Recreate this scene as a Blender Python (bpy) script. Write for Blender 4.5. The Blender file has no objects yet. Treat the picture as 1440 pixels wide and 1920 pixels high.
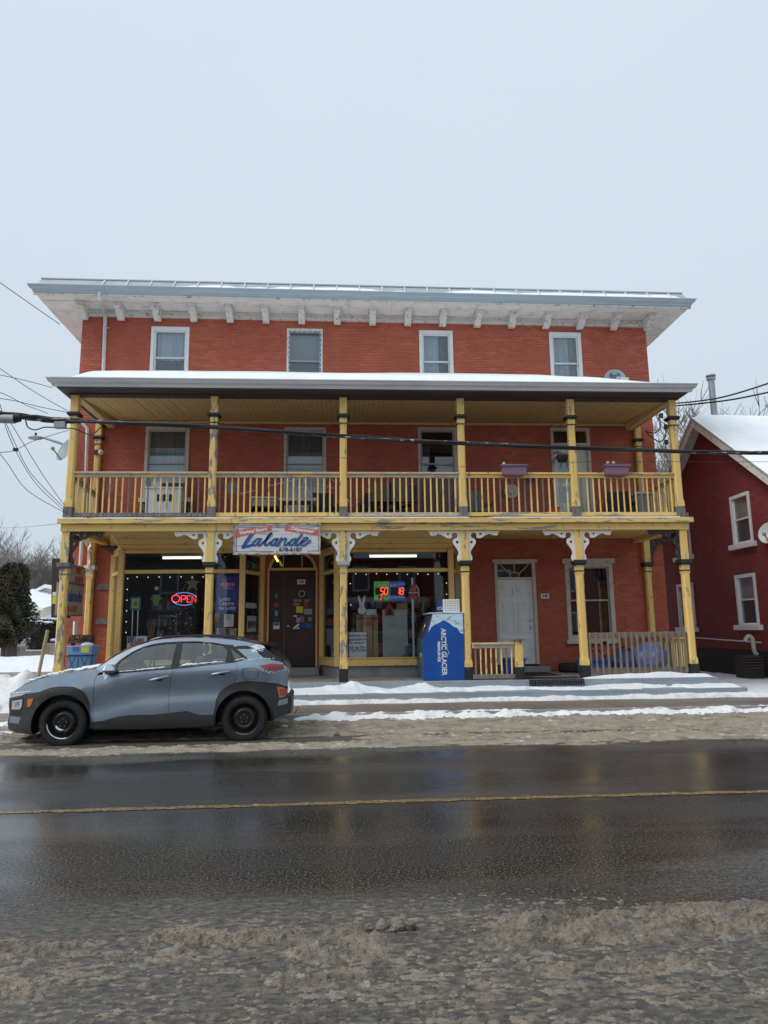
import bpy, bmesh, math, random
import numpy as np
from mathutils import Vector, Matrix, Euler
from mathutils.geometry import delaunay_2d_cdt
R = math.radians
rnd = random.Random(7)
SC = bpy.context.scene
COL = SC.collection

# ---------------------------------------------------------------- camera, sky, sun, exposure
PITCH, YAW, ROLL, CAMH, FPX = R(9.67), R(3.486), R(-.67), 1.593, 1300.0
cy, sy, cp, sp = math.cos(YAW), math.sin(YAW), math.cos(PITCH), math.sin(PITCH)
FW = Vector((sy*cp, cy*cp, sp)); R0 = Vector((cy, -sy, 0)); U0 = R0.cross(FW)
RT = math.cos(ROLL)*R0 + math.sin(ROLL)*U0
UP = -math.sin(ROLL)*R0 + math.cos(ROLL)*U0
CAM = Vector((0, 0, CAMH))
cam_d = bpy.data.cameras.new('camera'); cam = bpy.data.objects.new('camera', cam_d); COL.objects.link(cam)
m3 = Matrix((RT, UP, -FW)).transposed()
cam.matrix_world = Matrix.Translation(CAM) @ m3.to_4x4()
cam_d.sensor_fit = 'VERTICAL'; cam_d.sensor_height = 36.0; cam_d.lens = 36.0*FPX/1920.0
cam_d.clip_start = .05; cam_d.clip_end = 2000
SC.camera = cam

SC.view_settings.view_transform = 'Standard'; SC.view_settings.look = 'None'
SC.view_settings.exposure = 0.32; SC.view_settings.gamma = 1.0; SC.view_settings.use_curve_mapping = False

SUN_EL, SUN_AZ = R(48), R(246)          # azimuth from +Y, clockwise: behind the camera, a little to the left
w = bpy.data.worlds.new('World'); SC.world = w; w.use_nodes = True
nt = w.node_tree; nt.nodes.clear()
o_ = nt.nodes.new('ShaderNodeOutputWorld'); bg = nt.nodes.new('ShaderNodeBackground'); bg.inputs['Strength'].default_value = .1
sky = nt.nodes.new('ShaderNodeTexSky'); sky.sky_type = 'NISHITA'; sky.sun_disc = False
sky.sun_elevation = SUN_EL; sky.sun_rotation = SUN_AZ; sky.air_density = 1.0; sky.dust_density = 3.0
mx = nt.nodes.new('ShaderNodeMix'); mx.data_type = 'RGBA'; mx.inputs[0].default_value = .93
# overcast cloud deck: pale grey blue with faint broad variation
tc = nt.nodes.new('ShaderNodeTexCoord'); nz = nt.nodes.new('ShaderNodeTexNoise'); nz.inputs['Scale'].default_value = 1.6; nz.inputs['Detail'].default_value = 4
rp = nt.nodes.new('ShaderNodeValToRGB'); rp.color_ramp.elements[0].position = .3; rp.color_ramp.elements[1].position = .7
rp.color_ramp.elements[0].color = (.480, .560, .625, 1); rp.color_ramp.elements[1].color = (.508, .588, .652, 1)
ml = nt.nodes.new('ShaderNodeVectorMath'); ml.operation = 'SCALE'; ml.inputs['Scale'].default_value = 10.0
nt.links.new(tc.outputs['Generated'], nz.inputs['Vector']); nt.links.new(nz.outputs['Fac'], rp.inputs['Fac'])
sz = nt.nodes.new('ShaderNodeSeparateXYZ'); nt.links.new(tc.outputs['Generated'], sz.inputs[0])
el = nt.nodes.new('ShaderNodeMapRange'); el.inputs['From Min'].default_value = 0; el.inputs['From Max'].default_value = 1; el.inputs['To Min'].default_value = 9.8; el.inputs['To Max'].default_value = 12.2
nt.links.new(sz.outputs['Z'], el.inputs['Value']); nt.links.new(el.outputs['Result'], ml.inputs['Scale'])      # an overcast sky is brighter overhead
nt.links.new(rp.outputs['Color'], ml.inputs[0])
nt.links.new(sky.outputs['Color'], mx.inputs[6]); nt.links.new(ml.outputs['Vector'], mx.inputs[7])
nt.links.new(mx.outputs[2], bg.inputs['Color']); nt.links.new(bg.outputs['Background'], o_.inputs['Surface'])

sd = bpy.data.lights.new('sun', 'SUN'); sd.energy = 1.5; sd.angle = R(30); sd.color = (1, .96, .9)
so = bpy.data.objects.new('sun', sd); COL.objects.link(so)
sdir = Vector((math.sin(SUN_AZ)*math.cos(SUN_EL), math.cos(SUN_AZ)*math.cos(SUN_EL), math.sin(SUN_EL)))
so.rotation_euler = sdir.to_track_quat('Z', 'Y').to_euler(); so.location = (0, -10, 30)
try:
    SC.cycles.max_bounces = 8; SC.cycles.transparent_max_bounces = 12; SC.cycles.use_denoising = True
    SC.cycles.sample_clamp_indirect = 4
except Exception: pass

# ---------------------------------------------------------------- helpers
def at(px, py, Y):
    """point of the real plane y=Y that the photograph shows at pixel px,py"""
    d = FW*FPX + RT*(px-720) - UP*(py-960)
    return CAM + d*(Y/d.y)

def mat(name, c, rough=.7, c2=None, sc=6, lo=.45, hi=.6, st=(1, 1, 1), bump=0, bsc=60, metal=0, spec=.5, coat=0,
        c3=None, sc3=40, lo3=.6, hi3=.7, st3=None, attr=None, emit=0, rough2=None, var=.12):
    m = bpy.data.materials.new(name); m.use_nodes = True; n = m.node_tree; L = n.links
    b = n.nodes['Principled BSDF']; b.inputs['Roughness'].default_value = rough
    b.inputs['Metallic'].default_value = metal; b.inputs['Specular IOR Level'].default_value = spec
    b.inputs['Coat Weight'].default_value = coat; b.inputs['Coat Roughness'].default_value = .08
    g = n.nodes.new('ShaderNodeNewGeometry')
    def noise(scale, stv, det=6):
        v = n.nodes.new('ShaderNodeVectorMath'); v.operation = 'MULTIPLY'; v.inputs[1].default_value = stv
        t = n.nodes.new('ShaderNodeTexNoise'); t.inputs['Scale'].default_value = scale; t.inputs['Detail'].default_value = det
        t.inputs['Roughness'].default_value = .6
        L.new(g.outputs['Position'], v.inputs[0]); L.new(v.outputs[0], t.inputs['Vector']); return t.outputs['Fac']
    def ramp(sock, a, z):
        r = n.nodes.new('ShaderNodeMapRange'); r.inputs['From Min'].default_value = a; r.inputs['From Max'].default_value = z
        L.new(sock, r.inputs['Value']); return r.outputs['Result']
    def mixc(f, A, B):
        x = n.nodes.new('ShaderNodeMix'); x.data_type = 'RGBA'
        if f is not None: L.new(f, x.inputs[0])
        for i, q in ((6, A), (7, B)):
            if hasattr(q, 'links'): L.new(q, x.inputs[i])
            else: x.inputs[i].default_value = (*q, 1)
        return x.outputs[2]
    cur = c
    if var:
        cur = mixc(noise(2.3, st, 4), tuple(v*(1-var) for v in c), tuple(min(1, v*(1+var)) for v in c))
    if attr:
        a = n.nodes.new('ShaderNodeAttribute'); a.attribute_name = attr
        cur = mixc(ramp(a.outputs['Fac'], 0, 1), tuple(v*k for v, k in zip(c, (.84, .80, .82))), tuple(min(1, v*k) for v, k in zip(c, (1.12, 1.18, 1.14))))
        fz = ramp(noise(1.0, (1, 1, .7), 6), .38, .72)
        cur = mixc(fz, cur, tuple(v*k for v, k in zip(c, (.80, .70, .76))))
    f2 = None
    if c2: f2 = ramp(noise(sc, st), lo, hi); cur = mixc(f2, cur, c2)
    if c3: cur = mixc(ramp(noise(sc3, st3 or st), lo3, hi3), cur, c3)
    if hasattr(cur, 'links'): L.new(cur, b.inputs['Base Color'])
    else: b.inputs['Base Color'].default_value = (*cur, 1)
    if rough2 is not None and f2 is not None:
        r = n.nodes.new('ShaderNodeMapRange'); r.inputs['To Min'].default_value = rough; r.inputs['To Max'].default_value = rough2
        L.new(f2, r.inputs['Value']); L.new(r.outputs['Result'], b.inputs['Roughness'])
    if bump:
        bp = n.nodes.new('ShaderNodeBump'); bp.inputs['Strength'].default_value = bump; bp.inputs['Distance'].default_value = .02
        L.new(noise(bsc, st, 3), bp.inputs['Height']); L.new(bp.outputs['Normal'], b.inputs['Normal'])
    if emit:
        b.inputs['Emission Color'].default_value = (*c, 1); b.inputs['Emission Strength'].default_value = emit
    return m

def glass(name, tint=(.8, .86, .87), refl=1.0, rough=.02):
    m = bpy.data.materials.new(name); m.use_nodes = True; n = m.node_tree; n.nodes.clear(); L = n.links
    o = n.nodes.new('ShaderNodeOutputMaterial'); t = n.nodes.new('ShaderNodeBsdfTransparent'); t.inputs['Color'].default_value = (*tint, 1)
    gl = n.nodes.new('ShaderNodeBsdfGlossy'); gl.inputs['Roughness'].default_value = rough
    f = n.nodes.new('ShaderNodeFresnel'); f.inputs['IOR'].default_value = 1.5
    a = n.nodes.new('ShaderNodeMath'); a.operation = 'MULTIPLY_ADD'; a.inputs[1].default_value = 1.6*refl; a.inputs[2].default_value = .02*refl
    x = n.nodes.new('ShaderNodeMixShader')
    gb = n.nodes.new('ShaderNodeNewGeometry'); io = n.nodes.new('ShaderNodeMix'); io.data_type = 'FLOAT'; io.inputs[2].default_value = 1.5; io.inputs[3].default_value = 1/1.5
    L.new(gb.outputs['Backfacing'], io.inputs[0]); L.new(io.outputs[0], f.inputs['IOR'])      # thin sheet: both faces mirror alike
    L.new(f.outputs[0], a.inputs[0]); L.new(a.outputs[0], x.inputs[0]); L.new(t.outputs[0], x.inputs[1]); L.new(gl.outputs[0], x.inputs[2]); L.new(x.outputs[0], o.inputs['Surface'])
    return m

WL = {}                                  # world place of every thing's origin
def reg(o, parent, place):
    COL.objects.link(o)
    place = Vector(place)
    if parent is not None:
        o.parent = parent; o.location = place - WL[parent.name]
    else: o.location = place
    WL[o.name] = place
    return o
def tag(o, label=None, cat=None, group=None, kind=None):
    if label: o['label'] = label
    if cat: o['category'] = cat
    if group: o['group'] = group
    if kind: o['kind'] = kind
    return o
def thing(name, place, label, cat, group=None):
    return tag(reg(bpy.data.objects.new(name, None), None, place), label, cat, group)
def inst(name, mesh, parent, place, rz=0, scale=None, rot=None):
    o = bpy.data.objects.new(name, mesh); reg(o, parent, place)
    if rot is not None: o.rotation_euler = rot
    elif rz: o.rotation_euler = (0, 0, rz)
    if scale: o.scale = scale
    return o

class MB:
    def __init__(s): s.v = []; s.f = []; s.mi = []; s.sm = []
    def add(s, vs, fs, mi=0, sm=False):
        k = len(s.v); s.v += [tuple(q) for q in vs]
        for f in fs: s.f.append(tuple(i+k for i in f)); s.mi.append(mi); s.sm.append(sm)
        return s
    def box(s, x0, x1, y0, y1, z0, z1, mi=0):
        return s.add([(x0, y0, z0), (x1, y0, z0), (x1, y1, z0), (x0, y1, z0), (x0, y0, z1), (x1, y0, z1), (x1, y1, z1), (x0, y1, z1)],
                     [(0, 3, 2, 1), (4, 5, 6, 7), (0, 1, 5, 4), (1, 2, 6, 5), (2, 3, 7, 6), (3, 0, 4, 7)], mi)
    def beam(s, p, q, w_, h, mi=0, up=(0, 0, 1)):
        p, q = Vector(p), Vector(q); d = (q-p).normalized(); u = Vector(up)
        if abs(d.dot(u)) > .98: u = Vector((0, 1, 0))
        a = d.cross(u).normalized()*w_/2; b = a.cross(d).normalized()*h/2
        vs = [c+sa*a+sb*b for c in (p, q) for sa, sb in ((-1, -1), (1, -1), (1, 1), (-1, 1))]
        return s.add(vs, [(0, 1, 2, 3), (4, 7, 6, 5), (0, 4, 5, 1), (1, 5, 6, 2), (2, 6, 7, 3), (3, 7, 4, 0)], mi)
    def tube(s, pts, r, n=8, mi=0, cap=True, sm=True):
        pts = [Vector(p) for p in pts]; N = len(pts); rs = r if isinstance(r, (list, tuple)) else [r]*N
        k = len(s.v); up = Vector((0, 0, 1)); prev = None
        for i, p in enumerate(pts):
            d = (pts[min(i+1, N-1)]-pts[max(i-1, 0)])
            d = d.normalized() if d.length > 1e-9 else Vector((0, 0, 1))
            if prev is None:
                a = d.cross(up if abs(d.z) < .9 else Vector((0, 1, 0))).normalized()
            else: a = (prev-d*prev.dot(d)); a = a.normalized() if a.length > 1e-6 else d.orthogonal().normalized()
            prev = a; b = d.cross(a)
            for j in range(n):
                t = 2*math.pi*j/n; s.v.append(tuple(p+(a*math.cos(t)+b*math.sin(t))*rs[i]))
        for i in range(N-1):
            for j in range(n):
                j2 = (j+1) % n; s.f.append((k+i*n+j, k+i*n+j2, k+(i+1)*n+j2, k+(i+1)*n+j)); s.mi.append(mi); s.sm.append(sm)
        if cap:
            s.f.append(tuple(k+j for j in range(n-1, -1, -1))); s.mi.append(mi); s.sm.append(False)
            s.f.append(tuple(k+(N-1)*n+j for j in range(n))); s.mi.append(mi); s.sm.append(False)
        return s
    def lathe(s, prof, c=(0, 0, 0), axis='z', n=24, mi=0, sm=True, a0=0, a1=2*math.pi):
        k = len(s.v); c = Vector(c); full = abs(a1-a0-2*math.pi) < 1e-6; m = n if full else n+1
        for r_, h in prof:
            for j in range(m):
                t = a0+(a1-a0)*j/n; x, y = r_*math.cos(t), r_*math.sin(t)
                p = (x, y, h) if axis == 'z' else ((x, h, y) if axis == 'y' else (h, x, y))
                s.v.append(tuple(c+Vector(p)))
        for i in range(len(prof)-1):
            for j in range(n):
                j2 = (j+1) % m; s.f.append((k+i*m+j, k+i*m+j2, k+(i+1)*m+j2, k+(i+1)*m+j)); s.mi.append(mi); s.sm.append(sm)
        return s
    def prism(s, poly, a, b, plane='xz', mi=0):
        """polygon extruded between a and b along the axis that its plane leaves out"""
        P = lambda u, v, t: (u, t, v) if plane == 'xz' else ((t, u, v) if plane == 'yz' else (u, v, t))
        n = len(poly); vs = [P(u, v, a) for u, v in poly]+[P(u, v, b) for u, v in poly]
        return s.add(vs, [tuple(range(n)), tuple(range(2*n-1, n-1, -1))]+[(i, (i+1) % n, n+(i+1) % n, n+i) for i in range(n)], mi)
    def cdt(s, outer, holes, a, b, plane='xz', mi=0):
        P = lambda u, v, t: (u, t, v) if plane == 'xz' else ((t, u, v) if plane == 'yz' else (u, v, t))
        loops = [outer]+holes; V = []; Ed = []
        for l in loops:
            k = len(V); V += [Vector(p) for p in l]; Ed += [(k+i, k+(i+1) % len(l)) for i in range(len(l))]
        ov, oe, of, *_ = delaunay_2d_cdt(V, Ed, [], 1, 1e-6)
        keep = [f for f in of if not any(inpoly(sum((ov[i] for i in f), Vector((0, 0)))/len(f), h) for h in holes)]
        n = len(ov); s.add([P(p.x, p.y, a) for p in ov]+[P(p.x, p.y, b) for p in ov],
                           [tuple(f) for f in keep]+[tuple(i+n for i in reversed(f)) for f in keep], mi)
        for l in loops:
            m = len(l); s.add([P(*p, a) for p in l]+[P(*p, b) for p in l], [(i, (i+1) % m, m+(i+1) % m, m+i) for i in range(m)], mi)
        return s
    def ball(s, c, r, n=8, mi=0, sc=(1, 1, 1)):
        c = Vector(c); k = len(s.v); h = max(4, n//2+1)
        for i in range(h+1):
            th = math.pi*i/h
            for j in range(n):
                ph = 2*math.pi*j/n; s.v.append((c.x+r*sc[0]*math.sin(th)*math.cos(ph), c.y+r*sc[1]*math.sin(th)*math.sin(ph), c.z+r*sc[2]*math.cos(th)))
        for i in range(h):
            for j in range(n):
                j2 = (j+1) % n; s.f.append((k+i*n+j, k+(i+1)*n+j, k+(i+1)*n+j2, k+i*n+j2)); s.mi.append(mi); s.sm.append(True)
        return s
    def warp(s, fn): s.v = [fn(*p) for p in s.v]; return s
    def mesh(s, name, mats, org=(0, 0, 0)):
        me = bpy.data.meshes.new(name); ox, oy, oz = org
        me.from_pydata([(x-ox, y-oy, z-oz) for x, y, z in s.v], [], s.f)
        mats = mats if isinstance(mats, (list, tuple)) else [mats]
        for m in mats: me.materials.append(m)
        me.polygons.foreach_set('material_index', s.mi); me.polygons.foreach_set('use_smooth', s.sm)
        bm = bmesh.new(); bm.from_mesh(me); bmesh.ops.remove_doubles(bm, verts=bm.verts, dist=1e-5)
        bmesh.ops.recalc_face_normals(bm, faces=bm.faces)
        if any(s.sm):
            for e in bm.edges:
                if len(e.link_faces) == 2 and e.calc_face_angle(0) > .7: e.smooth = False
        bm.to_mesh(me); bm.free(); me.update()
        return me
    def build(s, name, mats, parent=None, place=None, bevel=0):
        if place is None:
            if parent is not None: place = WL[parent.name]
            else:
                a = np.array(s.v); place = ((a[:, 0].min()+a[:, 0].max())/2, (a[:, 1].min()+a[:, 1].max())/2, a[:, 2].min())
        o = reg(bpy.data.objects.new(name, s.mesh(name, mats, place)), parent, place)
        if bevel:
            b = o.modifiers.new('bevel', 'BEVEL'); b.width = bevel; b.segments = 2; b.limit_method = 'ANGLE'
        return o

def inpoly(p, poly):
    x, y = p[0], p[1]; c = False; n = len(poly); j = n-1
    for i in range(n):
        xi, yi = poly[i]; xj, yj = poly[j]
        if (yi > y) != (yj > y) and x < (xj-xi)*(y-yi)/(yj-yi)+xi: c = not c
        j = i
    return c
def circ(cx, cz, r, n=12, a0=0, a1=2*math.pi):
    full = abs(a1-a0-2*math.pi) < 1e-6
    return [(cx+r*math.cos(a0+(a1-a0)*i/(n if full else n-1)), cz+r*math.sin(a0+(a1-a0)*i/(n if full else n-1))) for i in range(n)]
def spline(pts, k=6):
    P = [Vector(p) for p in pts]; out = []
    for i in range(len(P)-1):
        p0, p1, p2, p3 = P[max(i-1, 0)], P[i], P[i+1], P[min(i+2, len(P)-1)]
        for j in range(k):
            t = j/k
            out.append(.5*((2*p1)+(p2-p0)*t+(2*p0-5*p1+4*p2-p3)*t*t+(3*p1-p0-3*p2+p3)*t**3))
    return out+[P[-1]]
def text(s, size, m, place, parent, name='lettering', rot=(R(90), 0, 0), bold=0, shear=0, xs=1, ext=.002, align='CENTER', lab=None):
    """flat lettering: place = middle of the baseline; rot stands it up facing the street"""
    cu = bpy.data.curves.new(name, 'FONT'); cu.body = s; cu.size = size; cu.align_x = align; cu.align_y = 'CENTER'
    cu.offset = bold; cu.shear = shear; cu.extrude = ext; cu.resolution_u = 3
    o = bpy.data.objects.new('tmp', cu); COL.objects.link(o); o.scale = (xs, 1, 1)
    dg = bpy.context.evaluated_depsgraph_get(); me = bpy.data.meshes.new_from_object(o.evaluated_get(dg)); me.name = name
    COL.objects.unlink(o); bpy.data.objects.remove(o); me.materials.clear(); me.materials.append(m)
    q = bpy.data.objects.new(name, me); reg(q, parent, place); q.rotation_euler = rot; q.scale = (xs, 1, 1)
    if lab: q['label'] = lab
    return q
def strokes(paths, width, mp, y, m, parent, name='lettering', th=.004, round_n=8):
    """brush lettering: paths in picture units, mp maps them to (x,z), laid on the plane y"""
    mb = MB()
    for k_, item in enumerate(paths):
        pts, wd = item if isinstance(item, tuple) else (item, width)
        sp_ = spline([(a, b) for a, b in pts], 6); N = len(sp_); L = []; Rr = []
        yk = y-.0006*k_
        for i, p in enumerate(sp_):
            d = (sp_[min(i+1, N-1)]-sp_[max(i-1, 0)]); d = d.normalized() if d.length else Vector((1, 0))
            nn = Vector((-d.y, d.x))*wd/2; L.append(p+nn); Rr.append(p-nn)
        vs = [(*mp(*q),) for q in L]+[(*mp(*q),) for q in Rr]
        mb.add([(a, yk, b) for a, b in vs], [(i, i+1, N+i+1, N+i) for i in range(N-1)])
        for j, e in enumerate((sp_[0], sp_[-1])):
            c = [mp(e.x+wd/2*math.cos(2*math.pi*t/10), e.y+wd/2*math.sin(2*math.pi*t/10)) for t in range(10)]
            mb.add([(a, yk-.0003*(j+1), b) for a, b in c], [tuple(range(10))])
    return mb.build(name, m, parent)

# numpy value noise for the heaped snow and slush
def vnoise(x, y, seed=0):
    xi = np.floor(x).astype(np.int64); yi = np.floor(y).astype(np.int64); fx = x-xi; fy = y-yi
    fx = fx*fx*(3-2*fx); fy = fy*fy*(3-2*fy)
    def h(a, b):
        n = (a*374761393+b*668265263+seed*1442695041) & 0xffffffff
        n = ((n ^ (n >> 13))*1274126177) & 0xffffffff
        return ((n ^ (n >> 16)) & 0xffff)/65535.0
    return (h(xi, yi)*(1-fx)+h(xi+1, yi)*fx)*(1-fy)+(h(xi, yi+1)*(1-fx)+h(xi+1, yi+1)*fx)*fy
def fbm(x, y, oct=4, seed=0):
    s = 0; a = .5; t = 0
    for i in range(oct): s = s+a*vnoise(x*2**i, y*2**i, seed+i*17); t += a; a *= .5
    return s/t
def field(name, x0, x1, y0, y1, dx, dy, fn, m, kind='stuff', label=None, parent=None, cat=None):
    xs = np.linspace(x0, x1, max(2, int((x1-x0)/dx)+1)); ys = np.linspace(y0, y1, max(2, int((y1-y0)/dy)+1))
    X, Y = np.meshgrid(xs, ys); Z = fn(X, Y); nx, ny = len(xs), len(ys)
    me = bpy.data.meshes.new(name); v = np.stack([X, Y, Z], -1).reshape(-1, 3)
    org = Vector(((x0+x1)/2, (y0+y1)/2, float(Z.min()))) if parent is None else WL[parent.name]
    v = v-np.array(org)
    i = np.arange((nx-1)*(ny-1)); r_, c_ = i//(nx-1), i % (nx-1); a = r_*nx+c_
    q = np.stack([a, a+1, a+nx+1, a+nx], -1)
    me.vertices.add(len(v)); me.vertices.foreach_set('co', v.astype(np.float32).ravel())
    me.loops.add(q.size); me.loops.foreach_set('vertex_index', q.astype(np.int32).ravel())
    me.polygons.add(len(q)); me.polygons.foreach_set('loop_start', (np.arange(len(q))*4).astype(np.int32))
    try: me.polygons.foreach_set('loop_total', np.full(len(q), 4, np.int32))
    except Exception: pass
    me.update(calc_edges=True); me.validate(); me.polygons.foreach_set('use_smooth', np.ones(len(q), bool)); me.materials.append(m)
    o = reg(bpy.data.objects.new(name, me), parent, org)
    if kind: o['kind'] = kind
    if label: o['label'] = label
    if cat: o['category'] = cat
    return o
# ---------------------------------------------------------------- materials
YEL = (.84, .565, .185)
M = {}
M['yel'] = mat('yellow_paint', YEL, .6, c2=(.27, .25, .23), sc=9, lo=.60, hi=.64, st=(1, 1, .35), bump=.25, bsc=40, c3=(.62, .45, .2), sc3=30, lo3=.58, hi3=.7)
M['yelp'] = mat('peeling_yellow_paint', YEL, .65, c2=(.26, .24, .22), sc=11, lo=.525, hi=.56, st=(1, 1, .3), bump=.5, bsc=40, c3=(.70, .58, .36), sc3=34, lo3=.56, hi3=.66)
M['yelh'] = mat('weathered_yellow_board', YEL, .65, c2=(.30, .27, .24), sc=7, lo=.54, hi=.58, st=(.25, 1, 2), bump=.4, bsc=40, c3=(.66, .52, .3), sc3=26, lo3=.55, hi3=.66, st3=(.4, 1, 2))
M['yelw'] = mat('worn_rail_paint', (.56, .46, .33), .7, c2=YEL, sc=6, lo=.55, hi=.62, st=(.3, 1, 2), bump=.4, bsc=40, c3=(.17, .15, .14), sc3=20, lo3=.55, hi3=.7, st3=(.3, 1, 2))
M['ceil'] = mat('ochre_ceiling_paint', (.70, .51, .23), .65, c2=(.42, .28, .11), sc=5, lo=.55, hi=.8)
M['bay'] = mat('ochre_shopfront_paint', (.76, .51, .18), .55, c2=(.30, .24, .17), sc=9, lo=.62, hi=.66, bump=.2)
M['bal'] = mat('flaking_baluster_paint', (.83, .61, .26), .65, c2=(.36, .31, .28), sc=6, lo=.56, hi=.62, st=(1.5, 1, .4), bump=.3, bsc=50)
M['grey_wood'] = mat('weathered_grey_wood', (.20, .185, .175), .85, c2=(.06, .055, .05), sc=9, lo=.5, hi=.66, st=(4, 4, .5), bump=.6, bsc=30, c3=(.42, .4, .38), sc3=14, lo3=.58, hi3=.7, st3=(4, 4, .5))
M['picket'] = mat('bare_picket_wood', (.27, .215, .17), .85, c2=(.15, .12, .10), sc=7, lo=.45, hi=.7, st=(5, 5, .6), bump=.4, bsc=40)
M['black'] = mat('black_paint', (.022, .021, .021), .45, c2=(.2, .19, .18), sc=14, lo=.64, hi=.67, bump=.2)
M['dark_wood'] = mat('dark_stained_beam', (.07, .052, .047), .7, c2=(.10, .075, .065), sc=5, lo=.5, hi=.7, st=(.3, 1, 2), bump=.2)
M['white'] = mat('white_trim_paint', (.70, .69, .66), .55, c2=(.42, .38, .34), sc=10, lo=.6, hi=.68, bump=.2)
M['white_old'] = mat('old_white_paint', (.70, .68, .64), .65, c2=(.33, .29, .26), sc=8, lo=.55, hi=.68, bump=.3, c3=(.16, .13, .11), sc3=16, lo3=.64, hi3=.68)
M['bracket'] = mat('white_fretwork_paint', (.84, .82, .77), .6, c2=(.3, .27, .24), sc=22, lo=.63, hi=.66, bump=.2)
M['vinyl'] = mat('white_vinyl', (.76, .78, .8), .4)
M['beige'] = mat('beige_frame_paint', (.60, .54, .47), .6, c2=(.36, .31, .27), sc=9, lo=.55, hi=.7)
M['alu'] = mat('grey_storm_frame', (.42, .42, .43), .4)
M['gutter'] = mat('white_gutter_metal', (.62, .63, .64), .35, c2=(.45, .46, .47), sc=4, lo=.5, hi=.75, st=(.2, 1, 1))
M['gutter_b'] = mat('pale_blue_gutter_metal', (.40, .49, .56), .35, c2=(.5, .56, .6), sc=4, lo=.5, hi=.75, st=(.2, 1, 1))
M['seam'] = mat('grey_roof_metal', (.42, .46, .48), .4, c2=(.33, .36, .38), sc=3, lo=.4, hi=.7)
M['soffit'] = mat('grimy_soffit_paint', (.80, .78, .74), .7, c2=(.56, .52, .48), sc=3, lo=.52, hi=.75, c3=(.25, .2, .17), sc3=14, lo3=.71, hi3=.75, bump=.2)
M['brick'] = mat('red_painted_brick', (.48, .122, .070), .75, attr='v', bump=.35, bsc=45, c3=(.56, .30, .22), sc3=13, lo3=.70, hi3=.82, st3=(.8, 1, 1.6))
M['mortar'] = mat('painted_mortar', (.44, .135, .09), .85, c2=(.54, .36, .29), sc=6, lo=.55, hi=.7)
M['brick2'] = mat('maroon_painted_brick', (.25, .045, .042), .75, attr='v', bump=.3, bsc=45)
M['mortar2'] = mat('maroon_mortar', (.17, .042, .04), .85)
M['paint_maroon'] = mat('maroon_door_paint', (.060, .016, .016), .4, c2=(.04, .012, .012), sc=4, lo=.4, hi=.7)
M['door_white'] = mat('white_door_paint', (.76, .79, .80), .45, c2=(.55, .58, .6), sc=7, lo=.55, hi=.75)
M['concrete'] = mat('grey_concrete', (.27, .28, .29), .8, c2=(.18, .18, .18), sc=4, lo=.45, hi=.7, bump=.3, bsc=80)
M['step'] = mat('blue_grey_step_paint', (.26, .30, .34), .6, c2=(.32, .35, .37), sc=5, lo=.5, hi=.7, st=(.4, 1, 1), bump=.2, c3=(.09, .09, .09), sc3=12, lo3=.68, hi3=.72)
M['slab'] = mat('wet_pavement_concrete', (.15, .115, .09), .35, c2=(.23, .19, .16), sc=3, lo=.4, hi=.7, st=(.4, 1, 1), bump=.25, bsc=70, rough2=.7)
M['kerb'] = mat('kerb_concrete', (.3, .29, .28), .8, bump=.3)
M['snow'] = mat('clean_snow', (.80, .83, .87), .65, c2=(.70, .73, .77), sc=2.5, lo=.4, hi=.8, bump=.5, bsc=14, spec=.3)
M['snowr'] = mat('roof_snow', (.84, .87, .9), .65, bump=.2, bsc=6, spec=.3)
M['snowd'] = mat('gritty_snow', (.78, .79, .80), .65, c2=(.42, .37, .31), sc=3.5, lo=.56, hi=.75, bump=.7, bsc=24, c3=(.3, .25, .2), sc3=26, lo3=.6, hi3=.75, spec=.3)
M['slush'] = mat('brown_road_slush', (.25, .208, .16), .7, c2=(.13, .113, .095), sc=7, lo=.42, hi=.62, st=(.6, 1, 1), bump=1, bsc=70, c3=(.36, .325, .27), sc3=22, lo3=.58, hi3=.72, spec=.4)
M['slush_far'] = mat('sandy_shoulder_slush', (.33, .28, .215), .75, c2=(.19, .16, .13), sc=6, lo=.45, hi=.66, st=(.4, 1, 1), bump=1, bsc=60, c3=(.56, .53, .48), sc3=9, lo3=.58, hi3=.72, st3=(.5, 1, 1), spec=.35)
M['black_plastic'] = mat('black_plastic', (.015, .015, .016), .5)
M['rubber'] = mat('black_rubber', (.016, .016, .017), .8, c2=(.06, .056, .05), sc=9, lo=.55, hi=.8, bump=.3)
M['cable'] = mat('black_cable', (.012, .012, .014), .35)
M['steel'] = mat('galvanised_steel', (.30, .34, .39), .5, metal=.3)
M['grey_plastic'] = mat('grey_plastic', (.34, .36, .38), .5)
M['dish'] = mat('grey_dish_paint', (.25, .29, .32), .5)
M['glass'] = glass('window_glass', (.82, .87, .89), 1.1)
M['shop_glass'] = glass('shop_window_glass', (.90, .92, .93), .52)
M['car_glass'] = glass('car_window_glass', (.80, .93, .90), 2.1)
M['dark_in'] = mat('dark_interior', (.055, .047, .042), .8)
M['curtain'] = mat('pale_curtain', (.72, .75, .80), .8, c2=(.50, .54, .60), sc=5, lo=.4, hi=.7, st=(6, 1, .2))
M['blind'] = mat('grey_blind', (.40, .41, .44), .8, c2=(.34, .35, .38), sc=3, lo=.4, hi=.7)
M['sheer'] = mat('dim_sheer', (.16, .18, .22), .8, c2=(.08, .09, .12), sc=4, lo=.4, hi=.7, st=(5, 1, .3))
M['tube_on'] = mat('lit_fluorescent', (1, .95, .70), .5, emit=1.6, var=0)
M['lamp_on'] = mat('lit_bulb', (1, .82, .55), .5, emit=1.0, var=0)
M['neon_red'] = mat('neon_red', (1, .06, .05), .5, emit=1.5, var=0)
M['neon_blue'] = mat('neon_blue', (.25, .35, 1), .5, emit=.9, var=0)
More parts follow.
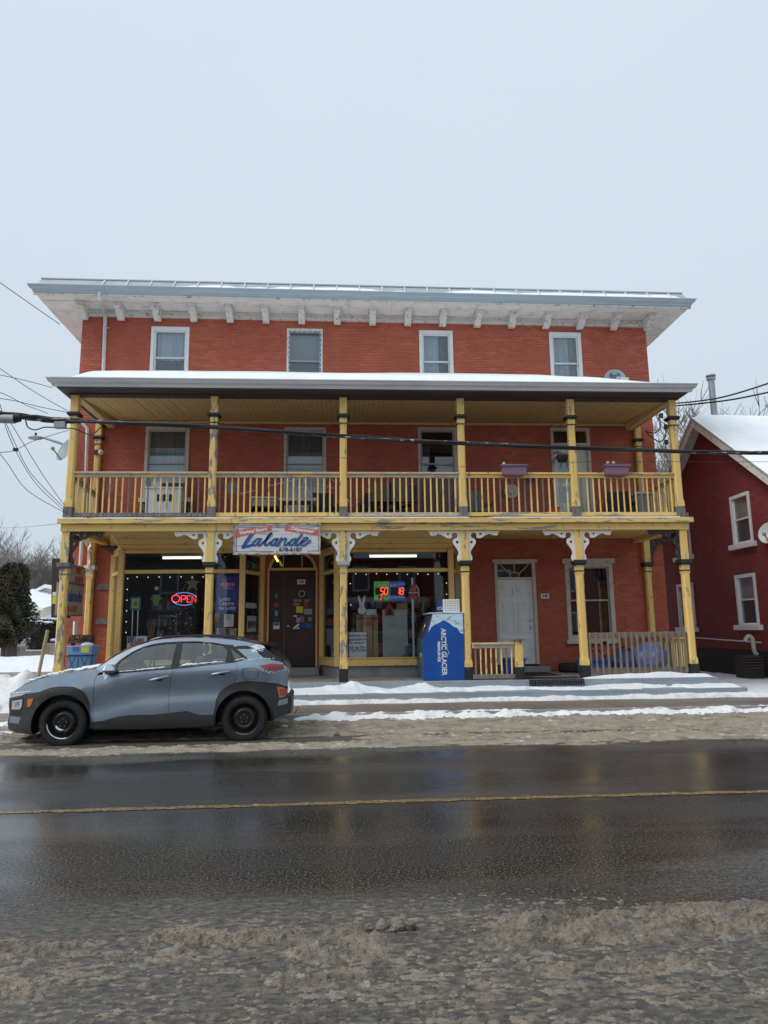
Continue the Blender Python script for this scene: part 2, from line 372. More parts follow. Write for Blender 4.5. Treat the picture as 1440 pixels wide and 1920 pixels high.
M['led'] = mat('led_red', (1, .10, .03), .5, emit=1.6, var=0)
M['paper'] = mat('white_paper', (.78, .79, .80), .7, var=.05)
M['signwhite'] = mat('cracked_white_sign_paint', (.66, .65, .64), .6, c2=(.36, .34, .33), sc=8, lo=.53, hi=.62, st=(.35, 1, 2.4), bump=.3, bsc=30)
M['signred'] = mat('faded_red_sign_paint', (.62, .13, .09), .6, c2=(.7, .36, .3), sc=16, lo=.58, hi=.66)
M['signblue'] = mat('blue_sign_paint', (.02, .095, .30), .5, var=.2)
M['navy'] = mat('navy_lettering', (.03, .05, .16), .5)
M['letter_white'] = mat('white_lettering', (.75, .76, .78), .6, var=.03)
M['letter_black'] = mat('black_lettering', (.02, .02, .02), .6, var=0)
M['letter_red'] = mat('red_lettering', (.45, .05, .05), .6, var=.1)
M['blue_sheet'] = mat('blue_lottery_vinyl', (.02, .05, .40), .45, c2=(.015, .035, .26), sc=3, lo=.4, hi=.7)
M['pink'] = mat('pink_vinyl', (.66, .16, .38), .5)
M['ice_blue'] = mat('freezer_blue_vinyl', (.008, .075, .35), .35, c2=(.012, .11, .44), sc=3, lo=.5, hi=.8)
M['ice_pale'] = mat('glacier_print', (.62, .74, .82), .4, c2=(.26, .47, .64), sc=7, lo=.52, hi=.62, st=(1, 1, 2))
M['ice_side'] = mat('freezer_side_panel', (.05, .10, .17), .4, c2=(.03, .06, .12), sc=3, lo=.4, hi=.7)
M['blue_bin'] = mat('blue_bin_plastic', (.02, .10, .33), .45)
M['news_blue'] = mat('light_blue_box', (.17, .33, .60), .5, c2=(.12, .25, .5), sc=4, lo=.5, hi=.7)
M['tarp'] = mat('blue_tarp_plastic', (.10, .17, .42), .35, c2=(.30, .34, .5), sc=6, lo=.52, hi=.68, bump=.6, bsc=14)
M['mauve'] = mat('mauve_planter_plastic', (.25, .135, .19), .5)
M['orange'] = mat('orange_plastic', (.62, .12, .03), .5)
M['wood'] = mat('pale_pole_wood', (.50, .40, .22), .7, c2=(.40, .3, .16), sc=6, lo=.4, hi=.7, st=(1, 1, .3))
M['board'] = mat('brown_board', (.16, .085, .05), .6, c2=(.11, .06, .04), sc=4, lo=.4, hi=.7, st=(2, 1, .2))
M['bark'] = mat('grey_brown_bark', (.085, .07, .06), .9, c2=(.05, .04, .034), sc=7, lo=.4, hi=.7, st=(1, 1, .3), bump=.5)
M['twig'] = mat('pale_twigs', (.20, .175, .16), .9)
M['cedar'] = mat('cedar_foliage', (.046, .054, .024), .8, c2=(.11, .08, .04), sc=1.5, lo=.5, hi=.68)
M['hedge'] = mat('hedge_foliage', (.016, .02, .012), .8)
M['stone'] = mat('tan_stone', (.34, .29, .22), .85, attr='v', bump=.4)
M['cream'] = mat('cream_siding', (.60, .58, .50), .7)
M['dark_gap'] = mat('foundation_dark', (.02, .019, .019), .8)
M['brown_cab'] = mat('brown_sign_cabinet', (.055, .030, .024), .6, c2=(.04, .024, .02), sc=4, lo=.4, hi=.7, st=(4, 4, .4))
M['cardboard'] = mat('cardboard', (.42, .29, .15), .8, c2=(.36, .24, .12), sc=4, lo=.4, hi=.7)
M['pegboard'] = mat('grey_pegboard', (.48, .50, .48), .6, c2=(.42, .44, .42), sc=3, lo=.45, hi=.6)
M['teal'] = mat('teal_card', (.02, .22, .30), .5)
M['green'] = mat('green_ornament', (.15, .26, .06), .5)
M['yellow_p'] = mat('yellow_paper', (.72, .66, .05), .6)
M['gold'] = mat('dull_gold', (.26, .21, .10), .5)
M['straw'] = mat('dried_grass', (.22, .12, .06), .8)
M['tree_dark'] = mat('artificial_fir', (.02, .032, .026), .7)
M['bottle'] = mat('blue_water_bottle', (.10, .38, .46), .2)
M['carpaint'] = mat('grey_blue_metallic_paint', (.25, .31, .385), .30, metal=.55, coat=1.0, c2=(.235, .29, .36), sc=3, lo=.45, hi=.7, var=.04)
M['clad'] = mat('grey_black_cladding', (.034, .035, .037), .55, c2=(.085, .083, .08), sc=6, lo=.56, hi=.75, st=(.6, 1, 1))
M['gloss_black'] = mat('gloss_black_trim', (.014, .014, .015), .22)
M['steelrim'] = mat('black_steel_rim', (.011, .011, .012), .42)
M['chrome'] = mat('bright_metal', (.6, .6, .62), .2, metal=1)
M['lens'] = mat('clear_lens', (.45, .47, .48), .12, spec=.8)
M['amber'] = mat('amber_lens', (.62, .16, .02), .2)
M['redlens'] = mat('red_lens', (.30, .012, .018), .15, coat=.6)
M['seat'] = mat('grey_seat_fabric', (.11, .115, .12), .9)
M['bush_red'] = mat('bike_red_paint', (.25, .03, .04), .4)
M['basin'] = mat('pale_grey_plastic', (.50, .52, .54), .5)
M['dk_furn'] = mat('dark_furniture', (.035, .028, .026), .7)
M['lamp_white'] = mat('cream_porcelain', (.62, .56, .45), .4)
M['fan'] = mat('grey_fan_plastic', (.30, .29, .28), .6)
M['skyblue'] = mat('light_blue_screen', (.42, .58, .64), .5)
M['house_far'] = mat('far_house_siding', (.16, .15, .15), .8)
# ---------------------------------------------------------------- ground, road, pavement, snow
def sheet(name, poly, z, m, label):
    mb = MB(); mb.add([(x, y, z) for x, y in poly], [tuple(range(len(poly)))]); o = mb.build(name, m)
    return tag(o, label, None, None, 'structure')
sheet('ground', [(-900, -700), (900, -700), (900, 1300), (-900, 1300)], -.06, M['snow'], 'snow covered ground reaching to the horizon')
def asphalt():
    m = bpy.data.materials.new('wet_asphalt'); m.use_nodes = True; n = m.node_tree; L = n.links; b = n.nodes['Principled BSDF']
    g = n.nodes.new('ShaderNodeNewGeometry')
    def noise(sc, st, det=5):
        v = n.nodes.new('ShaderNodeVectorMath'); v.operation = 'MULTIPLY'; v.inputs[1].default_value = st
        t = n.nodes.new('ShaderNodeTexNoise'); t.inputs['Scale'].default_value = sc; t.inputs['Detail'].default_value = det
        L.new(g.outputs['Position'], v.inputs[0]); L.new(v.outputs[0], t.inputs['Vector']); return t.outputs['Fac']
    def mr(s, a, z, c, d):
        r = n.nodes.new('ShaderNodeMapRange'); [r.inputs[k].__setattr__('default_value', q) for k, q in zip(('From Min', 'From Max', 'To Min', 'To Max'), (a, z, c, d))]
        L.new(s, r.inputs['Value']); return r.outputs['Result']
    x = n.nodes.new('ShaderNodeMix'); x.data_type = 'RGBA'; x.inputs[6].default_value = (.010, .010, .010, 1); x.inputs[7].default_value = (.125, .117, .108, 1)
    L.new(mr(noise(58, (1, 1, 1), 4), .47, .68, 0, 1), x.inputs[0])
    y = n.nodes.new('ShaderNodeMix'); y.data_type = 'RGBA'; y.inputs[7].default_value = (.085, .076, .066, 1)
    L.new(mr(noise(1.1, (.16, 1, 1), 6), .52, .74, 0, .8), y.inputs[0]); L.new(x.outputs[2], y.inputs[6]); L.new(y.outputs[2], b.inputs['Base Color'])
    L.new(mr(noise(.9, (.22, 1, 1), 5), .36, .66, .10, .40), b.inputs['Roughness'])
    bp = n.nodes.new('ShaderNodeBump'); bp.inputs['Strength'].default_value = .15; bp.inputs['Distance'].default_value = .008
    L.new(noise(48, (1, 1, 1), 3), bp.inputs['Height']); L.new(bp.outputs['Normal'], b.inputs['Normal'])
    b.inputs['Specular IOR Level'].default_value = .5
    # film of salty grit toward both edges of the carriageway
    sx = n.nodes.new('ShaderNodeSeparateXYZ'); L.new(g.outputs['Position'], sx.inputs[0])
    jit = mr(noise(1.3, (.35, 1, 1), 6), .3, .7, -.55, .55)
    ad = n.nodes.new('ShaderNodeMath'); ad.operation = 'ADD'; L.new(sx.outputs['Y'], ad.inputs[0]); L.new(jit, ad.inputs[1])
    near_ = mr(ad.outputs[0], 5.0, 4.1, 0, .92); far_ = mr(ad.outputs[0], 9.2, 9.9, 0, .9)
    mxx = n.nodes.new('ShaderNodeMath'); mxx.operation = 'MAXIMUM'; L.new(near_, mxx.inputs[0]); L.new(far_, mxx.inputs[1])
    gr = n.nodes.new('ShaderNodeMath'); gr.operation = 'MULTIPLY'; L.new(mxx.outputs[0], gr.inputs[0]); L.new(mr(noise(24, (.7, 1, 1), 5), .33, .60, .35, 1), gr.inputs[1])
    z = n.nodes.new('ShaderNodeMix'); z.data_type = 'RGBA'; fm = n.nodes.new('ShaderNodeMix'); fm.data_type = 'RGBA'; fm.inputs[6].default_value = (.060, .055, .049, 1); fm.inputs[7].default_value = (.175, .150, .118, 1)
    L.new(mr(noise(34, (.45, 1, 1), 8), .40, .68, 0, 1), fm.inputs[0]); L.new(fm.outputs[2], z.inputs[7])
    L.new(gr.outputs[0], z.inputs[0]); L.new(y.outputs[2], z.inputs[6]); L.new(z.outputs[2], b.inputs['Base Color'])
    rr = n.nodes.new('ShaderNodeMix'); rr.data_type = 'FLOAT'; rr.inputs[3].default_value = .75; L.new(gr.outputs[0], rr.inputs[0])
    src = b.inputs['Roughness'].links[0].from_socket; L.new(src, rr.inputs[2]); L.new(rr.outputs[0], b.inputs['Roughness'])
    return m
M['asphalt'] = asphalt()
sheet('road', [(-260, -4.6), (260, -4.6), (260, 12.62), (-260, 12.62)], 0, M['asphalt'], 'wet dark asphalt road crossing the foreground')
# worn single yellow line, ragged along both edges
line_m = mat('worn_yellow_line', (.33, .205, .05), .45, c2=(.05, .045, .04), sc=34, lo=.42, hi=.56, bump=.3, bsc=80, c3=(.50, .40, .2), sc3=14, lo3=.6, hi3=.7)
mb = MB(); N = 900; top = []; bot = []
for i in range(N+1):
    x = -14+30*i/N; a = 6.86+.02*math.sin(x*.7); e = float(fbm(np.array([x*9.]), np.array([3.]), 4, 2)[0]); e2 = float(fbm(np.array([x*9.]), np.array([9.]), 4, 5)[0])
    bot.append((x, a-.01-.055*e)); top.append((x, a+.03+.07*e2))
mb.add([(x, y, .004) for x, y in bot]+[(x, y, .004) for x, y in top], [(i, i+1, N+2+i, N+1+i) for i in range(N)])
tag(mb.build('road_marking', line_m), 'worn yellow line along the wet road', None, None, 'structure')
def smooth(a, b, t): t = np.clip((t-a)/(b-a), 0, 1); return t*t*(3-2*t)
# slush on the far side, under and in front of the parked car
def far_slush(X, Y):
    e = 9.5+.35*fbm(X*.6, Y*0, 3, 1)+.12*fbm(X*4, Y*4, 2, 3)
    f = smooth(-.05, .45, Y-e)
    cl = fbm(X*2.2, Y*6.5, 5, 4); cr = fbm(X*13, Y*20, 3, 9); fine = fbm(X*30, Y*34, 2, 10)
    rid = np.exp(-((Y-10.15-.12*np.sin(X*.5))/.12)**2)*.035+np.exp(-((Y-10.75-.1*np.sin(X*.7+2))/.10)**2)*.03+np.exp(-((Y-11.5-.1*np.sin(X*.4+1))/.2)**2)*.06
    tr_ = 1-.85*smooth(.6, .0, X)*np.exp(-((Y-10.68-.033*(X+2.7))/.24)**4)
    rut = np.exp(-((Y-11.0-.08*np.sin(X*.6))/.09)**2)*.03
    z = -.012+f*tr_*(.010+.085*np.maximum(cl-.44, 0)+rid*(.2+1.3*fbm(X*2, Y*3, 3, 8))-rut+.075*np.maximum(cr-.47, 0)+.012*(fine-.5))
    return z+.05*smooth(11.5, 12.5, Y)
field('slush', -11, 12.5, 9.3, 12.75, .022, .018, far_slush, M['slush_far'], label='tan slush heaped along the far side of the road')
def near_slush(X, Y):
    e = 4.55+.12*np.sin(X*1.3+.5)+.3*fbm(X*1.4, X*0, 3, 11)
    f = smooth(-.1, .75, e-Y)
    big = fbm(X*1.3, Y*5.2, 5, 12); cr = fbm(X*24, Y*56, 4, 13); cr2 = fbm(X*52, Y*60, 2, 17)
    wig = .10*(fbm(X*2.2, Y*0, 3, 18)-.5)
    b1 = np.exp(-((Y-4.05-.05*X+wig*2)/.075)**2)*smooth(.35, .55, fbm(X*1.7, Y*0, 3, 14)+.12*smooth(-.4, .6, X))
    b2 = np.exp(-((Y-3.86-.03*X+wig*2)/.11)**2)*smooth(.38, .60, fbm(X*1.9, Y*0, 3, 15))*.75
    b3 = np.exp(-((Y-3.56+wig*2)/.07)**2)*smooth(.42, .62, fbm(X*2.1, Y*0, 3, 16))*.6
    m = np.clip(b1+b2+b3, 0, 1)
    thr = .615-.11*smooth(.42, .66, big)-.24*m
    q = np.maximum(cr-thr, 0); top_ = (.010+.030*m)*(.35+1.3*cr2); crumbs = top_*(1-np.exp(-q*(.16+.22*m)/top_))
    return -.0035+f*(crumbs+.012*np.maximum(cr2-.55, 0)+.012*m*np.maximum(big, .3))-.004*(1-f)
field('slush', -2.7, 3.5, 2.55, 5.0, .0072, .0072, near_slush, M['slush'], label='churned brown slush at the near edge of the road')
# a few solid lumps thrown up by the plough
mb = MB()
for (x, y, r) in ((.30, 4.07, .045), (.36, 4.05, .03), (.21, 4.08, .03), (.14, 4.06, .022), (1.62, 4.28, .02), (2.9, 4.36, .035), (2.84, 4.35, .025), (4.9, 12.0, .06), (-.1, 11.1, .05), (6.3, 11.6, .05), (1.2, 11.7, .04)):
    V0 = MB().ball((0, 0, 0), 1, 12); k0 = len(mb.v)
    mb.ball((x, y, r*.6), r, 12)
    for i in range(k0, len(mb.v)):
        px_, py_, pz_ = mb.v[i]; q = .45+1.1*float(fbm(np.array([px_*38]), np.array([py_*38+pz_*60]), 3, 5)[0]); mb.v[i] = (x+(px_-x)*q, y+(py_-y)*q, max(0, r*.35+(pz_-r*.6)*q))
o = mb.build('slush_lumps', M['slush']); o['kind'] = 'stuff'; o['label'] = 'loose lumps of frozen slush lying on the road edges'
# pavement: kerb, concrete slabs
pv = tag(MB().box(-40, 40, 12.78, 14.43, -.05, .128).build('pavement', M['kerb']), 'wet concrete pavement with snow along both edges', None, None, 'structure')
sl = MB().box(-.74, .74, -.79, .79, 0, .02).mesh('slab', M['slab'])
for i in range(14): inst('slab', sl, pv, (-7.6+1.5*i, 13.6, .128+rnd.uniform(0, .003)), scale=(1, 1, 1))
kb = MB().box(-.99, .99, -.07, .07, -.1, .15).mesh('kerb_stone', M['kerb'])
for i in range(12): inst('kerb_stone', kb, pv, (-9+2.0*i, 12.71, 0))
def bank(X, Y):
    c = 12.52+.10*np.sin(X*.9)+.16*(fbm(X*.8, X*0, 3, 21)-.5); wdt = .20+.14*fbm(X*.5, X*0, 2, 22)
    wdt = wdt+.45*smooth(0.6, -1.5, X); c = c-.35*smooth(0.4, -1.2, X)
    b = np.exp(-((Y-c)/wdt)**2)
    return -.06+.17*smooth(12.35, 12.75, Y)+b*(-.01+.16*fbm(X*3, Y*3.5, 4, 23)+.07*(fbm(X*12, Y*12, 3, 24)-.5))-.10*smooth(.38, .62, (Y-c))
field('snow_bank', -9.5, 14, 11.5, 13.3, .03, .025, bank, M['snowd'], label='low ridge of ploughed snow along the kerb')
def bank2(X, Y):
    e = .06+.32*fbm(X*1.5, X*0, 4, 31)
    f = smooth(0, .10, Y-(14.43-e))
    return .11+f*(.06+.10*fbm(X*2, Y*3, 4, 32)+.03*(fbm(X*11, Y*11, 3, 33)-.5))
field('snow_strip', -7, 9.3, 13.9, 14.46, .03, .025, bank2, M['snowd'], label='strip of snow against the foot of the porch steps')
def bank3(X, Y):
    f = smooth(.30, .46, fbm(X*1.5, Y*2.6, 5, 41)+.22*smooth(14.6, 14.95, Y)-.05-.10*np.exp(-((X-4.5)/.5)**2))
    f = f*smooth(8.5, 8.3, X)*smooth(14.47, 14.52, Y)
    hp = .14*np.exp(-((X-.1)/.8)**2-((Y-14.93)/.22)**2)+.16*np.exp(-((X-1.65)/.28)**2-((Y-14.96)/.14)**2)
    return hp*(.1+1.5*fbm(X*4, Y*5, 4, 44))+.30+f*(.035+.10*fbm(X*1.6, Y*3, 4, 42)*smooth(14.45, 14.75, Y))+.02*(fbm(X*10, Y*10, 3, 43)-.5)*f
field('snow_strip', -1.1, 8.5, 14.47, 14.96, .03, .025, bank3, M['snow'], label='snow lying along the lower porch step')
def yard(X, Y):
    return .02+.16*smooth(14.4, 16.5, Y)+.10*fbm(X*.5, Y*.5, 4, 51)+.04*fbm(X*3, Y*3, 3, 52)
field('snow_yard', 8.5, 24, 14.2, 32, .09, .09, yard, M['snow'], label='smooth snow between the two brick buildings')
def pile(X, Y):
    b = np.exp(-((X+7.2)/1.25)**2-((Y-14.6)/1.0)**2)*.75+np.exp(-((X+9.6)/2.2)**2-((Y-15.6)/1.3)**2)*.55+np.exp(-((X+6.0)/.8)**2-((Y-14.5)/.45)**2)*.45
    return -.12+b*(.55+.8*fbm(X*1.6, Y*1.6, 4, 61))+.14*b*(fbm(X*6, Y*6, 3, 62)-.4)+.08*fbm(X*1.2, Y*1.2, 3, 63)
field('snow_pile', -16, -4.9, 12.3, 19, .05, .05, pile, M['snowd'], label='lumpy ploughed snow pile at the corner beside the car bonnet')
def sideb(X, Y):
    return -.15+smooth(31, 32.6, Y)*smooth(-8.5, -9.5, X)*(.62*np.exp(-((Y-34.5)/1.8)**2)*(.5+fbm(X*.7, Y*.7, 4, 71))+.10+.15*smooth(33, 40, Y)+.05*fbm(X*2, Y*2, 3, 72))
field('snow_field', -48, -8.5, 31, 60, .25, .25, sideb, M['snow'], label='snowy verge and lawn beyond the side street')
sheet('side_street', [(-60, 21.5), (-9.0, 26.2), (-7.6, 12.7), (-6.9, 12.7), (-7.0, 31.5), (-9.0, 31.8), (-60, 30.8)], -.02, mat('slushy_side_street', (.2, .19, .175), .6, c2=(.5, .5, .5), sc=1.2, lo=.55, hi=.75, st=(.3, 1, 1), bump=.4), 'grey slushy side street behind the corner')
# ---------------------------------------------------------------- the three-storey brick building
BX0, BX1, WY = -6.87, 8.43, 17.7           # wall ends, wall face
PX = [-5.925, -2.865, .023, 2.705, 5.277, 7.702]; PY = 15.2
FZ, BZ, DZ, CZ = .515, 3.76, 4.05, 6.82     # porch floor, beam underside, upper deck, upper ceiling
bld = thing('brick_building', (.8, WY, 0), 'three-storey red brick corner store with a two-storey yellow timber porch', 'building')
def sag(k): return lambda x, y, z: (x, y, z-k*(x-.8))
EK = .0055
# openings in the street wall: upper row, middle row, ground floor
W3 = [(-5.06, -4.06), (-1.48, -.52), (2.09, 3.01), (5.68, 6.57)]
W2 = [(-5.08, -3.96, 4.75, 6.87), (-1.52, -.42, 4.6, 6.87), (2.0, 3.03, 4.75, 6.89), (5.57, 6.64, 4.07, 6.9)]
OPEN = [(a, b, 7.9, 9.63) for a, b in W3]+W2+[(3.91, 4.98, .62, 3.36), (5.76, 7.02, 1.30, 3.36), (-5.74, -2.02, .52, 3.86), (-1.9, -.62, .52, 3.60), (-.52, 3.0, .52, 3.86)]
ZT = 9.88
def wall_cells(x0, x1, z0, z1, ops):
    xs = sorted({x0, x1, *[v for o in ops for v in o[:2]]}); zs = sorted({z0, z1, *[v for o in ops for v in o[2:]]}); out = []
    for i in range(len(xs)-1):
        run = None
        for j in range(len(zs)-1):
            cx, cz = (xs[i]+xs[i+1])/2, (zs[j]+zs[j+1])/2
            solid = not any(o[0] < cx < o[1] and o[2] < cz < o[3] for o in ops)
            if solid: run = [xs[i], xs[i+1], zs[j] if run is None else run[2], zs[j+1]]
            elif run: out.append(run); run = None
        if run: out.append(run)
    return out
mb = MB()
for a, b, c, d in wall_cells(BX0+.01, BX1-.01, 0, ZT+.1, OPEN): mb.box(a, b, WY+.009, WY+.26, c, d)
mb.box(BX0+.012, BX0+.26, WY+.26, 27.5, 0, ZT+.1); mb.box(BX1-.26, BX1-.012, WY+.26, 27.5, 0, ZT+.1); mb.box(BX0+.26, BX1-.26, 27.2, 27.5, 0, ZT+.1)
wall = mb.build('wall', M['mortar'], bld)
def brick_rows(x0, x1, z0, z1, ops, L=.213, H=.0755, j=.009, inside=None):
    r = 0; z = z0
    while z+H-j < z1:
        x = x0-(L/2 if r % 2 else 0)
        segs = []
        while x < x1:
            a, b = max(x, x0)+j/2, min(x+L, x1)-j/2; parts = [(a, b)]
            for o in ops:
                if o[2] < z+H-j and o[3] > z:
                    np_ = []
                    for p, q in parts:
                        if q <= o[0] or p >= o[1]: np_.append((p, q))
                        else:
                            if p < o[0]-.02: np_.append((p, o[0]-.001))
                            if q > o[1]+.02: np_.append((o[1]+.001, q))
                    parts = np_
            segs += [(p, q) for p, q in parts if q-p > .03]; x += L
        for p, q in segs:
            if inside is None or inside((p+q)/2, z+H): yield p, q, z, z+H-j
        z += H; r += 1
def brick_mesh(name, rows, place_fn, m, parent, depth=.0095, seed=1):
    rr = random.Random(seed); V = []; F = []; A = []
    for p, q, a, b in rows:
        d = depth*rr.uniform(.82, 1.0); k = len(V); tl = rr.uniform(-.0015, .0015)
        V += [place_fn(*t) for t in ((p, 0, a), (q, 0, a), (q, 0, b), (p, 0, b), (p, d, a+tl), (q, d, a-tl), (q, d, b-tl), (p, d, b+tl))]
        F += [(k+4, k+5, k+6, k+7), (k, k+1, k+5, k+4), (k+1, k+2, k+6, k+5), (k+2, k+3, k+7, k+6), (k+3, k, k+4, k+7)]; A += [rr.random()]*5
    me = bpy.data.meshes.new(name); P = WL[parent.name]
    me.from_pydata([(x-P.x, y-P.y, z-P.z) for x, y, z in V], [], F); me.materials.append(m)
    at_ = me.attributes.new('v', 'FLOAT', 'FACE'); at_.data.foreach_set('value', A); me.update()
    return me
face = lambda x, d, z: (x, WY+.010-d, z)
rows = list(brick_rows(BX0, BX1, .52, ZT, OPEN))
near = lambda r: (r[1]-r[0] > .19) and ((5.02 < r[0] and r[1] < 5.74) or (7.04 < r[0] and r[1] < 7.78)) and .6 < r[2] < 3.3
sel = [r for r in rows if near(r)][:300]; ss = set(sel)
o = reg(bpy.data.objects.new('brickwork', brick_mesh('brickwork', [r for r in rows if r not in ss], face, M['brick'], bld)), wall, WL[bld.name]); o['kind'] = 'stuff'
bm_ = [MB().box(-.102, .102, -.0085, .0, 0, .0665).mesh('brick', M['brick']) for _ in range(4)]
for k, me in enumerate(bm_):
    a_ = me.attributes.new('v', 'FLOAT', 'FACE'); a_.data.foreach_set('value', [k/3]*len(me.polygons))
for r in sel: inst('brick', bm_[rnd.randrange(4)], wall, ((r[0]+r[1])/2, WY+.010+rnd.uniform(-.001, .0015), r[2]), scale=((r[1]-r[0])/.204, 1, 1))
sidef = lambda u, d, z: (BX1-.012+d, u, z)
o = reg(bpy.data.objects.new('brickwork', brick_mesh('brickwork', list(brick_rows(WY, 24, .5, ZT, [])), sidef, M['brick'], bld, seed=3)), wall, WL[bld.name]); o['kind'] = 'stuff'
sidef = lambda u, d, z: (BX0+.012-d, u, z)
o = reg(bpy.data.objects.new('brickwork', brick_mesh('brickwork', list(brick_rows(WY, 24, .5, ZT, [])), sidef, M['brick'], bld, seed=4)), wall, WL[bld.name]); o['kind'] = 'stuff'
# rooms behind the windows
mb = MB()
for z0, z1 in ((4.1, 7.1), (7.3, 9.8)):
    mb.box(BX0+.3, BX1-.3, 20.5, 20.6, z0, z1); mb.box(BX0+.3, BX1-.3, WY+.3, 20.5, z0, z0+.05); mb.box(BX0+.3, BX1-.3, WY+.3, 20.5, z1-.05, z1)
mb.box(3.3, BX1-.3, 20.5, 20.6, .5, 3.7); mb.box(3.3, 3.4, WY+.3, 20.5, .5, 3.7)
mb.build('interior', M['dark_in'], bld)

def window(x0, x1, z0, z1, y, fm, fw=.07, rail=None, sill=None, head=None, cur=(), depth=.10, inner=None, sm=None):
    """sash window set in the wall: frame (the part), panes, meeting rail, sill and curtains below it"""
    mb = MB(); yo = y-.025
    mb.box(x0, x0+fw, yo, y+depth, z0, z1); mb.box(x1-fw, x1, yo, y+depth, z0, z1); mb.box(x0+fw, x1-fw, yo, y+depth, z1-fw*1.1, z1); mb.box(x0+fw, x1-fw, yo, y+depth, z0, z0+fw*.8)
    wd = mb.build('window', fm, bld, bevel=.006)
    a, b, c, d = x0+fw, x1-fw, z0+fw*.8, z1-fw*1.1; rl = rail or (c+d)/2; sw = .038; im = inner or fm
    mb = MB()                                                          # upper sash outside, lower sash behind it
    for (p, q, yy) in ((rl-.015, d, y+.03), (c, rl+.02, y+.065)):
        mb.box(a, a+sw, yy, yy+.03, p, q); mb.box(b-sw, b, yy, yy+.03, p, q); mb.box(a+sw, b-sw, yy, yy+.03, p, p+sw); mb.box(a+sw, b-sw, yy, yy+.03, q-sw, q)
    mb.build('sash', im, wd)
    MB().box(a+sw, b-sw, y+.043, y+.047, rl+.02, d-sw).build('pane', M['glass'], wd)
    MB().box(a+sw, b-sw, y+.078, y+.082, c+sw, rl-.015).build('pane', M['glass'], wd)
    if sill: MB().box(x0-.06, x1+.06, y-.09, y+.02, z0-.11, z0-.001).build('sill', fm if sill is True else sill, wd, bevel=.008)
    if head: MB().box(x0-.07, x1+.07, y-.07, y-.0255, z1-.03, z1+.10).build('head_board', fm, wd, bevel=.006)
    for (p, q, r0_, r1_, mm, wob) in cur:                               # curtains as fractions of the opening
        X0, X1 = a+(b-a)*p, a+(b-a)*q; Z0, Z1 = c+(d-c)*r0_, c+(d-c)*r1_; n = 14; mb = MB()
        vs = [(X0+(X1-X0)*i/n, y+.17+(wob*math.sin(i*1.9) if wob else 0), zz) for zz in (Z0, Z1) for i in range(n+1)]
        mb.add(vs, [(i, i+1, n+2+i, n+1+i) for i in range(n)], 0, True); mb.build('curtain' if wob else 'blind', mm, wd)
    return wd
V_, Bg = M['vinyl'], M['beige']
window(*W3[0], 7.9, 9.63, WY, V_, .09, 8.77, cur=[(.05, .95, .5, 1, M['curtain'], .02), (0, 1, 0, .5, M['sheer'], .02)])
w_ = window(*W3[1], 7.9, 9.63, WY, M['white'], .06, 8.72, inner=M['grey_plastic'], cur=[(0, 1, .5, .96, M['blind'], 0), (0, 1, 0, .5, M['sheer'], .02)])
window(*W3[2], 7.9, 9.63, WY, V_, .09, 8.745, cur=[(0, .62, .3, 1, M['curtain'], .015), (.62, 1, .2, 1, M['sheer'], .02)])
window(*W3[3], 7.9, 9.63, WY, V_, .09, 8.74, cur=[(0, .72, .1, 1, M['curtain'], .03), (.7, 1, .1, 1, M['blind'], .02)])
window(-5.08, -3.96, 4.75, 6.87, WY, Bg, .08, 5.90, inner=M['alu'], sill=True, cur=[(0, 1, .45, .78, M['curtain'], 0), (0, 1, 0, .45, M['curtain'], .01), (0, 1, .78, 1, M['sheer'], .02)])
window(-1.52, -.42, 4.6, 6.87, WY, Bg, .07, 5.90, inner=M['alu'], sill=True, cur=[(0, 1, .3, .74, M['blind'], 0), (0, 1, 0, .55, M['blind'], 0), (0, 1, .74, 1, M['sheer'], .02)])
window(2.0, 3.03, 4.75, 6.89, WY, Bg, .07, 5.90, inner=M['alu'], sill=True, cur=[(0, 1, 0, .5, M['sheer'], .02), (.0, .3, .45, .8, M['sheer'], .02)])
window(5.76, 7.02, 1.30, 3.36-.09, WY, Bg, .10, 2.29, inner=M['alu'], sill=True, head=True, cur=[(0, 1, 0, .95, M['dark_in'], 0)])
# third-storey lights round the second window
sl_ = thing('string_lights', (-1, WY-.03, 8.3), 'faded string of tiny lights framing the dark top-floor window', 'string lights')
pts = [(-1.42, z) for z in np.arange(8.3, 9.55, .14)]+[(x, 9.53) for x in np.arange(-1.35, -.6, .14)]+[(-.58, z) for z in np.arange(9.5, 8.3, -.14)]
MB().tube([(x, WY-.035, z) for x, z in pts], .006, 5).build('wire', M['navy'], sl_)
bl = MB().ball((0, 0, 0), .02, 6).mesh('bulb', M['letter_white'])
for x, z in pts: inst('bulb', bl, sl_, (x, WY-.05, z))

# ---- eaves: frieze, soffit, brackets, gutter, roof edge
G_ = sag(EK)
def fin(mb, name, m, par=None, bevel=0): return mb.warp(G_).build(name, m, par or bld, bevel=bevel)
ex0, ex1, ey = -7.79, 9.30, 16.80
fin(MB().box(BX0-.04, BX1+.04, WY-.07, WY+.02, 9.845, 10.015).box(BX0-.04, BX1+.04, WY-.10, WY-.07, 9.845, 9.90), 'frieze', M['white_old'])
fin(MB().box(BX0-.04, BX0, WY+.02, 24, 9.845, 10.015), 'frieze', M['white_old']); fin(MB().box(BX1, BX1+.04, WY+.02, 24, 9.845, 10.015), 'frieze', M['white_old'])
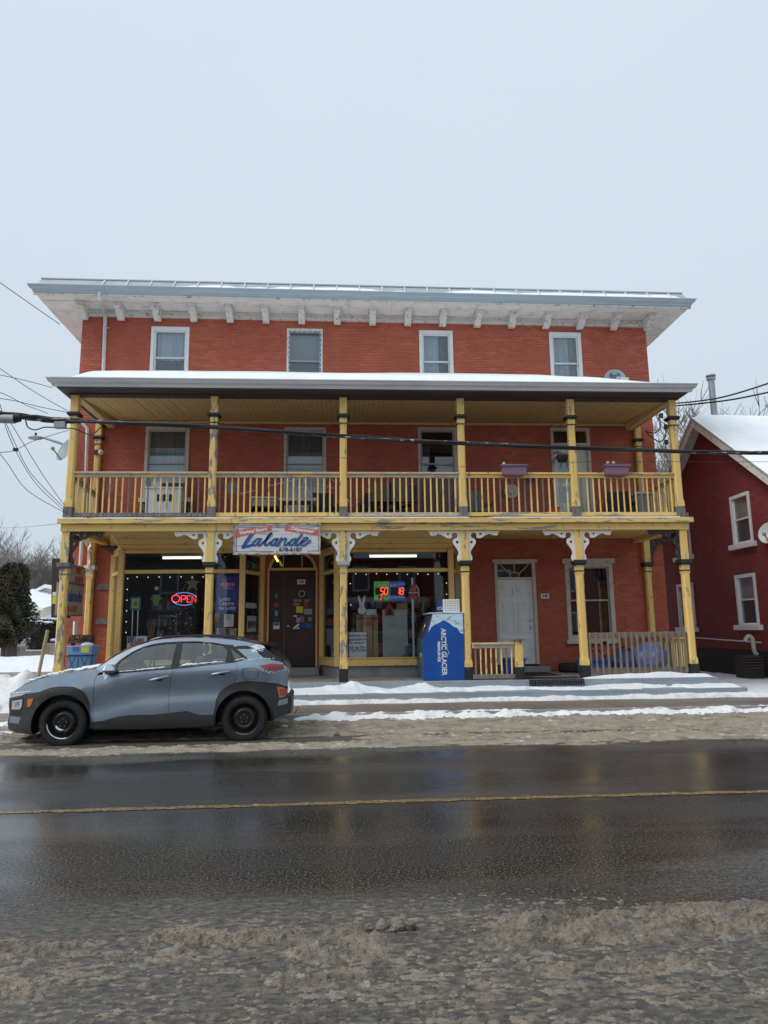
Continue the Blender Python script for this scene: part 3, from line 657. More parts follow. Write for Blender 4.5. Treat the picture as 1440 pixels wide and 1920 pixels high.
# soffit of separate boards with open joints
n = 15; sw_ = (ex1-ex0-.1)/n
for i in range(n):
    x = ex0+.05+i*sw_
    for y0, y1 in ((ey+.06, 17.17), (17.18, WY-.001)):
        fin(MB().box(x, x+sw_-.006, y0, y1, 10.017+rnd.uniform(0, .012), 10.045), 'soffit_board', M['soffit'])
for sx0, sx1 in ((ex0+.05, BX0), (BX1, ex1-.05)):
    for k in range(8):
        fin(MB().box(sx0, sx1, WY+.005+k*.9, WY+.895+k*.9, 10.017+rnd.uniform(0, .012), 10.045), 'soffit_board', M['soffit'])
br = MB().prism([(0, 0), (-.46, 0), (-.46, -.10), (-.40, -.13), (-.33, -.12), (-.27, -.17), (-.16, -.25), (-.09, -.30), (0, -.30)], -.086, .086, 'yz')
br.box(-.115, .115, -.50, -.0, -.012, .0); brm = br.mesh('eave_bracket', M['white_old'])
for i in range(17):
    x = -6.78+i*.950; inst('eave_bracket', brm, bld, (x, WY-.071, 10.014-EK*(x-.8)))
fin(MB().prism([(ex0, 10.01), (ex1, 10.01), (ex1, 10.06), (ex0, 10.06)], ey+.02, ey+.059).box(ex0, ex1, ey+.06, ey+.08, 10.046, 10.3), 'fascia', M['white_old'])
gp = [(0, 0), (-.02, .06), (-.07, .085), (-.10, .15), (-.115, .155), (-.115, .175), (-.085, .175), (.02, .17), (.02, 0)]
def gutter(x0, x1, y, z, m, par, w_=None):
    mb = MB(); prof = [(y+a, z+b) for a, b in gp]; n = len(prof)
    ends = [(x0, -1), (x1, 1)]
    mb.add([(x0+(a-y)*1.0, a, b) for a, b in prof]+[(x1-(a-y)*1.0, a, b) for a, b in prof], [tuple(range(n)), tuple(range(2*n-1, n-1, -1))]+[(i, (i+1) % n, n+(i+1) % n, n+i) for i in range(n)])
    if w_: mb.warp(w_)
    return mb.build('gutter', m, par)
gutter(ex0, ex1, ey+.0, 10.063, M['gutter_b'], bld, G_)
fin(MB().box(ex0+.02, ex0+.12, ey+.05, 25, 10.063, 10.23), 'gutter', M['gutter_b']); fin(MB().box(ex1-.12, ex1-.02, ey+.05, 25, 10.063, 10.23), 'gutter', M['gutter_b'])
# low metal edge of the roof with upright seams and snow caught behind the gutter
fin(MB().add([(ex0+.03, ey+.02, 10.20), (ex1-.03, ey+.02, 10.20), (ex1-.03, 17.15, 10.60), (ex0+.03, 17.15, 10.60), (ex0+.03, 26, 10.60), (ex1-.03, 26, 10.60), (ex0+.03, 26, 10.3), (ex1-.03, 26, 10.3)],
    [(0, 1, 2, 3), (3, 2, 5, 4), (0, 3, 4, 6), (1, 7, 5, 2)]), 'roof', M['seam'])
rf_lip = fin(MB().beam((ex0+.03, 17.15, 10.615), (ex1-.03, 17.15, 10.615), .05, .03), 'roof_edge', M['gutter_b'])
sm_ = MB().beam((0, ey+.01-ey, 0), (0, .36, .42), .035, .03).mesh('roof_seam', M['gutter'])
x = ex0+1.65
while x < ex1-.1:
    inst('roof_seam', sm_, bld, (x, ey+.0, 10.205-EK*(x-.8))); x += .60
def rsn(X, Y): return 10.20+(Y-ey)*1.15-.045+.13*np.maximum(fbm(X*.8, Y*2, 3, 81)-.12-1.1*(Y-ey-.05), -.3)*smooth(-7.9, -4, X)*smooth(9.5, 8.7, X)+.02*smooth(-3, 0, X)-EK*(X-.8)
field('roof_snow', ex0+.1, ex1-.1, ey-.02, 17.05, .05, .03, rsn, M['snowr'], parent=bld)
def dnp(pts, m, r=.045):
    return MB().tube(pts, r, 4, sm=False).build('downpipe', m, bld)
P = at(186, 547, ey-.02); dnp([P+Vector((0, .0, 0)), P+Vector((.01, .03, -.20)), (-6.27, WY-.09, 9.97), (-6.26, WY-.075, 9.88), (-6.22, WY-.075, 8.1)], M['gutter'])
for zz in (9.55, ): MB().box(-6.33, -6.16, WY-.04, WY-.02, zz, zz+.03).build('pipe_clip', M['gutter'], bld)
a, b = at(157, 792, WY-.08), at(164, 800, WY-.08)
dnp([(a.x-.05, WY-.10, a.z+.02), (b.x, WY-.08, b.z-.06), at(161, 885, WY-.08), at(150, 1060, WY-.08)], M['gutter'], .04)
dnp([at(142, 1165, WY-.3), at(141, 1190, WY-.3)], M['gutter'], .06)

# ---- porch roof
px0, px1, gy, gz = -6.27, 7.99, 14.74, 6.885
gutter(px0, px1, gy, gz, M['gutter'], bld)
MB().box(px0+.03, px0+.09, gy+.03, WY, gz+.02, gz+.15).build('gutter', M['gutter'], bld); MB().box(px1-.09, px1-.03, gy+.03, WY, gz+.02, gz+.15).build('gutter', M['gutter'], bld)
MB().add([(px0+.05, gy+.02, 7.05), (px1-.05, gy+.02, 7.05), (px1-1.6, WY, 8.2), (px0+1.6, WY, 8.2), (px0+.05, WY, 7.05), (px1-.05, WY, 7.05)],
         [(0, 1, 2, 3), (0, 3, 4), (1, 5, 2)]).build('porch_roof', M['seam'], bld)
def prs(X, Y):
    base = np.minimum(7.05+.4*(Y-gy), 7.05+.72*np.minimum(X-px0, px1-X))
    th = .155*smooth(px0+.05, px0+.7, X)*smooth(8.0, 5.2, X)+.012
    return base+th*(.75+.4*fbm(X*.5, Y*.8, 3, 91))*smooth(gy-.02, gy+.55, Y)+.012
field('roof_snow', px0+.12, px1-.12, gy+.0, WY-.02, .05, .05, prs, M['snowr'], parent=bld)
MB().box(px0+.1, px1-.1, gy+.02, PY-.11, 6.86, 6.90).box(px0+.1, PX[0]-.12, PY-.11, WY, 6.86, 6.90).box(PX[5]+.12, px1-.1, PY-.11, WY, 6.86, 6.90).build('eave_soffit', M['dark_wood'], bld)
MB().box(PX[0]-.13, PX[5]+.13, PY-.109, PY+.10, CZ, 7.02).build('porch_plate', M['dark_wood'], bld)
MB().box(PX[0]-.10, PX[0]+.06, PY+.101, WY-.01, CZ+.001, 7.0).build('porch_plate', M['ceil'], bld); MB().box(PX[5]-.06, PX[5]+.10, PY+.101, WY-.01, CZ+.001, 7.0).build('porch_plate', M['ceil'], bld)
# sloping ceiling of narrow boards, front to back
cb = MB(); cb.beam((0, PY+.11, CZ+.02), (0, WY-.002, 7.045), .104, .018)
cbm = cb.mesh('ceiling_board', M['ceil'], (0, PY, CZ)); x = PX[0]+.12
while x < PX[5]-.06:
    inst('ceiling_board', cbm, bld, (x, PY, CZ+rnd.choice((0, 0, 0, .002, .004, .008)))); x += .112
MB().add([(PX[0], PY+.1, CZ+.06), (PX[5], PY+.1, CZ+.06), (PX[5], WY, 7.09), (PX[0], WY, 7.09)], [(0, 1, 2, 3)]).build('ceiling_backing', M['dark_wood'], bld)
MB().box(PX[0]+.07, PX[5]-.07, WY-.04, WY-.003, 6.96, 7.02).build('ceiling_trim', M['ceil'], bld)

# ---- posts
def post(x, y, z0, z1, upper, cap, base, pm, w=.165):
    h = w/2; mb = MB(); c = .032
    def oct_(k, hh): return [(k-hh, -hh), (k, -hh), (hh-k, -hh), (hh, k-hh)]
    lo, hi = (z0+.27, z1-.45) if upper else (z0+.27, z1-.80)
    def ring(z, hh, ch): return [(x+sx*(hh-(ch if e else 0)), y+sy_*(hh-(0 if e else ch)), z) for sx, sy_, e in ((-1, -1, 0), (-1, -1, 1), (1, -1, 1), (1, -1, 0), (1, 1, 0), (1, 1, 1), (-1, 1, 1), (-1, 1, 0))]
    rs = [ring(lo, h*1.06, .002), ring(lo+.10, h*1.06, .002), ring(lo+.17, h, c), ring(hi-.22, h*.96, c), ring(hi-.16, h*1.0, .002), ring(z1, h, .002)]
    vs = [p for r in rs for p in r]; fs = [tuple(range(7, -1, -1)), tuple(range(40, 48))]+[(8*i+j, 8*i+(j+1) % 8, 8*i+8+(j+1) % 8, 8*i+8+j) for i in range(5) for j in range(8)]
    p_ = mb.add(vs, fs).build('porch_post', pm, bld, place=(x, y, z0))
    cz = z1-.45 if upper else z1-.76
    mb = MB(); e = .055
    mb.box(x-h-.03, x+h+.03, y-h-.03, y+h+.03, cz-.03, cz); mb.box(x-h-e, x+h+e, y-h-e, y+h+e, cz, cz+.045 if upper else cz+.085)
    if upper: mb.box(x-h-.03, x+h+.03, y-h-.03, y+h+.03, cz+.045, cz+.065)
    mb.build('post_cap', cap, p_, bevel=.006)
    MB().box(x-h-.012, x+h+.012, y-h-.012, y+h+.012, cz-.17, cz-.145).build('post_ring', cap, p_, bevel=.004)
    if upper: mb = MB().box(x-h-.010, x+h+.010, y-h-.010, y+h+.010, z0, z0+.272)
    else: mb = MB().box(x-h-.016, x+h+.016, y-h-.016, y+h+.016, z0, z0+.275)
    mb.build('post_block', base, p_, bevel=.008)
    return p_
for i, x in enumerate(PX):
    post(x, PY, DZ-.02, CZ, True, M['black'], M['grey_wood'], M['yelp'] if i == 1 else M['yel'])
    post(x, PY, FZ, BZ, False, (M['grey_wood'], M['black'], M['alu'], M['black'], M['black'], M['black'])[i],
         (M['grey_wood'], M['black'], M['black'], M['black'], M['black'], M['black'])[i], (M['yelp'], M['yel'], M['yelp'], M['yel'], M['yel'], M['yel'])[i])
for x in (-6.24, 7.93):                                              # pilasters against the wall
    post(x, WY-.07, DZ-.02, 6.97, True, M['black'], M['grey_wood'], M['yel'], .15)
    post(x, WY-.07, FZ, 3.93, False, M['white'] if x < 0 else M['black'], M['black'], M['yel'], .16)
# ---- upper deck and beam
MB().box(-6.06, 7.89, PY-.13, WY-.001, 3.925, DZ-.03).build('deck', M['grey_wood'], bld)
for a, b in ((-6.08, -2.4), (-2.395, 1.6), (1.605, 4.9), (4.905, 7.91)):
    MB().box(a, b, 15.0, PY-.131, 3.915, DZ-.018).build('deck_edge_board', M['yelh'], bld, bevel=.008)
for a, b in ((-6.03, -1.15), (-1.147, .66), (.663, 4.78), (4.783, 7.82)):
    MB().box(a, b, 15.085, 15.30, BZ, 3.914).build('porch_beam', M['yel'] if a != .663 else M['yelh'], bld, bevel=.006)
MB().box(-6.03, -5.85, 15.301, WY, BZ+.02, 3.914).build('porch_beam', M['yel'], bld); MB().box(7.63, 7.82, 15.301, WY, BZ+.02, 3.914).build('porch_beam', M['yel'], bld)
def dsn(X, Y): return DZ-.035+.035*smooth(.25, .55, fbm(X*1.3, Y*5, 4, 95)+.15)*smooth(14.99, 15.03, Y)
field('deck_snow', -6.05, 7.6, 14.995, 15.15, .04, .02, dsn, M['snow'], parent=bld)
sb = MB().box(PX[0], PX[5], 0, .136, 0, .015).mesh('soffit_plank', M['bay'])
for k in range(17): inst('soffit_plank', sb, bld, (0, 15.31+k*.14, 3.895+rnd.uniform(0, .003)))
# ---- upper railings
bal = MB(); bal.tube([(0, 0, 0), (0, 0, .10), (0, 0, .70), (0, 0, .78)], [.018, .020, .020, .018], 6); bam = [bal.mesh('baluster', M[q]) for q in ('bal', 'bal', 'bal', 'yel', 'picket')]
def rail(p, q, z0, z1, tm, bm, n=None):
    p, q = Vector(p), Vector(q); d = q-p; L = d.length; u = d.normalized()
    root = MB().beam((p.x, p.y, z1-.025), (q.x, q.y, z1-.025), .13, .045).beam((p.x, p.y, z1-.085), (q.x, q.y, z1-.085), .05, .075).build('railing', tm, bld, place=(p.x, p.y, z0), bevel=.006)
    MB().beam((p.x, p.y, z0+.045), (q.x, q.y, z0+.045), .06, .09).build('bottom_rail', bm, root, bevel=.006)
    n = n or int(round(L/.139)); h = (z1-.12)-(z0+.09)
    for i in range(n):
        c = p+d*((i+.6)/(n+.2)); inst('baluster', rnd.choice(bam), root, (c.x, c.y, z0+.088), rz=rnd.uniform(-.3, .3), scale=(1, 1, h/.78+.004))
    return root
RL = [(M['yelw'], M['grey_wood']), (M['yelw'], M['yel']), (M['yelw'], M['yelw']), (M['yel'], M['yelh']), (M['yelh'], M['yelh'])]
for i in range(5): rail((PX[i]+.08, PY, 0), (PX[i+1]-.08, PY, 0), 4.085, 5.09, *RL[i])
rail((PX[0], PY+.09, 0), (PX[0]-.25, WY-.15, 0), 4.085, 5.05, M['yelw'], M['yel']); rail((PX[5], PY+.09, 0), (PX[5]+.2, WY-.15, 0), 4.085, 5.05, M['yel'], M['yel'])
# ---- lower railings
nx = 3.80
nw = MB().box(nx-.082, nx+.082, PY-.18, PY-.016, FZ+.26, 1.34).build('newel_post', M['yel'], bld, bevel=.006)
MB().box(nx-.095, nx+.095, PY-.193, PY-.003, FZ, FZ+.262).build('newel_block', M['black'], nw, bevel=.005)
MB().box(nx-.14, nx+.14, PY-.235, PY+.04, 1.341, 1.385).build('newel_cap', M['grey_wood'], nw, bevel=.008)
rail((PX[3]+.09, PY-.09, 0), (nx-.085, PY-.09, 0), .54, 1.305, M['yelw'], M['picket'], 8)
rt = MB().box(PX[4]+.09, PX[5]-.09, PY-.02, PY+.03, 1.365, 1.485).build('railing', M['picket'], bld, bevel=.005)
MB().box(PX[4]+.09, PX[5]-.09, PY-.02, PY+.03, .60, .73).build('bottom_rail', M['picket'], rt, bevel=.005)
pk = MB().box(-.019, .019, -.02, .02, 0, .88).mesh('picket', M['picket'])
for i in range(17): inst('picket', pk, rt, (PX[4]+.13+i*.1335, PY-.042, .61+rnd.uniform(-.006, .006)), rot=(0, rnd.uniform(-.008, .008), 0))
rail((PX[5]+.02, PY+.1, 0), (PX[5]+.22, WY-.15, 0), .54, 1.36, M['yel'], M['yel'])
# ---- fretwork brackets
s_ = .00248
raw = [(195, 175), (490, 172), (490, 465), (478, 466), (462, 445), (455, 425), (458, 402), (468, 385), (468, 362), (457, 338), (438, 312), (422, 288), (420, 265), (430, 247), (441, 243)]
raw += [(437+27*math.cos(t), 216+27*math.sin(t)) for t in np.linspace(1.35, -4.05+.0, 14)][1:-1]
raw += [(408, 236), (392, 241), (370, 238), (345, 224), (318, 208), (290, 199), (262, 214), (225, 216), (214, 204), (216, 194)]
fret = [((x-490)*s_, -(y-172)*s_) for x, y in raw]
hol = [[((x-490)*s_, -(y-172)*s_) for x, y in circ(cx, cz, r, 10)] for cx, cz, r in ((376, 203, 12), (459, 276, 13))]
def bracket(x, y, z, side, m, rz=0):
    mb = MB(); f = lambda l: [(u*side, v) for u, v in l]
    mb.cdt(f(fret), [f(h) for h in hol], -.022, .022)
    o = reg(bpy.data.objects.new('fretwork_bracket', mb.mesh('fretwork_bracket', m)), bld, (x, y, z)); o.rotation_euler = (0, 0, rz); return o
for i, sides in ((1, (1, -1)), (2, (1, -1)), (3, (1, -1)), (4, (1, -1))):
    for sd_ in sides: bracket(PX[i]-sd_*.083, PY-.02, BZ-.002, sd_, M['bracket'])
bracket(PX[0]+.083, PY-.02, BZ-.002, -1, M['black']); bracket(PX[5]-.083, PY-.02, BZ-.002, 1, M['black'])
bracket(PX[0], PY+.09, BZ-.002, -1, M['black'], R(90)); bracket(PX[5], PY+.09, BZ-.002, -1, M['black'], R(90))
bracket(-6.24, WY-.16, 3.88, 1, M['bracket'], R(90)); bracket(8.02, WY-.10, 3.88, -1, M['black'], R(0))
# ---- porch floor and steps
MB().box(-6.25, 8.12, 14.96, WY+.3, .0, FZ).build('porch_floor', M['step'], bld, bevel=.015)
MB().box(-6.1, 8.0, 15.35, WY-.01, FZ, FZ+.006).build('floor_paint', mat('worn_porch_floor', (.20, .17, .15), .6, c2=(.30, .29, .28), sc=2, lo=.4, hi=.6, bump=.2), bld)
MB().box(-1.25, 8.46, 14.44, 14.959, .0, .325).build('step', M['step'], bld, bevel=.015)
MB().box(3.9, 5.16, WY-.36, WY+.01, FZ+.001, .66).build('step', M['concrete'], bld, bevel=.01)
def fsn(X, Y):
    f = smooth(.30, .5, fbm(X*.9, Y*3, 4, 97)+.3*smooth(15.25, 15.0, Y)-.12)
    f = f*smooth(4.9, 5.6, X)*smooth(.25, .6, fbm(X*3, Y*6, 4, 99)+.25)
    f = f*smooth(14.965, 15.03, Y)*smooth(8.1, 7.95, X)*smooth(15.5, 15.4, Y)
    return FZ-.012+f*(.03+.07*fbm(X*2, Y*3, 3, 98)+.05*np.exp(-((X-7)/.9)**2))
field('porch_snow', 4.9, 8.1, 14.965, 15.5, .03, .025, fsn, M['snow'], parent=bld)
# ---------------------------------------------------------------- shopfronts
def z5(x, y): return x/4.8, 960+y/4.8
def z6(x, y): return 200+x/4.8, 960+y/4.8
def z7(x, y): return 420+x/5.538, 960+y/5.538
def z8(x, y): return 580+x/4.5, 960+y/4.5
def z9(x, y): return 760+x/4.8, 960+y/4.8
def bay(A, B, C, D):
    pts = [Vector((*p, 0)) for p in (A, B, C, D)]
    root = MB().prism([A, B, C, D], FZ, .77, 'xy').build('shopfront', M['concrete'], bld)
    fr = M['bay']
    for i, p in enumerate(pts):
        w_ = .13 if i in (1, 2) else .12
        MB().box(p.x-w_/2, p.x+w_/2, p.y-w_/2-.02, p.y+w_/2-.02, .77, 3.52).build('corner_post', fr, root, bevel=.006)
    for i in range(3):
        p, q = pts[i], pts[i+1]; d = (q-p).normalized(); a, b = p+d*.075, q-d*.075; up = Vector((0, 0, 1))
        mb = MB()
        for z, h, t in ((.85, .155, .16), (3.01, .085, .10), (3.485, .08, .10)):
            mb.beam(a+up*z, b+up*z, t, h)
        mb.beam(a+up*.95-d*.02, b+up*.95+d*.02, .19, .03); mb.build('window_rail', fr, root, bevel=.006)
        for z0, z1 in ((.935, 2.965), (3.055, 3.445)):
            MB().beam(a+up*((z0+z1)/2), b+up*((z0+z1)/2), .012, z1-z0).build('pane', M['shop_glass'], root)
    # flared cornice of three boards
    for k in range(3):
        z0, z1 = 3.525+k*.125, 3.525+(k+1)*.125-.006; o0, o1 = .02+k*.10, .02+(k+1)*.10-.004
        mb = MB()
        def off(o): return [Vector((A[0]-o*.5, A[1], 0)), Vector((B[0]-o*.6, B[1]-o, 0)), Vector((C[0]+o*.6, C[1]-o, 0)), Vector((D[0]+o*.5, D[1], 0))]
        P, Q = off(o0), off(o1); P2, Q2 = [v+Vector((0, .03, 0)) for v in P], [v+Vector((0, .03, 0)) for v in Q]
        vs = [(*v.xy, z0) for v in P]+[(*v.xy, z1) for v in Q]+[(*v.xy, z0) for v in P2]+[(*v.xy, z1) for v in Q2]
        mb.add(vs, [(i, i+1, i+5, i+4) for i in range(3)]+[(i+8, i+12, i+13, i+9) for i in range(3)]+[(i, i+8, i+9, i+1) for i in range(3)]+[(i+4, i+5, i+13, i+12) for i in range(3)])
        mb.build('cornice_board', fr, root)
    MB().prism([(A[0], A[1]+.05), (B[0]+.05, B[1]+.05), (C[0]-.05, C[1]+.05), (D[0], D[1]+.05)], .775, .80, 'xy').build('display_floor', M['board'], root)
    return root
bay((-5.70, 17.68), (-5.18, 16.62), (-2.36, 16.62), (-2.02, 17.66))
bay((-.52, 17.66), (-.14, 16.62), (2.61, 16.62), (2.97, 17.68))
mb = MB()
mb.box(-5.8, 3.2, 20.6, 20.7, .5, 3.8); mb.box(-5.75, 3.1, 17.97, 20.6, .70, .74); mb.box(-5.75, 3.1, 16.70, 20.6, 3.60, 3.64); mb.box(-5.85, -5.76, 17.97, 20.6, .5, 3.8); mb.box(3.1, 3.2, 17.97, 20.6, .5, 3.8)
mb.box(-1.95, -1.9, 18.3, 20.6, .74, 3.6); mb.box(-.62, -.57, 18.3, 20.6, .74, 3.6)
mb.build('interior', M['dark_in'], bld)
# shelves standing in the shop behind the glass
for x0, x1 in ((-5.2, -3.9), (-3.6, -2.4), (.2, 1.3), (1.6, 2.7)):
    sh = thing('shop_shelf', ((x0+x1)/2, 19.3, .74), 'dim shop shelving seen through the glass behind the %s' % {-5.2: 'teal poster', -3.6: 'neon sign', .2: 'cardboard display', 1.6: 'white pole'}[x0], 'shelf', 'shelves inside the shop')
    MB().box(x0, x1, 19.25, 19.3, .74, 2.5).build('back_panel', M['board'], sh)
    for z in (.95, 1.35, 1.75, 2.15): MB().box(x0, x1, 18.9, 19.249, z, z+.03).build('shelf_board', M['board'], sh)
    for z in (.98, 1.38, 1.78, 2.18):
        x = x0+.04
        while x < x1-.15:
            w_ = rnd.uniform(.07, .16); MB().box(x, x+w_, 18.95, 19.2, z+.001, z+rnd.uniform(.14, .28)).build('packet', rnd.choice([M['board'], M['cardboard'], M['tarp'], M['letter_red'], M['grey_plastic'], M['dk_furn'], M['dk_furn']]), sh); x += w_+.02
for (p, q), lab in (((z6(505, 412), z6(852, 412)), 'lit fluorescent tube above the red neon sign'), ((z8(508, 372), z8(905, 372)), 'lit fluorescent tube above the lottery jackpot display')):
    a, b = at(*p, 17.55), at(*q, 17.55); c = (a+b)/2
    t = thing('ceiling_light', c, lab, 'light', 'fluorescent lights in the shop windows')
    MB().tube([(a.x, c.y, c.z), (b.x, c.y, c.z)], .03, 8).build('tube', M['tube_on'], t)
    MB().box(a.x-.04, b.x+.04, c.y-.05, c.y+.05, c.z+.04, 3.60).build('housing', M['grey_plastic'], t)
# strings of little warm lamps round the panes
def string(pts, lab, grp='warm lights round the shop windows'):
    t = thing('string_lights', pts[0], lab, 'string lights', grp)
    MB().tube(pts, .004, 4).build('wire', M['cable'], t)
    for p in pts: inst('bulb', bulb, t, p-Vector((0, .01, .012)), rz=0)
    return t
bulb = MB().ball((0, 0, 0), .013, 6).mesh('bulb', M['lamp_on'])
string([at(*z6(190-i*3, 595+i*97), 16.70) for i in range(6)][::-1]+[at(*z6(275+i*99, 580+(i % 2)*3), 16.70) for i in range(7)], 'string of warm lamps round the window with the neon sign')
string([at(*z8(350, 780), 16.70), at(*z8(345, 600), 16.7)]+[at(*z8(392+i*87, 517+(i % 2)*5), 16.70) for i in range(9)]+[at(*z8(1157, 595), 16.7), at(*z8(1157, 690), 16.7)], 'string of warm lamps round the window with the jackpot display')
# neon OPEN sign
YN = 16.76
ns = thing('neon_sign', at(*z6(697, 840), YN), 'glowing red neon OPEN sign ringed by a blue oval', 'neon sign')
def nt_(pts, m, name, r=.011): MB().tube([at(*z6(*p), YN) for p in pts], r, 6).build(name, m, ns)
nt_(spline([(622+36*math.cos(t), 780+32*math.sin(t)) for t in np.linspace(0, 6.2832, 20)], 2), M['neon_red'], 'letter')
nt_([(672, 812), (672, 752), (700, 752), (712, 762), (712, 776), (700, 786), (676, 786)], M['neon_red'], 'letter')
nt_([(756, 754), (724, 754), (724, 782), (748, 782), (724, 783), (724, 811), (758, 811)], M['neon_red'], 'letter')
nt_([(768, 814), (768, 754), (802, 812), (804, 752)], M['neon_red'], 'letter')
nt_([(697+112*math.cos(t), 782+57*math.sin(t)) for t in np.linspace(-2.3, -.25, 16)], M['neon_blue'], 'border_tube', .008)
nt_([(697+112*math.cos(t), 782+57*math.sin(t)) for t in np.linspace(.9, 2.85, 16)], M['neon_blue'], 'border_tube', .008)
MB().box(*[f(v) for f, v in ()]) if False else None
a, b = at(*z6(590, 742), YN+.05), at(*z6(806, 822), YN+.05)
MB().box(a.x, b.x, YN+.03, YN+.05, b.z, a.z).build('backing_panel', M['black_plastic'], ns)
# flat decorations
def card(name, box, fn, Y, m, lab, cat, group=None, th=.006, parent=None):
    a, b = at(*fn(box[0], box[1]), Y), at(*fn(box[2], box[3]), Y)
    mb = MB().box(min(a.x, b.x), max(a.x, b.x), Y, Y+th, min(a.z, b.z), max(a.z, b.z))
    if parent: return mb.build(name, m, parent)
    return tag(mb.build(name, m), lab, cat, group)
def wr(s, px, fn, Y, size, m, par, **k):
    p = at(*fn(*px), Y); return text(s, size, m, (p.x, Y-.004, p.z), par, **k)
c = at(*z6(753, 640), YN); k = 10; st_ = [(c.x+(.20 if i % 2 == 0 else .085)*math.sin(math.pi*i/5), c.z+(.20 if i % 2 == 0 else .085)*math.cos(math.pi*i/5)) for i in range(10)]
tag(MB().prism(st_, YN+.25, YN+.28).build('star_ornament', M['gold']), 'dull gold star above the neon sign', 'ornament')
c = at(*z6(447, 775), YN); lf = [(c.x+r*math.sin(t), c.z+r*math.cos(t)) for t, r in ((0, .10), (.4, .07), (.8, .14), (1.2, .08), (1.6, .15), (2.1, .09), (2.6, .13), (3.14, .20), (3.7, .13), (4.2, .09), (4.7, .15), (5.1, .08), (5.5, .14), (5.9, .07))]
lo = thing('leaf_ornament', c, 'green paper leaf hanging under a small pale ball', 'ornament')
MB().prism(lf, YN, YN+.012).build('leaf', M['green'], lo); cb_ = at(*z6(450, 688), YN); MB().ball(cb_, .05, 10).build('ball', M['lamp_white'], lo)
ps = thing('poster_stand', at(*z6(250, 1110), YN), 'teal framed card standing on two pale legs', 'poster stand')
card('frame', (215, 765, 303, 880), z6, YN, M['teal'], '', '', parent=ps); card('picture', (232, 785, 285, 862), z6, YN-.004, M['yellow_p'], '', '', parent=ps, th=.003); card('picture', (243, 797, 275, 850), z6, YN-.007, M['gold'], '', '', parent=ps, th=.003)
for x in (235, 283): MB().tube([at(*z6(x, 880), YN), at(*z6(x-8, 1112), YN)], .012, 6).build('leg', M['letter_white'], ps)
gr = thing('dried_grass', at(*z6(400, 1150), YN+.05), 'bunch of dried brown grass plumes in the shop window', 'dried plant')
for i in range(16):
    b0 = at(*z6(395, 1150), YN+.05); p = at(*z6(400+rnd.uniform(-38, 42), 985+rnd.uniform(0, 60)), YN+.05+rnd.uniform(-.05, .05))
    MB().tube([b0, (b0+p)/2+Vector((rnd.uniform(-.01, .01), 0, 0)), p], [.003, .012, .004], 5).build('stem', M['straw'], gr)
bn = card('banner', (185, 1118, 356, 1262), z6, YN+.02, M['paper'], 'white banner with red and blue lettering behind the car windscreen', 'banner')
a = at(*z6(187, 1120), YN); MB().add([(a.x, YN+.017, a.z), (a.x+.20, YN+.017, a.z), (a.x+.10, YN+.017, a.z-.12), (a.x, YN+.017, a.z-.17)], [(0, 1, 2, 3)]).build('blue_corner', M['tarp'], bn)
for s, px, sz, mm in (('SLUSH', (275, 1158), .105, 'letter_red'), ('PUPPIE', (275, 1193), .105, 'letter_red'), ('~~~~', (290, 1228), .1, 'tarp')):
    if s[0] != '~': wr(s, px, z6, YN+.018, sz, M[mm], bn, rot=(R(90), R(-6), 0), bold=.004)
tr = thing('christmas_tree', at(*z6(722, 1120), 17.3), 'dark artificial Christmas tree with pale baubles under the neon sign', 'christmas tree')
base = WL[tr.name]; mb = MB()
MB().tube([base, base+Vector((0, 0, 1.35))], [.035, .01], 6).build('trunk', M['bark'], tr)
for i in range(420):
    h = rnd.uniform(.0, 1.4); rr = (.62*(1-h/1.45)+.03)*rnd.uniform(.35, 1); t = rnd.uniform(0, 6.283); p = base+Vector((rr*math.cos(t), .8*rr*math.sin(t), h))
    d = Vector((math.cos(t), math.sin(t), -.3))*rnd.uniform(.08, .15); s2 = d.cross(Vector((0, 0, 1))).normalized()*.028
    mb.add([p-s2, p+d, p+s2, p-d*.4+Vector((0, 0, .02))], [(0, 1, 2, 3)])
mb.build('branches', M['tree_dark'], tr)
bbl = MB().ball((0, 0, 0), .022, 6).mesh('bauble', M['letter_white']); bb2 = MB().ball((0, 0, 0), .03, 6).mesh('bauble', M['pink'])
for i in range(70):
    h = rnd.uniform(.02, 1.3); rr = (.62*(1-h/1.45)+.02); t = rnd.uniform(3.2, 6.2); inst('bauble', bbl if i % 6 else bb2, tr, base+Vector((rr*math.cos(t), .8*rr*math.sin(t), h)), scale=(.55,)*3 if i % 6 else None)
ls = card('lottery_sign', (985, 560, 1180, 905), z6, YN, M['blue_sheet'], 'tall blue lottery sheet with a pink star and white words', 'sign')
st_ = [at(*z6(x, y), YN) for x, y in ((1046, 598), (1078, 632), (1130, 640), (1100, 668), (1144, 697), (1046, 697))]
MB().prism([(p.x, p.z) for p in st_], YN-.004, YN-.001).build('star', M['pink'], ls)
for i, ch in enumerate('OLG'):
    p = at(*z6(1041+i*46, 653), YN); MB().lathe([(.036, 0), (.045, 0)], (p.x, YN-.006, p.z), 'y', 18).build('ring', M['letter_white'], ls)
    text(ch, .06, M['letter_white'], (p.x, YN-.006, p.z), ls, bold=.003)
for s, px in (('Lotto', (1062, 783)), ('Centre', (1076, 823)), ('de Loto', (1084, 863))): wr(s, px, z6, YN, .125, M['letter_white'], ls, bold=.003)
ws = card('notice', (1057, 920, 1140, 1032), z6, YN, M['paper'], 'white printed notice taped under the blue lottery sheet', 'notice')
for i in range(5): card('print_line', (1068, 930+i*9, 1130-(i % 3)*10, 933+i*9), z6, YN-.003, M['grey_plastic'], '', '', parent=ws, th=.002)
sk = thing('stocking_sticker', at(*z6(995, 990), YN), 'red Christmas stocking with a green top beside the fretwork post', 'sticker')
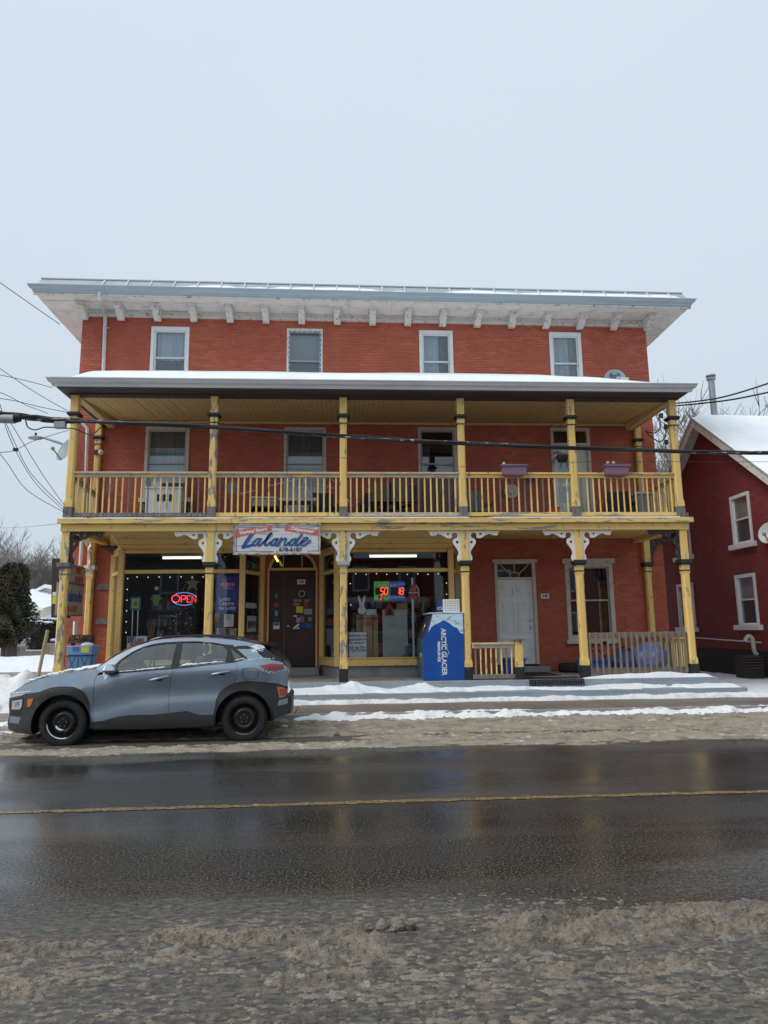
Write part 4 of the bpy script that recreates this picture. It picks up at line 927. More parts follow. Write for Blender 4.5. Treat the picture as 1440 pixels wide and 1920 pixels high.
card('stocking', (975, 945, 1008, 990), z6, YN, M['letter_red'], '', '', parent=sk); card('green_top', (972, 912, 1018, 943), z6, YN, M['green'], '', '', parent=sk)
mg = thing('newspaper_stack', at(*z6(1080, 1130), YN+.1), 'stack of folded papers standing under the white notice', 'newspapers')
for i in range(9): card('paper', (990+i*20, 1040+rnd.uniform(0, 14), 1006+i*20, 1130), z6, YN+.06+.01*(i % 3), rnd.choice([M['picket'], M['grey_plastic'], M['beige'], M['board']]), '', '', parent=mg)
# posters on the slanted pane between neon window and door (slightly inside the glass)
def slant(u, px_z, w_, h, m, lab, A=(-2.36, 16.62), B=(-2.02, 17.66), grp=None, name='poster', side=1):
    d = (Vector(B)-Vector(A)).normalized(); n = Vector((-d.y, d.x))*side; c = Vector(A)+d*u+n*.03
    a, b = c-d*w_/2, c+d*w_/2
    o = MB().beam((a.x, a.y, px_z), (b.x, b.y, px_z), .006, h).build(name, m); return tag(o, lab, 'poster' if name == 'poster' else name, grp)
G1 = 'posters in the narrow slanted pane'
slant(.5, 2.63, .55, .56, M['black_plastic'], 'black poster at the top of the slanted pane beside the shop door', grp=G1)
slant(.55, 2.22, .6, .13, M['paper'], 'white strip of print below the black poster', grp=G1)
o = slant(.6, 1.78, .5, .38, M['paper'], 'white poster with a dark red block in its middle', grp=G1); slant(.6, 1.76, .44, .18, M['letter_red'], 'dark red block printed on the white poster', grp=G1)
slant(.55, 1.42, .75, .18, M['signred'], 'red banner strip low in the slanted pane', grp=G1); slant(.52, 1.1, .75, .42, M['dk_furn'], 'dark picture poster lowest in the slanted pane', grp=G1)
G2 = 'posters in the pane beside the cracked yellow post'
for zz, h, mm, lab in ((2.15, .36, 'navy', 'navy picture poster beside the cracked yellow post'), (1.80, .16, 'letter_red', 'dark red notice beside the cracked yellow post'), (1.45, .4, 'grey_plastic', 'grey printed sheet above the blue water bottle')):
    slant(.55, zz, .5, h, M[mm], lab, (-.52, 17.66), (-.14, 16.62), G2, side=1)
# ---- right-hand shop window
jd = thing('jackpot_display', at(*z8(675, 745), YN), 'hanging lottery jackpot display, green half and blue half with red digits', 'display')
card('green_panel', (545, 585, 678, 745), z8, YN, mat('display_green', (.10, .36, .05), .4, emit=.25, c2=(.04, .18, .05), sc=4), '', '', parent=jd, th=.05)
card('blue_panel', (681, 585, 806, 745), z8, YN, mat('display_blue', (.015, .04, .30), .4, emit=.25, c2=(.03, .12, .5), sc=4), '', '', parent=jd, th=.05)
card('screen', (556, 640, 668, 698), z8, YN-.006, M['black_plastic'], '', '', parent=jd); card('screen', (690, 640, 800, 702), z8, YN-.006, M['black_plastic'], '', '', parent=jd); card('screen', (585, 708, 625, 745), z8, YN-.006, M['black_plastic'], '', '', parent=jd)
wr('MAX', (612, 622), z8, YN, .11, M['letter_white'], jd, bold=.005, shear=.25); wr('6/49', (710, 618), z8, YN, .10, M['letter_white'], jd, bold=.004, shear=.2); wr('JACKPOT', (770, 610), z8, YN, .055, M['letter_white'], jd, bold=.002)
wr('GOLD BALL', (742, 717), z8, YN, .075, M['letter_white'], jd, bold=.002); wr('MAXM', (648, 726), z8, YN, .05, M['letter_white'], jd)
SEG = {'5': 'afgcd', '0': 'abcdef', '1': 'bc', '8': 'abcdefg', '2': 'abged'}
def digit(ch, cx, cz_, w_, h, par):
    p = at(*z8(cx, cz_), YN); t = w_*.22; mb = MB(); sx = lambda z: .12*(z-p.z)
    L = {'a': (-1, 1, 1, 1), 'd': (-1, -1, 1, -1), 'g': (-1, 0, 1, 0), 'f': (-1, 0, -1, 1), 'b': (1, 0, 1, 1), 'e': (-1, -1, -1, 0), 'c': (1, -1, 1, 0)}
    for s in SEG[ch]:
        q = L[s]; a = Vector((p.x+q[0]*w_/2*.82, YN-.012, p.z+q[1]*h/2*.9)); b = Vector((p.x+q[2]*w_/2*.82, YN-.012, p.z+q[3]*h/2*.9)); a.x += sx(a.z); b.x += sx(b.z)
        mb.beam(a+(b-a)*.07, b-(b-a)*.07, .008, t, up=(0, 1, 0) if False else (0, 0, 1)) if q[1] == q[3] else mb.beam(a+(b-a)*.07, b-(b-a)*.07, t, .008, up=(0, 1, 0))
    mb.build('digit', M['led'], par)
for ch, cx, cz_, a_, b_ in (('5', 613, 668, .085, .17), ('0', 647, 668, .085, .17), ('1', 745, 668, .085, .17), ('8', 780, 668, .085, .17), ('2', 606, 728, .045, .09)): digit(ch, cx, cz_, a_, b_, jd)
for x in (580, 770): MB().tube([at(*z8(x, 585), YN+.02), at(*z8(x, 500), YN+.02)], .003, 4).build('hanging_wire', M['steel'], jd)
wp = thing('white_pole', at(*z8(882, 1225), YN), 'tall white pole standing inside the right shop window', 'pole')
MB().tube([at(*z8(868, 555), YN), at(*z8(882, 1225), YN)], .028, 10).build('shaft', M['vinyl'], wp); MB().tube([at(*z8(882, 1221), YN), at(*z8(882, 1227), YN)], .05, 10).build('foot', M['vinyl'], wp)
rd = thing('red_ornament', at(*z8(880, 740), YN-.04), 'dark red gift-shaped ornament tied round the white pole', 'ornament')
mb = MB(); p = at(*z8(880, 680), YN-.05); mb.ball(p+Vector((0, 0, .10)), .10, 10, sc=(1, .4, .9)).ball(p+Vector((0, 0, -.04)), .12, 10, sc=(1, .4, 1)); mb.build('body', M['letter_red'], rd)
MB().lathe([(.115, -.012), (.125, 0), (.115, .012)], p+Vector((0, 0, -.0)), 'z', 14).warp(lambda x, y, z: (x, p.y+(y-p.y)*.45, z)).build('band', M['white'], rd)
MB().tube([p+Vector((.06, -.05, .17)), p+Vector((.11, -.05, .08)), p+Vector((.12, -.05, -.1))], .015, 6).build('trim', M['white'], rd)
ct = thing('cardboard_display', at(*z8(488, 1230), 16.95), 'tall cardboard display tower with dark edges in the right window', 'display stand')
for x0, x1, mm, dy in ((395, 442, 'cardboard', .02), (444, 534, 'cardboard', 0), (538, 582, 'cardboard', .02)): card('panel', (x0, 868, x1, 1228), z8, 16.9+dy, M[mm], '', '', parent=ct, th=.03)
for x in (443, 536): card('edge_strip', (x-4, 868, x+4, 1228), z8, 16.885, M['board'], '', '', parent=ct, th=.012)
card('edge_strip', (395, 893, 582, 901), z8, 16.88, M['board'], '', '', parent=ct, th=.012); card('label', (458, 917, 518, 957), z8, 16.885, M['letter_red'], '', '', parent=ct, th=.012)
rb = thing('rabbit_figure', at(*z8(440, 866), 16.85), 'white rabbit figure with tall ears on the cardboard display', 'figurine')
p = at(*z8(442, 866), 16.85); mb = MB().ball(p+Vector((0, 0, .10)), .10, 10, sc=(1, .6, 1)).ball(p+Vector((0, 0, .23)), .07, 10)
for s in (-1, 1): mb.tube([p+Vector((s*.03, 0, .26)), p+Vector((s*.06, 0, .36)), p+Vector((s*.075, 0, .46))], [.022, .03, .012], 6)
mb.build('body', M['paper'], rb)
card('snack_bag', (482, 822, 566, 866), z8, 16.93, M['ice_pale'], 'pale blue snack bag beside the white rabbit figure', 'bag', th=.05)
pg = thing('pegboard_panel', at(*z8(722, 1230), 16.85), 'tall grey ribbed pegboard panel in the right shop window', 'panel')
card('board', (617, 828, 832, 1228), z8, 16.85, M['pegboard'], '', '', parent=pg, th=.03)
a, b = at(*z8(622, 835), 16.85), at(*z8(828, 1226), 16.85); rib = MB().box(-.006, .006, 16.838, 16.8499, b.z, a.z).mesh('rib', M['pegboard'], (0, 16.85, b.z))
for i in range(24): inst('rib', rib, pg, (a.x+(b.x-a.x)*(i+.5)/24, 16.85, b.z))
card('frame_top', (612, 824, 836, 834), z8, 16.835, M['grey_plastic'], '', '', parent=pg, th=.04)
gh = thing('gingerbread_house', at(*z8(675, 872), 16.8), 'red and brown gingerbread house card on the pegboard panel', 'decoration')
P = [at(*z8(x, y), 16.8) for x, y in ((636, 872), (716, 872), (712, 825), (676, 766), (640, 825))]; MB().prism([(q.x, q.z) for q in P], 16.8, 16.82).build('house', M['letter_red'], gh)
P = [at(*z8(x, y), 16.8) for x, y in ((655, 866), (697, 866), (695, 830), (676, 797), (657, 830))]; MB().prism([(q.x, q.z) for q in P], 16.79, 16.799).build('front', M['tree_dark'], gh)
card('carton', (738, 768, 828, 822), z8, 16.95, M['cardboard'], 'open brown carton on top of the pegboard panel', 'carton', th=.25)
rp_ = card('poster', (334, 1017, 482, 1233), z8, YN, M['paper'], 'white bilingual repairs poster beside the cracked yellow post', 'poster')
for s, px, sz in (('Cueillette de', (385, 1043), .105), ('réparations', (395, 1073), .105), ('bien, demander', (400, 1103), .062), ('Pick up for', (395, 1142), .10), ('ATTENTION!', (390, 1170), .085)): wr(s, px, z8, YN, sz, M['navy'], rp_, bold=.001)
gl_ = thing('green_figure', at(*z8(822, 1220), YN), 'small green boot-shaped figure at the foot of the pegboard', 'figurine')
p = at(*z8(822, 1218), YN); MB().box(p.x-.03, p.x+.03, YN, YN+.04, p.z+.02, p.z+.24).box(p.x-.09, p.x+.06, YN, YN+.04, p.z, p.z+.04).build('body', mat('dark_green', (.01, .16, .05), .5), gl_, bevel=.008)
wb = thing('water_bottle', at(*z7(1147, 1512), 16.98), 'blue water cooler bottle standing in the narrow pane', 'bottle')
p = WL[wb.name]; p = Vector((p.x, 17.05, p.z)); MB().lathe([(0, 0), (.085, 0), (.09, .05), (.084, .12), (.09, .2), (.09, .36), (.05, .44), (.022, .47), (.022, .53), (0, .53)], p, 'z', 16).build('bottle', M['bottle'], wb)
MB().box(p.x-.04, p.x+.04, p.y-.094, p.y-.091, p.z+.12, p.z+.22).build('label', M['tree_dark'], wb)
ms = MB(); A_, B_ = Vector((2.66, 16.72)), Vector((2.90, 17.45)); d = (B_-A_)
for i in range(9):
    q = A_+d*i/8+Vector((.07, -.02)); ms.tube([(q.x, q.y, 2.1), (q.x, q.y, 2.95)], .006, 4)
for i in range(12):
    z = 2.1+.85*i/11; ms.tube([(A_.x+.07, A_.y-.02, z), (B_.x+.07, B_.y-.02, z)], .006, 4)
tag(ms.build('wire_screen', M['beige']), 'pale wire grid fixed on the slanted pane behind the ice freezer', 'screen')

# ---- the double door, number 143
dr = MB().box(-1.875, -1.47, WY+.06, WY+.10, .72, 3.10).box(-1.452, -.645, WY+.05, WY+.095, .72, 3.10).build('double_door', M['paint_maroon'], bld, bevel=.006)
for x0, x1, z0, z1 in ((-1.81, -1.53, 1.0, 1.62), (-1.81, -1.53, 1.9, 2.9), (-1.37, -.72, 1.05, 1.62), (-1.37, -.72, 1.75, 2.98)):
    y = WY+.056 if x0 < -1.5 else WY+.046
    MB().box(x0, x1, y, y+.0035, z0, z1).build('door_panel', M['paint_maroon'], dr, bevel=.003)
MB().box(-1.44, -.655, WY+.044, WY+.0485, .73, .97).build('kick_plate', M['dk_furn'], dr)
MB().box(-1.475, -1.445, WY+.03, WY+.049, .74, 3.09).build('astragal', M['board'], dr)
MB().tube([(-1.36, WY+.05, 1.72), (-1.36, WY+.01, 1.72)], .028, 10).build('lock', M['chrome'], dr)
MB().tube([(-1.36, WY+.02, 1.60), (-1.36, WY-.01, 1.56), (-1.355, WY+.0, 1.46), (-1.36, WY+.045, 1.42)], .012, 6).build('handle', M['chrome'], dr)
np_ = MB().box(-1.15, -.94, WY+.032, WY+.0455, 2.765, 2.885).build('number_plate', M['letter_white'], dr); text('143', .085, M['letter_black'], (-1.045, WY+.0305, 2.825), dr, bold=.003)
def zs(x, y): return 500+x/13.71, 1080+y/13.71
def stk(box, m, rnd_=False, dy=0):
    a, b = at(*zs(box[0], box[1]), WY+.045), at(*zs(box[2], box[3]), WY+.045); yy = WY+.041-dy
    if rnd_: MB().lathe([(0, -.003), ((b.x-a.x)/2, -.003), ((b.x-a.x)/2, .003)], ((a.x+b.x)/2, yy, (a.z+b.z)/2), 'y', 16).build('sticker', m, dr)
    else: MB().box(a.x, b.x, yy-.002, yy+.003, b.z, a.z).build('sticker', m, dr)
for bx, mm, rr in (((825, 375, 985, 530), 'letter_white', 1), ((700, 595, 890, 665), 'gold', 0), ((690, 690, 850, 762), 'signred', 0), ((760, 785, 935, 945), 'yellow_p', 0), ((970, 655, 1060, 805), 'letter_red', 0), ((965, 600, 1110, 650), 'green', 0),
                   ((965, 845, 1165, 985), 'grey_plastic', 0), ((690, 1010, 780, 1045), 'letter_white', 0), ((760, 1065, 860, 1190), 'grey_plastic', 0), ((870, 1030, 965, 1190), 'mauve', 0), ((1060, 1055, 1165, 1165), 'gold', 0),
                   ((860, 1215, 1000, 1345), 'blue_sheet', 0), ((1010, 1215, 1155, 1345), 'signblue', 0), ((770, 1325, 840, 1360), 'paper', 0), ((180, 430, 290, 580), 'tree_dark', 0), ((215, 440, 285, 570), 'green', 0), ((180, 690, 315, 795), 'letter_red', 0), ((185, 880, 300, 1040), 'navy', 0), ((215, 890, 285, 1020), 'grey_plastic', 0), ((180, 1060, 320, 1190), 'navy', 0), ((170, 1200, 330, 1365), 'letter_white', 0), ((180, 1210, 320, 1270), 'signblue', 0)):
    stk(bx, M[mm], rr, dy=.004 if mm in ('green', 'grey_plastic', 'signblue') else 0)
stk((838, 388, 972, 517), M['tree_dark'], True, .004)
a, b = at(*zs(690, 1360), WY+.04), at(*zs(830, 1235), WY+.04); MB().beam((a.x, WY+.037, a.z), (b.x, WY+.037, b.z), .05, .004, up=(0, 1, 0)).build('sticker', M['paper'], dr)
# surround with an arched fanlight
arch = [(-1.80, 3.165)]+[(-1.265+.535*math.cos(t), 3.165+.40*math.sin(t)) for t in np.linspace(math.pi, 0, 18)]
arch2 = [(-1.265+.60*math.cos(t), 3.165+.455*math.sin(t)) for t in np.linspace(math.pi, 0, 18)]
MB().cdt([(-1.905, 3.10), (-.625, 3.10), (-.625, 3.86), (-1.905, 3.86)], [[(-1.265+.61*math.cos(t), 3.161+.46*math.sin(t)) for t in np.linspace(math.pi, 0, 18)]], WY+.0, WY+.10).build('door_surround', M['brick'], bld)
fr = MB().prism([(-1.89, .70), (-1.845, .70), (-1.845, 3.12), (-1.89, 3.12)], WY-.01, WY+.12).prism([(-.675, .70), (-.63, .70), (-.63, 3.12), (-.675, 3.12)], WY-.01, WY+.12).box(-1.89, -.63, WY-.012, WY+.12, 3.1205, 3.18)
for i in range(17): fr.beam((arch2[i][0], WY+.03, arch2[i][1]), (arch2[i+1][0], WY+.03, arch2[i+1][1]), .09, .07, up=(0, 1, 0)) if False else fr.add([(*p_,) for p_ in [(arch2[i][0], WY-.01, arch2[i][1]), (arch2[i+1][0], WY-.01, arch2[i+1][1]), (arch[i+2][0] if i+2 < 19 else arch[-1][0], WY-.01, arch[i+2][1] if i+2 < 19 else arch[-1][1]), (arch[i+1][0], WY-.01, arch[i+1][1]), (arch2[i][0], WY+.1, arch2[i][1]), (arch2[i+1][0], WY+.1, arch2[i+1][1]), (arch[i+2][0] if i+2 < 19 else arch[-1][0], WY+.1, arch[i+2][1] if i+2 < 19 else arch[-1][1]), (arch[i+1][0], WY+.1, arch[i+1][1])]], [(0, 1, 2, 3), (7, 6, 5, 4), (3, 2, 6, 7), (1, 0, 4, 5)])
for x in (-1.50, -1.03): fr.box(x-.012, x+.012, WY+.03, WY+.05, 3.18, 3.50)
fr.build('door_frame', M['bay'], bld)
MB().prism(arch, WY+.06, WY+.064).build('fanlight', M['glass'], bld)
lm = thing('porch_lamp', at(*z7(545, 490), 17.3), 'lit yellow lamp hanging above the shop door', 'lamp')
a, b = at(*z7(528, 455), 17.2), at(*z7(560, 515), 17.2); MB().beam(a, b, .09, .05).build('bulb', mat('lamp_glow', (1, .72, .16), .5, emit=1.5, var=0), lm); MB().tube([a, a+Vector((-.02, .2, .33))], .015, 6).build('arm', M['dk_furn'], lm)
MB().box(-1.95, -.57, WY-.28, WY+.05, FZ+.001, .71).build('door_step', M['concrete'], bld, bevel=.02)
# ---- door 145
f5 = MB().box(3.91, 3.985, WY-.03, WY+.12, .70, 3.30).box(4.90, 4.98, WY-.03, WY+.12, .70, 3.30).box(3.985, 4.90, WY-.03, WY+.12, 3.245, 3.30).box(3.985, 4.90, WY-.03, WY+.12, 2.845, 2.90).box(3.86, 5.03, WY-.07, WY-.031, 3.27, 3.36).build('door_frame', M['beige'], bld, bevel=.005)
d5 = MB().box(3.987, 4.898, WY+.04, WY+.085, .705, 2.843).build('panel_door', M['door_white'], bld)
for z0, z1 in ((.82, 1.36), (1.48, 2.28), (2.42, 2.70)):
    for x0 in (4.09, 4.49):
        mb = MB(); x1 = x0+.31; t = .022
        mb.box(x0, x1, WY+.018, WY+.0398, z0, z0+t).box(x0, x1, WY+.018, WY+.0398, z1-t, z1).box(x0, x0+t, WY+.018, WY+.0398, z0+t, z1-t).box(x1-t, x1, WY+.018, WY+.0398, z0+t, z1-t).box(x0+.055, x1-.055, WY+.025, WY+.0399, z0+.055, z1-.055)
        mb.build('door_panel', M['door_white'], d5, bevel=.002)
for zz in (1.62, 1.80): MB().ball((4.80, WY+.01, zz), .032, 10).build('knob', M['chrome'], d5)
fl = MB().box(3.99, 4.895, WY+.05, WY+.054, 2.902, 3.243).build('transom_pane', M['glass'], f5)
cx_, cz_ = 4.442, 2.91; mb = MB().tube([(cx_+.13*math.cos(t), WY+.03, cz_+.12*math.sin(t)) for t in np.linspace(0, math.pi, 10)], .011, 5)
for t in (.62, math.pi/2, math.pi-.62): mb.tube([(cx_+.13*math.cos(t), WY+.03, cz_+.12*math.sin(t)), (cx_+.13*math.cos(t)+(.30 if t != math.pi/2 else .21)*math.cos(t)/max(abs(math.cos(t)), .3)*.95*(t != math.pi/2), WY+.03, 3.24)], .011, 5)
mb.build('fan_bars', M['beige'], f5)
MB().box(3.99, 4.89, WY+.3, WY+.31, 2.6, 3.4).build('blind', M['dark_in'], bld)
MB().box(5.095, 5.315, WY-.018, WY-.004, 2.345, 2.475).build('number_plate', M['letter_white'], bld, bevel=.003); text('145', .095, M['letter_black'], (5.205, WY-.0205, 2.41), bld, bold=.003)
for bx in ((870, 647, 984, 700), (856, 957, 968, 1010)):
    a, b = at(*z5(bx[0], bx[1]), WY-.05), at(*z5(bx[2], bx[3]), WY-.05); MB().box(a.x, b.x, WY-.05, WY-.003, b.z, a.z).build('wall_block', M['grey_wood'], bld, bevel=.005)

# ---- signs
sg = thing('shop_sign', (-1.41, 15.0, 3.25), 'wide cracked white shop sign with blue script hung from the porch beam', 'sign')
MB().box(-2.325, -.495, 14.995, 15.075, 3.255, 3.87).build('board', M['signwhite'], sg)
mb = MB(); mb.box(-2.345, -.475, 14.975, 15.08, 3.871, 3.90).box(-2.345, -.475, 14.975, 15.08, 3.225, 3.254).box(-2.345, -2.326, 14.975, 15.08, 3.254, 3.871).box(-.494, -.475, 14.975, 15.08, 3.254, 3.871); mb.build('frame', mat('rusty_sign_frame', (.25, .16, .15), .6, c2=(.5, .48, .46), sc=9, lo=.45, hi=.6), sg)
field('snow_cap', -2.34, -.48, 14.976, 15.076, .03, .02, lambda X, Y: 3.903+.022*fbm(X*4, Y*6, 3, 5), M['snow'], parent=sg)
S0 = .001435; mp = lambda u, v: (-2.33+(u-75)*S0, 3.863-(v-75)*S0*.985)
def quad(pts, m, name, y): p = [mp(*q) for q in pts]; return MB().add([(a, y, b) for a, b in p]+[(a, y+.004, b) for a, b in p], [(0, 1, 2, 3), (7, 6, 5, 4), (0, 4, 5, 1), (1, 5, 6, 2), (2, 6, 7, 3), (3, 7, 4, 0)]).build(name, m, sg)
quad([(90, 152), (630, 84), (630, 155), (95, 256)], M['signred'], 'red_band', 14.988); quad([(828, 82), (1340, 145), (1345, 238), (825, 155)], M['signred'], 'red_band', 14.988)
x, z = mp(360, 163); text('Variety Store', .098, M['letter_white'], (x, 14.985, z), sg, rot=(R(90), R(-9), 0), bold=.004, xs=1.12)
x, z = mp(1100, 150); text('Dépanneur', .105, M['letter_white'], (x, 14.985, z), sg, rot=(R(90), R(8.5), 0), bold=.004, xs=1.08)
lal = [([(358, 195), (330, 225), (285, 290), (240, 365), (210, 408)], 46), ([(208, 404), (262, 400), (335, 382)], 36),
       ([(470, 292), (430, 285), (385, 318), (358, 362), (374, 386), (412, 370), (450, 322), (474, 285)], 27), ([(478, 282), (446, 340), (434, 378), (460, 385), (505, 345)], 27),
       ([(500, 352), (560, 290), (628, 212), (622, 198), (598, 215), (560, 288), (536, 358), (546, 385), (578, 374), (615, 338)], 27),
       ([(720, 287), (680, 290), (640, 330), (625, 370), (645, 386), (682, 358), (718, 300)], 27), ([(726, 282), (700, 340), (694, 380), (720, 385), (752, 338)], 27),
       ([(777, 275), (756, 330), (735, 387)], 28), ([(745, 365), (790, 302), (838, 280), (850, 298), (831, 350), (830, 382), (858, 382), (892, 345)], 26),
       ([(1000, 290), (955, 295), (915, 335), (900, 370), (920, 386), (962, 364), (998, 308)], 27), ([(1087, 220), (1042, 282), (1002, 350), (1000, 384), (1028, 385), (1062, 358)], 27),
       ([(1068, 342), (1130, 322), (1176, 287), (1160, 266), (1120, 286), (1086, 335), (1080, 374), (1110, 391), (1152, 370), (1215, 314)], 24)]
lal = [(a, w_*1.22) for a, w_ in lal]
strokes(lal, 27, mp, 14.990, M['signblue'], sg)
x, z = mp(918, 452); text('678-6187', .115, M['navy'], (x, 14.985, z), sg, bold=.003, xs=1.12)
for a, b in (((110, 480), (665, 476)), ((1165, 474), (1330, 472)), ((105, 110), (820, 104)), ((1335, 120), (1335, 470)), ((112, 120), (112, 475))):
    p, q = mp(*a), mp(*b); MB().beam((p[0], 14.992, p[1]), (q[0], 14.992, q[1]), .008, .004, up=(0, 1, 0)).build('border_line', M['navy'], sg)
for c in ((120, 138), (718, 90), (1340, 92), (118, 475), (718, 482), (1335, 470)): p = mp(*c); MB().ball((p[0], 14.99, p[1]), .014, 6).build('bolt', M['dk_furn'], sg)
# side signs facing up the side street, seen aslant behind the corner post
def oblique(name, c, w_, h, z0, ang, lab, m):
    t = thing(name, (c[0], c[1], z0), lab, 'sign'); t.rotation_euler = (0, 0, ang); return t
def z2s(x, y): return 90+x/12.8, 1030+y/12.8
t = thing('corner_sign', (-6.09, 16.02, 1.98), 'grey side sign with blue script and red number behind the corner post', 'sign')
rz = R(90.5); dx, dy = math.cos(rz), math.sin(rz)
def add_oblique(t, w_, z0, z1, m, lets):
    P = WL[t.name]
    b = MB().beam((P.x-dx*w_/2, P.y-dy*w_/2, (z0+z1)/2), (P.x+dx*w_/2, P.y+dy*w_/2, (z0+z1)/2), .10, z1-z0).build('panel', m, t, bevel=.006)
    nx_, ny_ = dy*.054, -dx*.054
    for z in (z0, z1): MB().beam((P.x-dx*w_/2, P.y-dy*w_/2, z), (P.x+dx*w_/2, P.y+dy*w_/2, z), .12, .03).build('frame_bar', M['grey_wood'], t)
    for s, u, z, size, mm, kw in lets: text(s, size, M[mm], (P.x+dx*u+nx_, P.y+dy*u+ny_, z), t, rot=(R(90), 0, rz), **kw)
signgrey = mat('grimy_sign_panel', (.40, .36, .33), .6, c2=(.33, .29, .26), sc=3, lo=.4, hi=.7)
add_oblique(t, 1.36, 2.0, 2.69, signgrey, [('Lalande', 0, 2.42, .36, 'signblue', dict(shear=.35, bold=.012)), ('678-6187', -.06, 2.13, .20, 'letter_red', dict(bold=.006))])
t = thing('corner_sign', (-6.09, 16.1, 2.72), 'small grey side sign with red block letters above the blue script sign', 'sign')
add_oblique(t, 1.2, 2.72, 3.10, signgrey, [('VED', .20, 3.0, .18, 'letter_red', dict(bold=.012)), ('K-STO', .25, 2.81, .17, 'letter_red', dict(bold=.012))])
a, b = at(97, 1047, 15.9), at(116, 1158, 15.9); t = thing('sign_cabinet', (a.x, 15.9, b.z), 'tall dark brown cabinet with a yellow sticker left of the corner post', 'cabinet')
MB().prism([(a.x, a.z), (b.x+.02, a.z), (b.x+.02, b.z), (a.x+.07, b.z)], 15.9, 16.35).build('cabinet', M['brown_cab'], t, bevel=.01)
p, q = at(98.5, 1118, 15.89), at(107, 1132, 15.89); MB().box(p.x, q.x, 15.893, 15.899, q.z, p.z).build('sticker', M['yellow_p'], t); p, q = at(98.5, 1110, 15.89), at(107, 1117, 15.89); MB().box(p.x, q.x, 15.893, 15.899, q.z, p.z).build('sticker', M['paper'], t)
# ---------------------------------------------------------------- things on the ground porch
def za(x, y): return 980+x/3.13, 960+y/3.13
def z1(x, y): return x/3.6, 480+y/3.6
def z2(x, y): return 380+x/3.6, 500+y/3.6
def z3(x, y): return 760+x/3.6, 500+y/3.6
def z4(x, y): return 1100+x/3.84, 500+y/3.84
Y0 = 15.12
fz = thing('ice_freezer', (2.15, Y0, FZ), 'blue outdoor ice freezer printed ARCTIC GLACIER PREMIUM ICE', 'freezer')
P = [at(*z9(x, y), Y0) for x, y in ((243, 915), (520, 912), (536, 1510), (165, 1513), (162, 1150))]
poly = [(p.x, p.z) for p in P]; poly[2] = (poly[2][0], FZ+.01); poly[3] = (poly[3][0], FZ+.01)
MB().prism(poly, Y0, Y0+1.35).build('cabinet', M['ice_side'], fz, bevel=.012)
MB().prism(poly, Y0-.006, Y0-.001).build('printed_side', M['ice_blue'], fz)
pk_ = [at(*z9(x, y), Y0) for x, y in ((247, 919), (517, 916), (521, 1098), (490, 1085), (468, 1045), (430, 1030), (395, 1000), (345, 972), (300, 1000), (268, 1012), (235, 1035), (205, 1085))]
MB().prism([(p.x, p.z) for p in pk_], Y0-.009, Y0-.0065).build('glacier_print', M['ice_pale'], fz)
def vt(s, px, size, m): p = at(*z9(*px), Y0); return text(s, size, m, (p.x, Y0-.011, p.z), fz, rot=(R(90), R(90), 0), bold=.004)
p_ = vt('ARCTIC GLACIER', (345, 1258), .148, M['letter_white']); p_.scale = (.86, 1, 1); vt('PREMIUM ICE', (301, 1255), .072, M['letter_white'])
mk = [at(*z9(x, y), Y0) for x, y in ((378, 1190), (372, 1215), (378, 1240), (392, 1262), (380, 1285), (376, 1310))]; MB().tube([(p.x, Y0-.009, p.z) for p in mk], .004, 4).build('mountain_mark', M['letter_white'], fz)
dp = [(poly[4][0], poly[4][1]), (poly[0][0], poly[0][1])]; dv = Vector((dp[1][0]-dp[0][0], 0, dp[1][1]-dp[0][1])); nn = Vector((-dv.z, 0, dv.x)).normalized()
o0 = Vector((dp[0][0], 0, dp[0][1]))
mb = MB(); f0, f1 = o0+dv*.06+nn*.012, o0+dv*.94+nn*.012
mb.add([(f0.x, Y0+.06, f0.z), (f0.x, Y0+1.28, f0.z), (f1.x, Y0+1.28, f1.z), (f1.x, Y0+.06, f1.z)]+[(v.x-nn.x*.011, y, v.z-nn.z*.011) for v, y in ((f0, Y0+.06), (f0, Y0+1.28), (f1, Y0+1.28), (f1, Y0+.06))], [(0, 1, 2, 3), (7, 6, 5, 4), (0, 4, 5, 1), (1, 5, 6, 2), (2, 6, 7, 3), (3, 7, 4, 0)])
mb.build('door', M['dk_furn'], fz); h0 = o0+dv*.3+nn*.04; MB().tube([(h0.x, Y0+.25, h0.z), (h0.x+dv.x*.3, Y0+.25, h0.z+dv.z*.3)], .014, 6).build('handle', M['chrome'], fz)
MB().box(poly[0][0]-.06, poly[1][0]+.01, Y0-.01, Y0+1.36, poly[0][1]+.001, poly[0][1]+.025).build('top_lid', M['ice_pale'], fz, bevel=.005)
text('ICE', .2, M['letter_white'], (poly[4][0]-.003, Y0+.5, 1.0), fz, rot=(R(90), 0, R(-90)), bold=.004); text('BAGS', .13, M['letter_white'], (poly[4][0]-.003, Y0+.5, .82), fz, rot=(R(90), 0, R(-90)), bold=.003)
a, b = at(*z8(1127, 748), 15.35), at(*z8(1270, 850), 15.35)
cz_ = poly[0][1]+.028
ctn = tag(MB().box(a.x, b.x, 15.35, 15.75, cz_, cz_+.29).build('carton', M['paper'], bevel=.006), 'white carton of ice bags with a blue end on top of the blue freezer', 'carton')
cp_ = WL[ctn.name]; MB().box(a.x-.115, a.x-.001, 15.38, 15.74, cz_, cz_+.285).build('blue_end', M['navy'], ctn)
mb = MB()
for i in range(5):
    for j in range(6):
        x = a.x+.05+(b.x-a.x-.1)*j/5; z = cz_+.045+i*.05; mb.add([(x-.02, 15.347, z), (x, 15.347, z-.012), (x+.02, 15.347, z), (x, 15.347, z+.012)], [(0, 1, 2, 3)])
o = mb.build('diamond_print', M['gold'], ctn); o['kind'] = 'stuff'
text('ICE', .09, M['letter_white'], (a.x-.06, 15.377, cz_+.09), ctn)
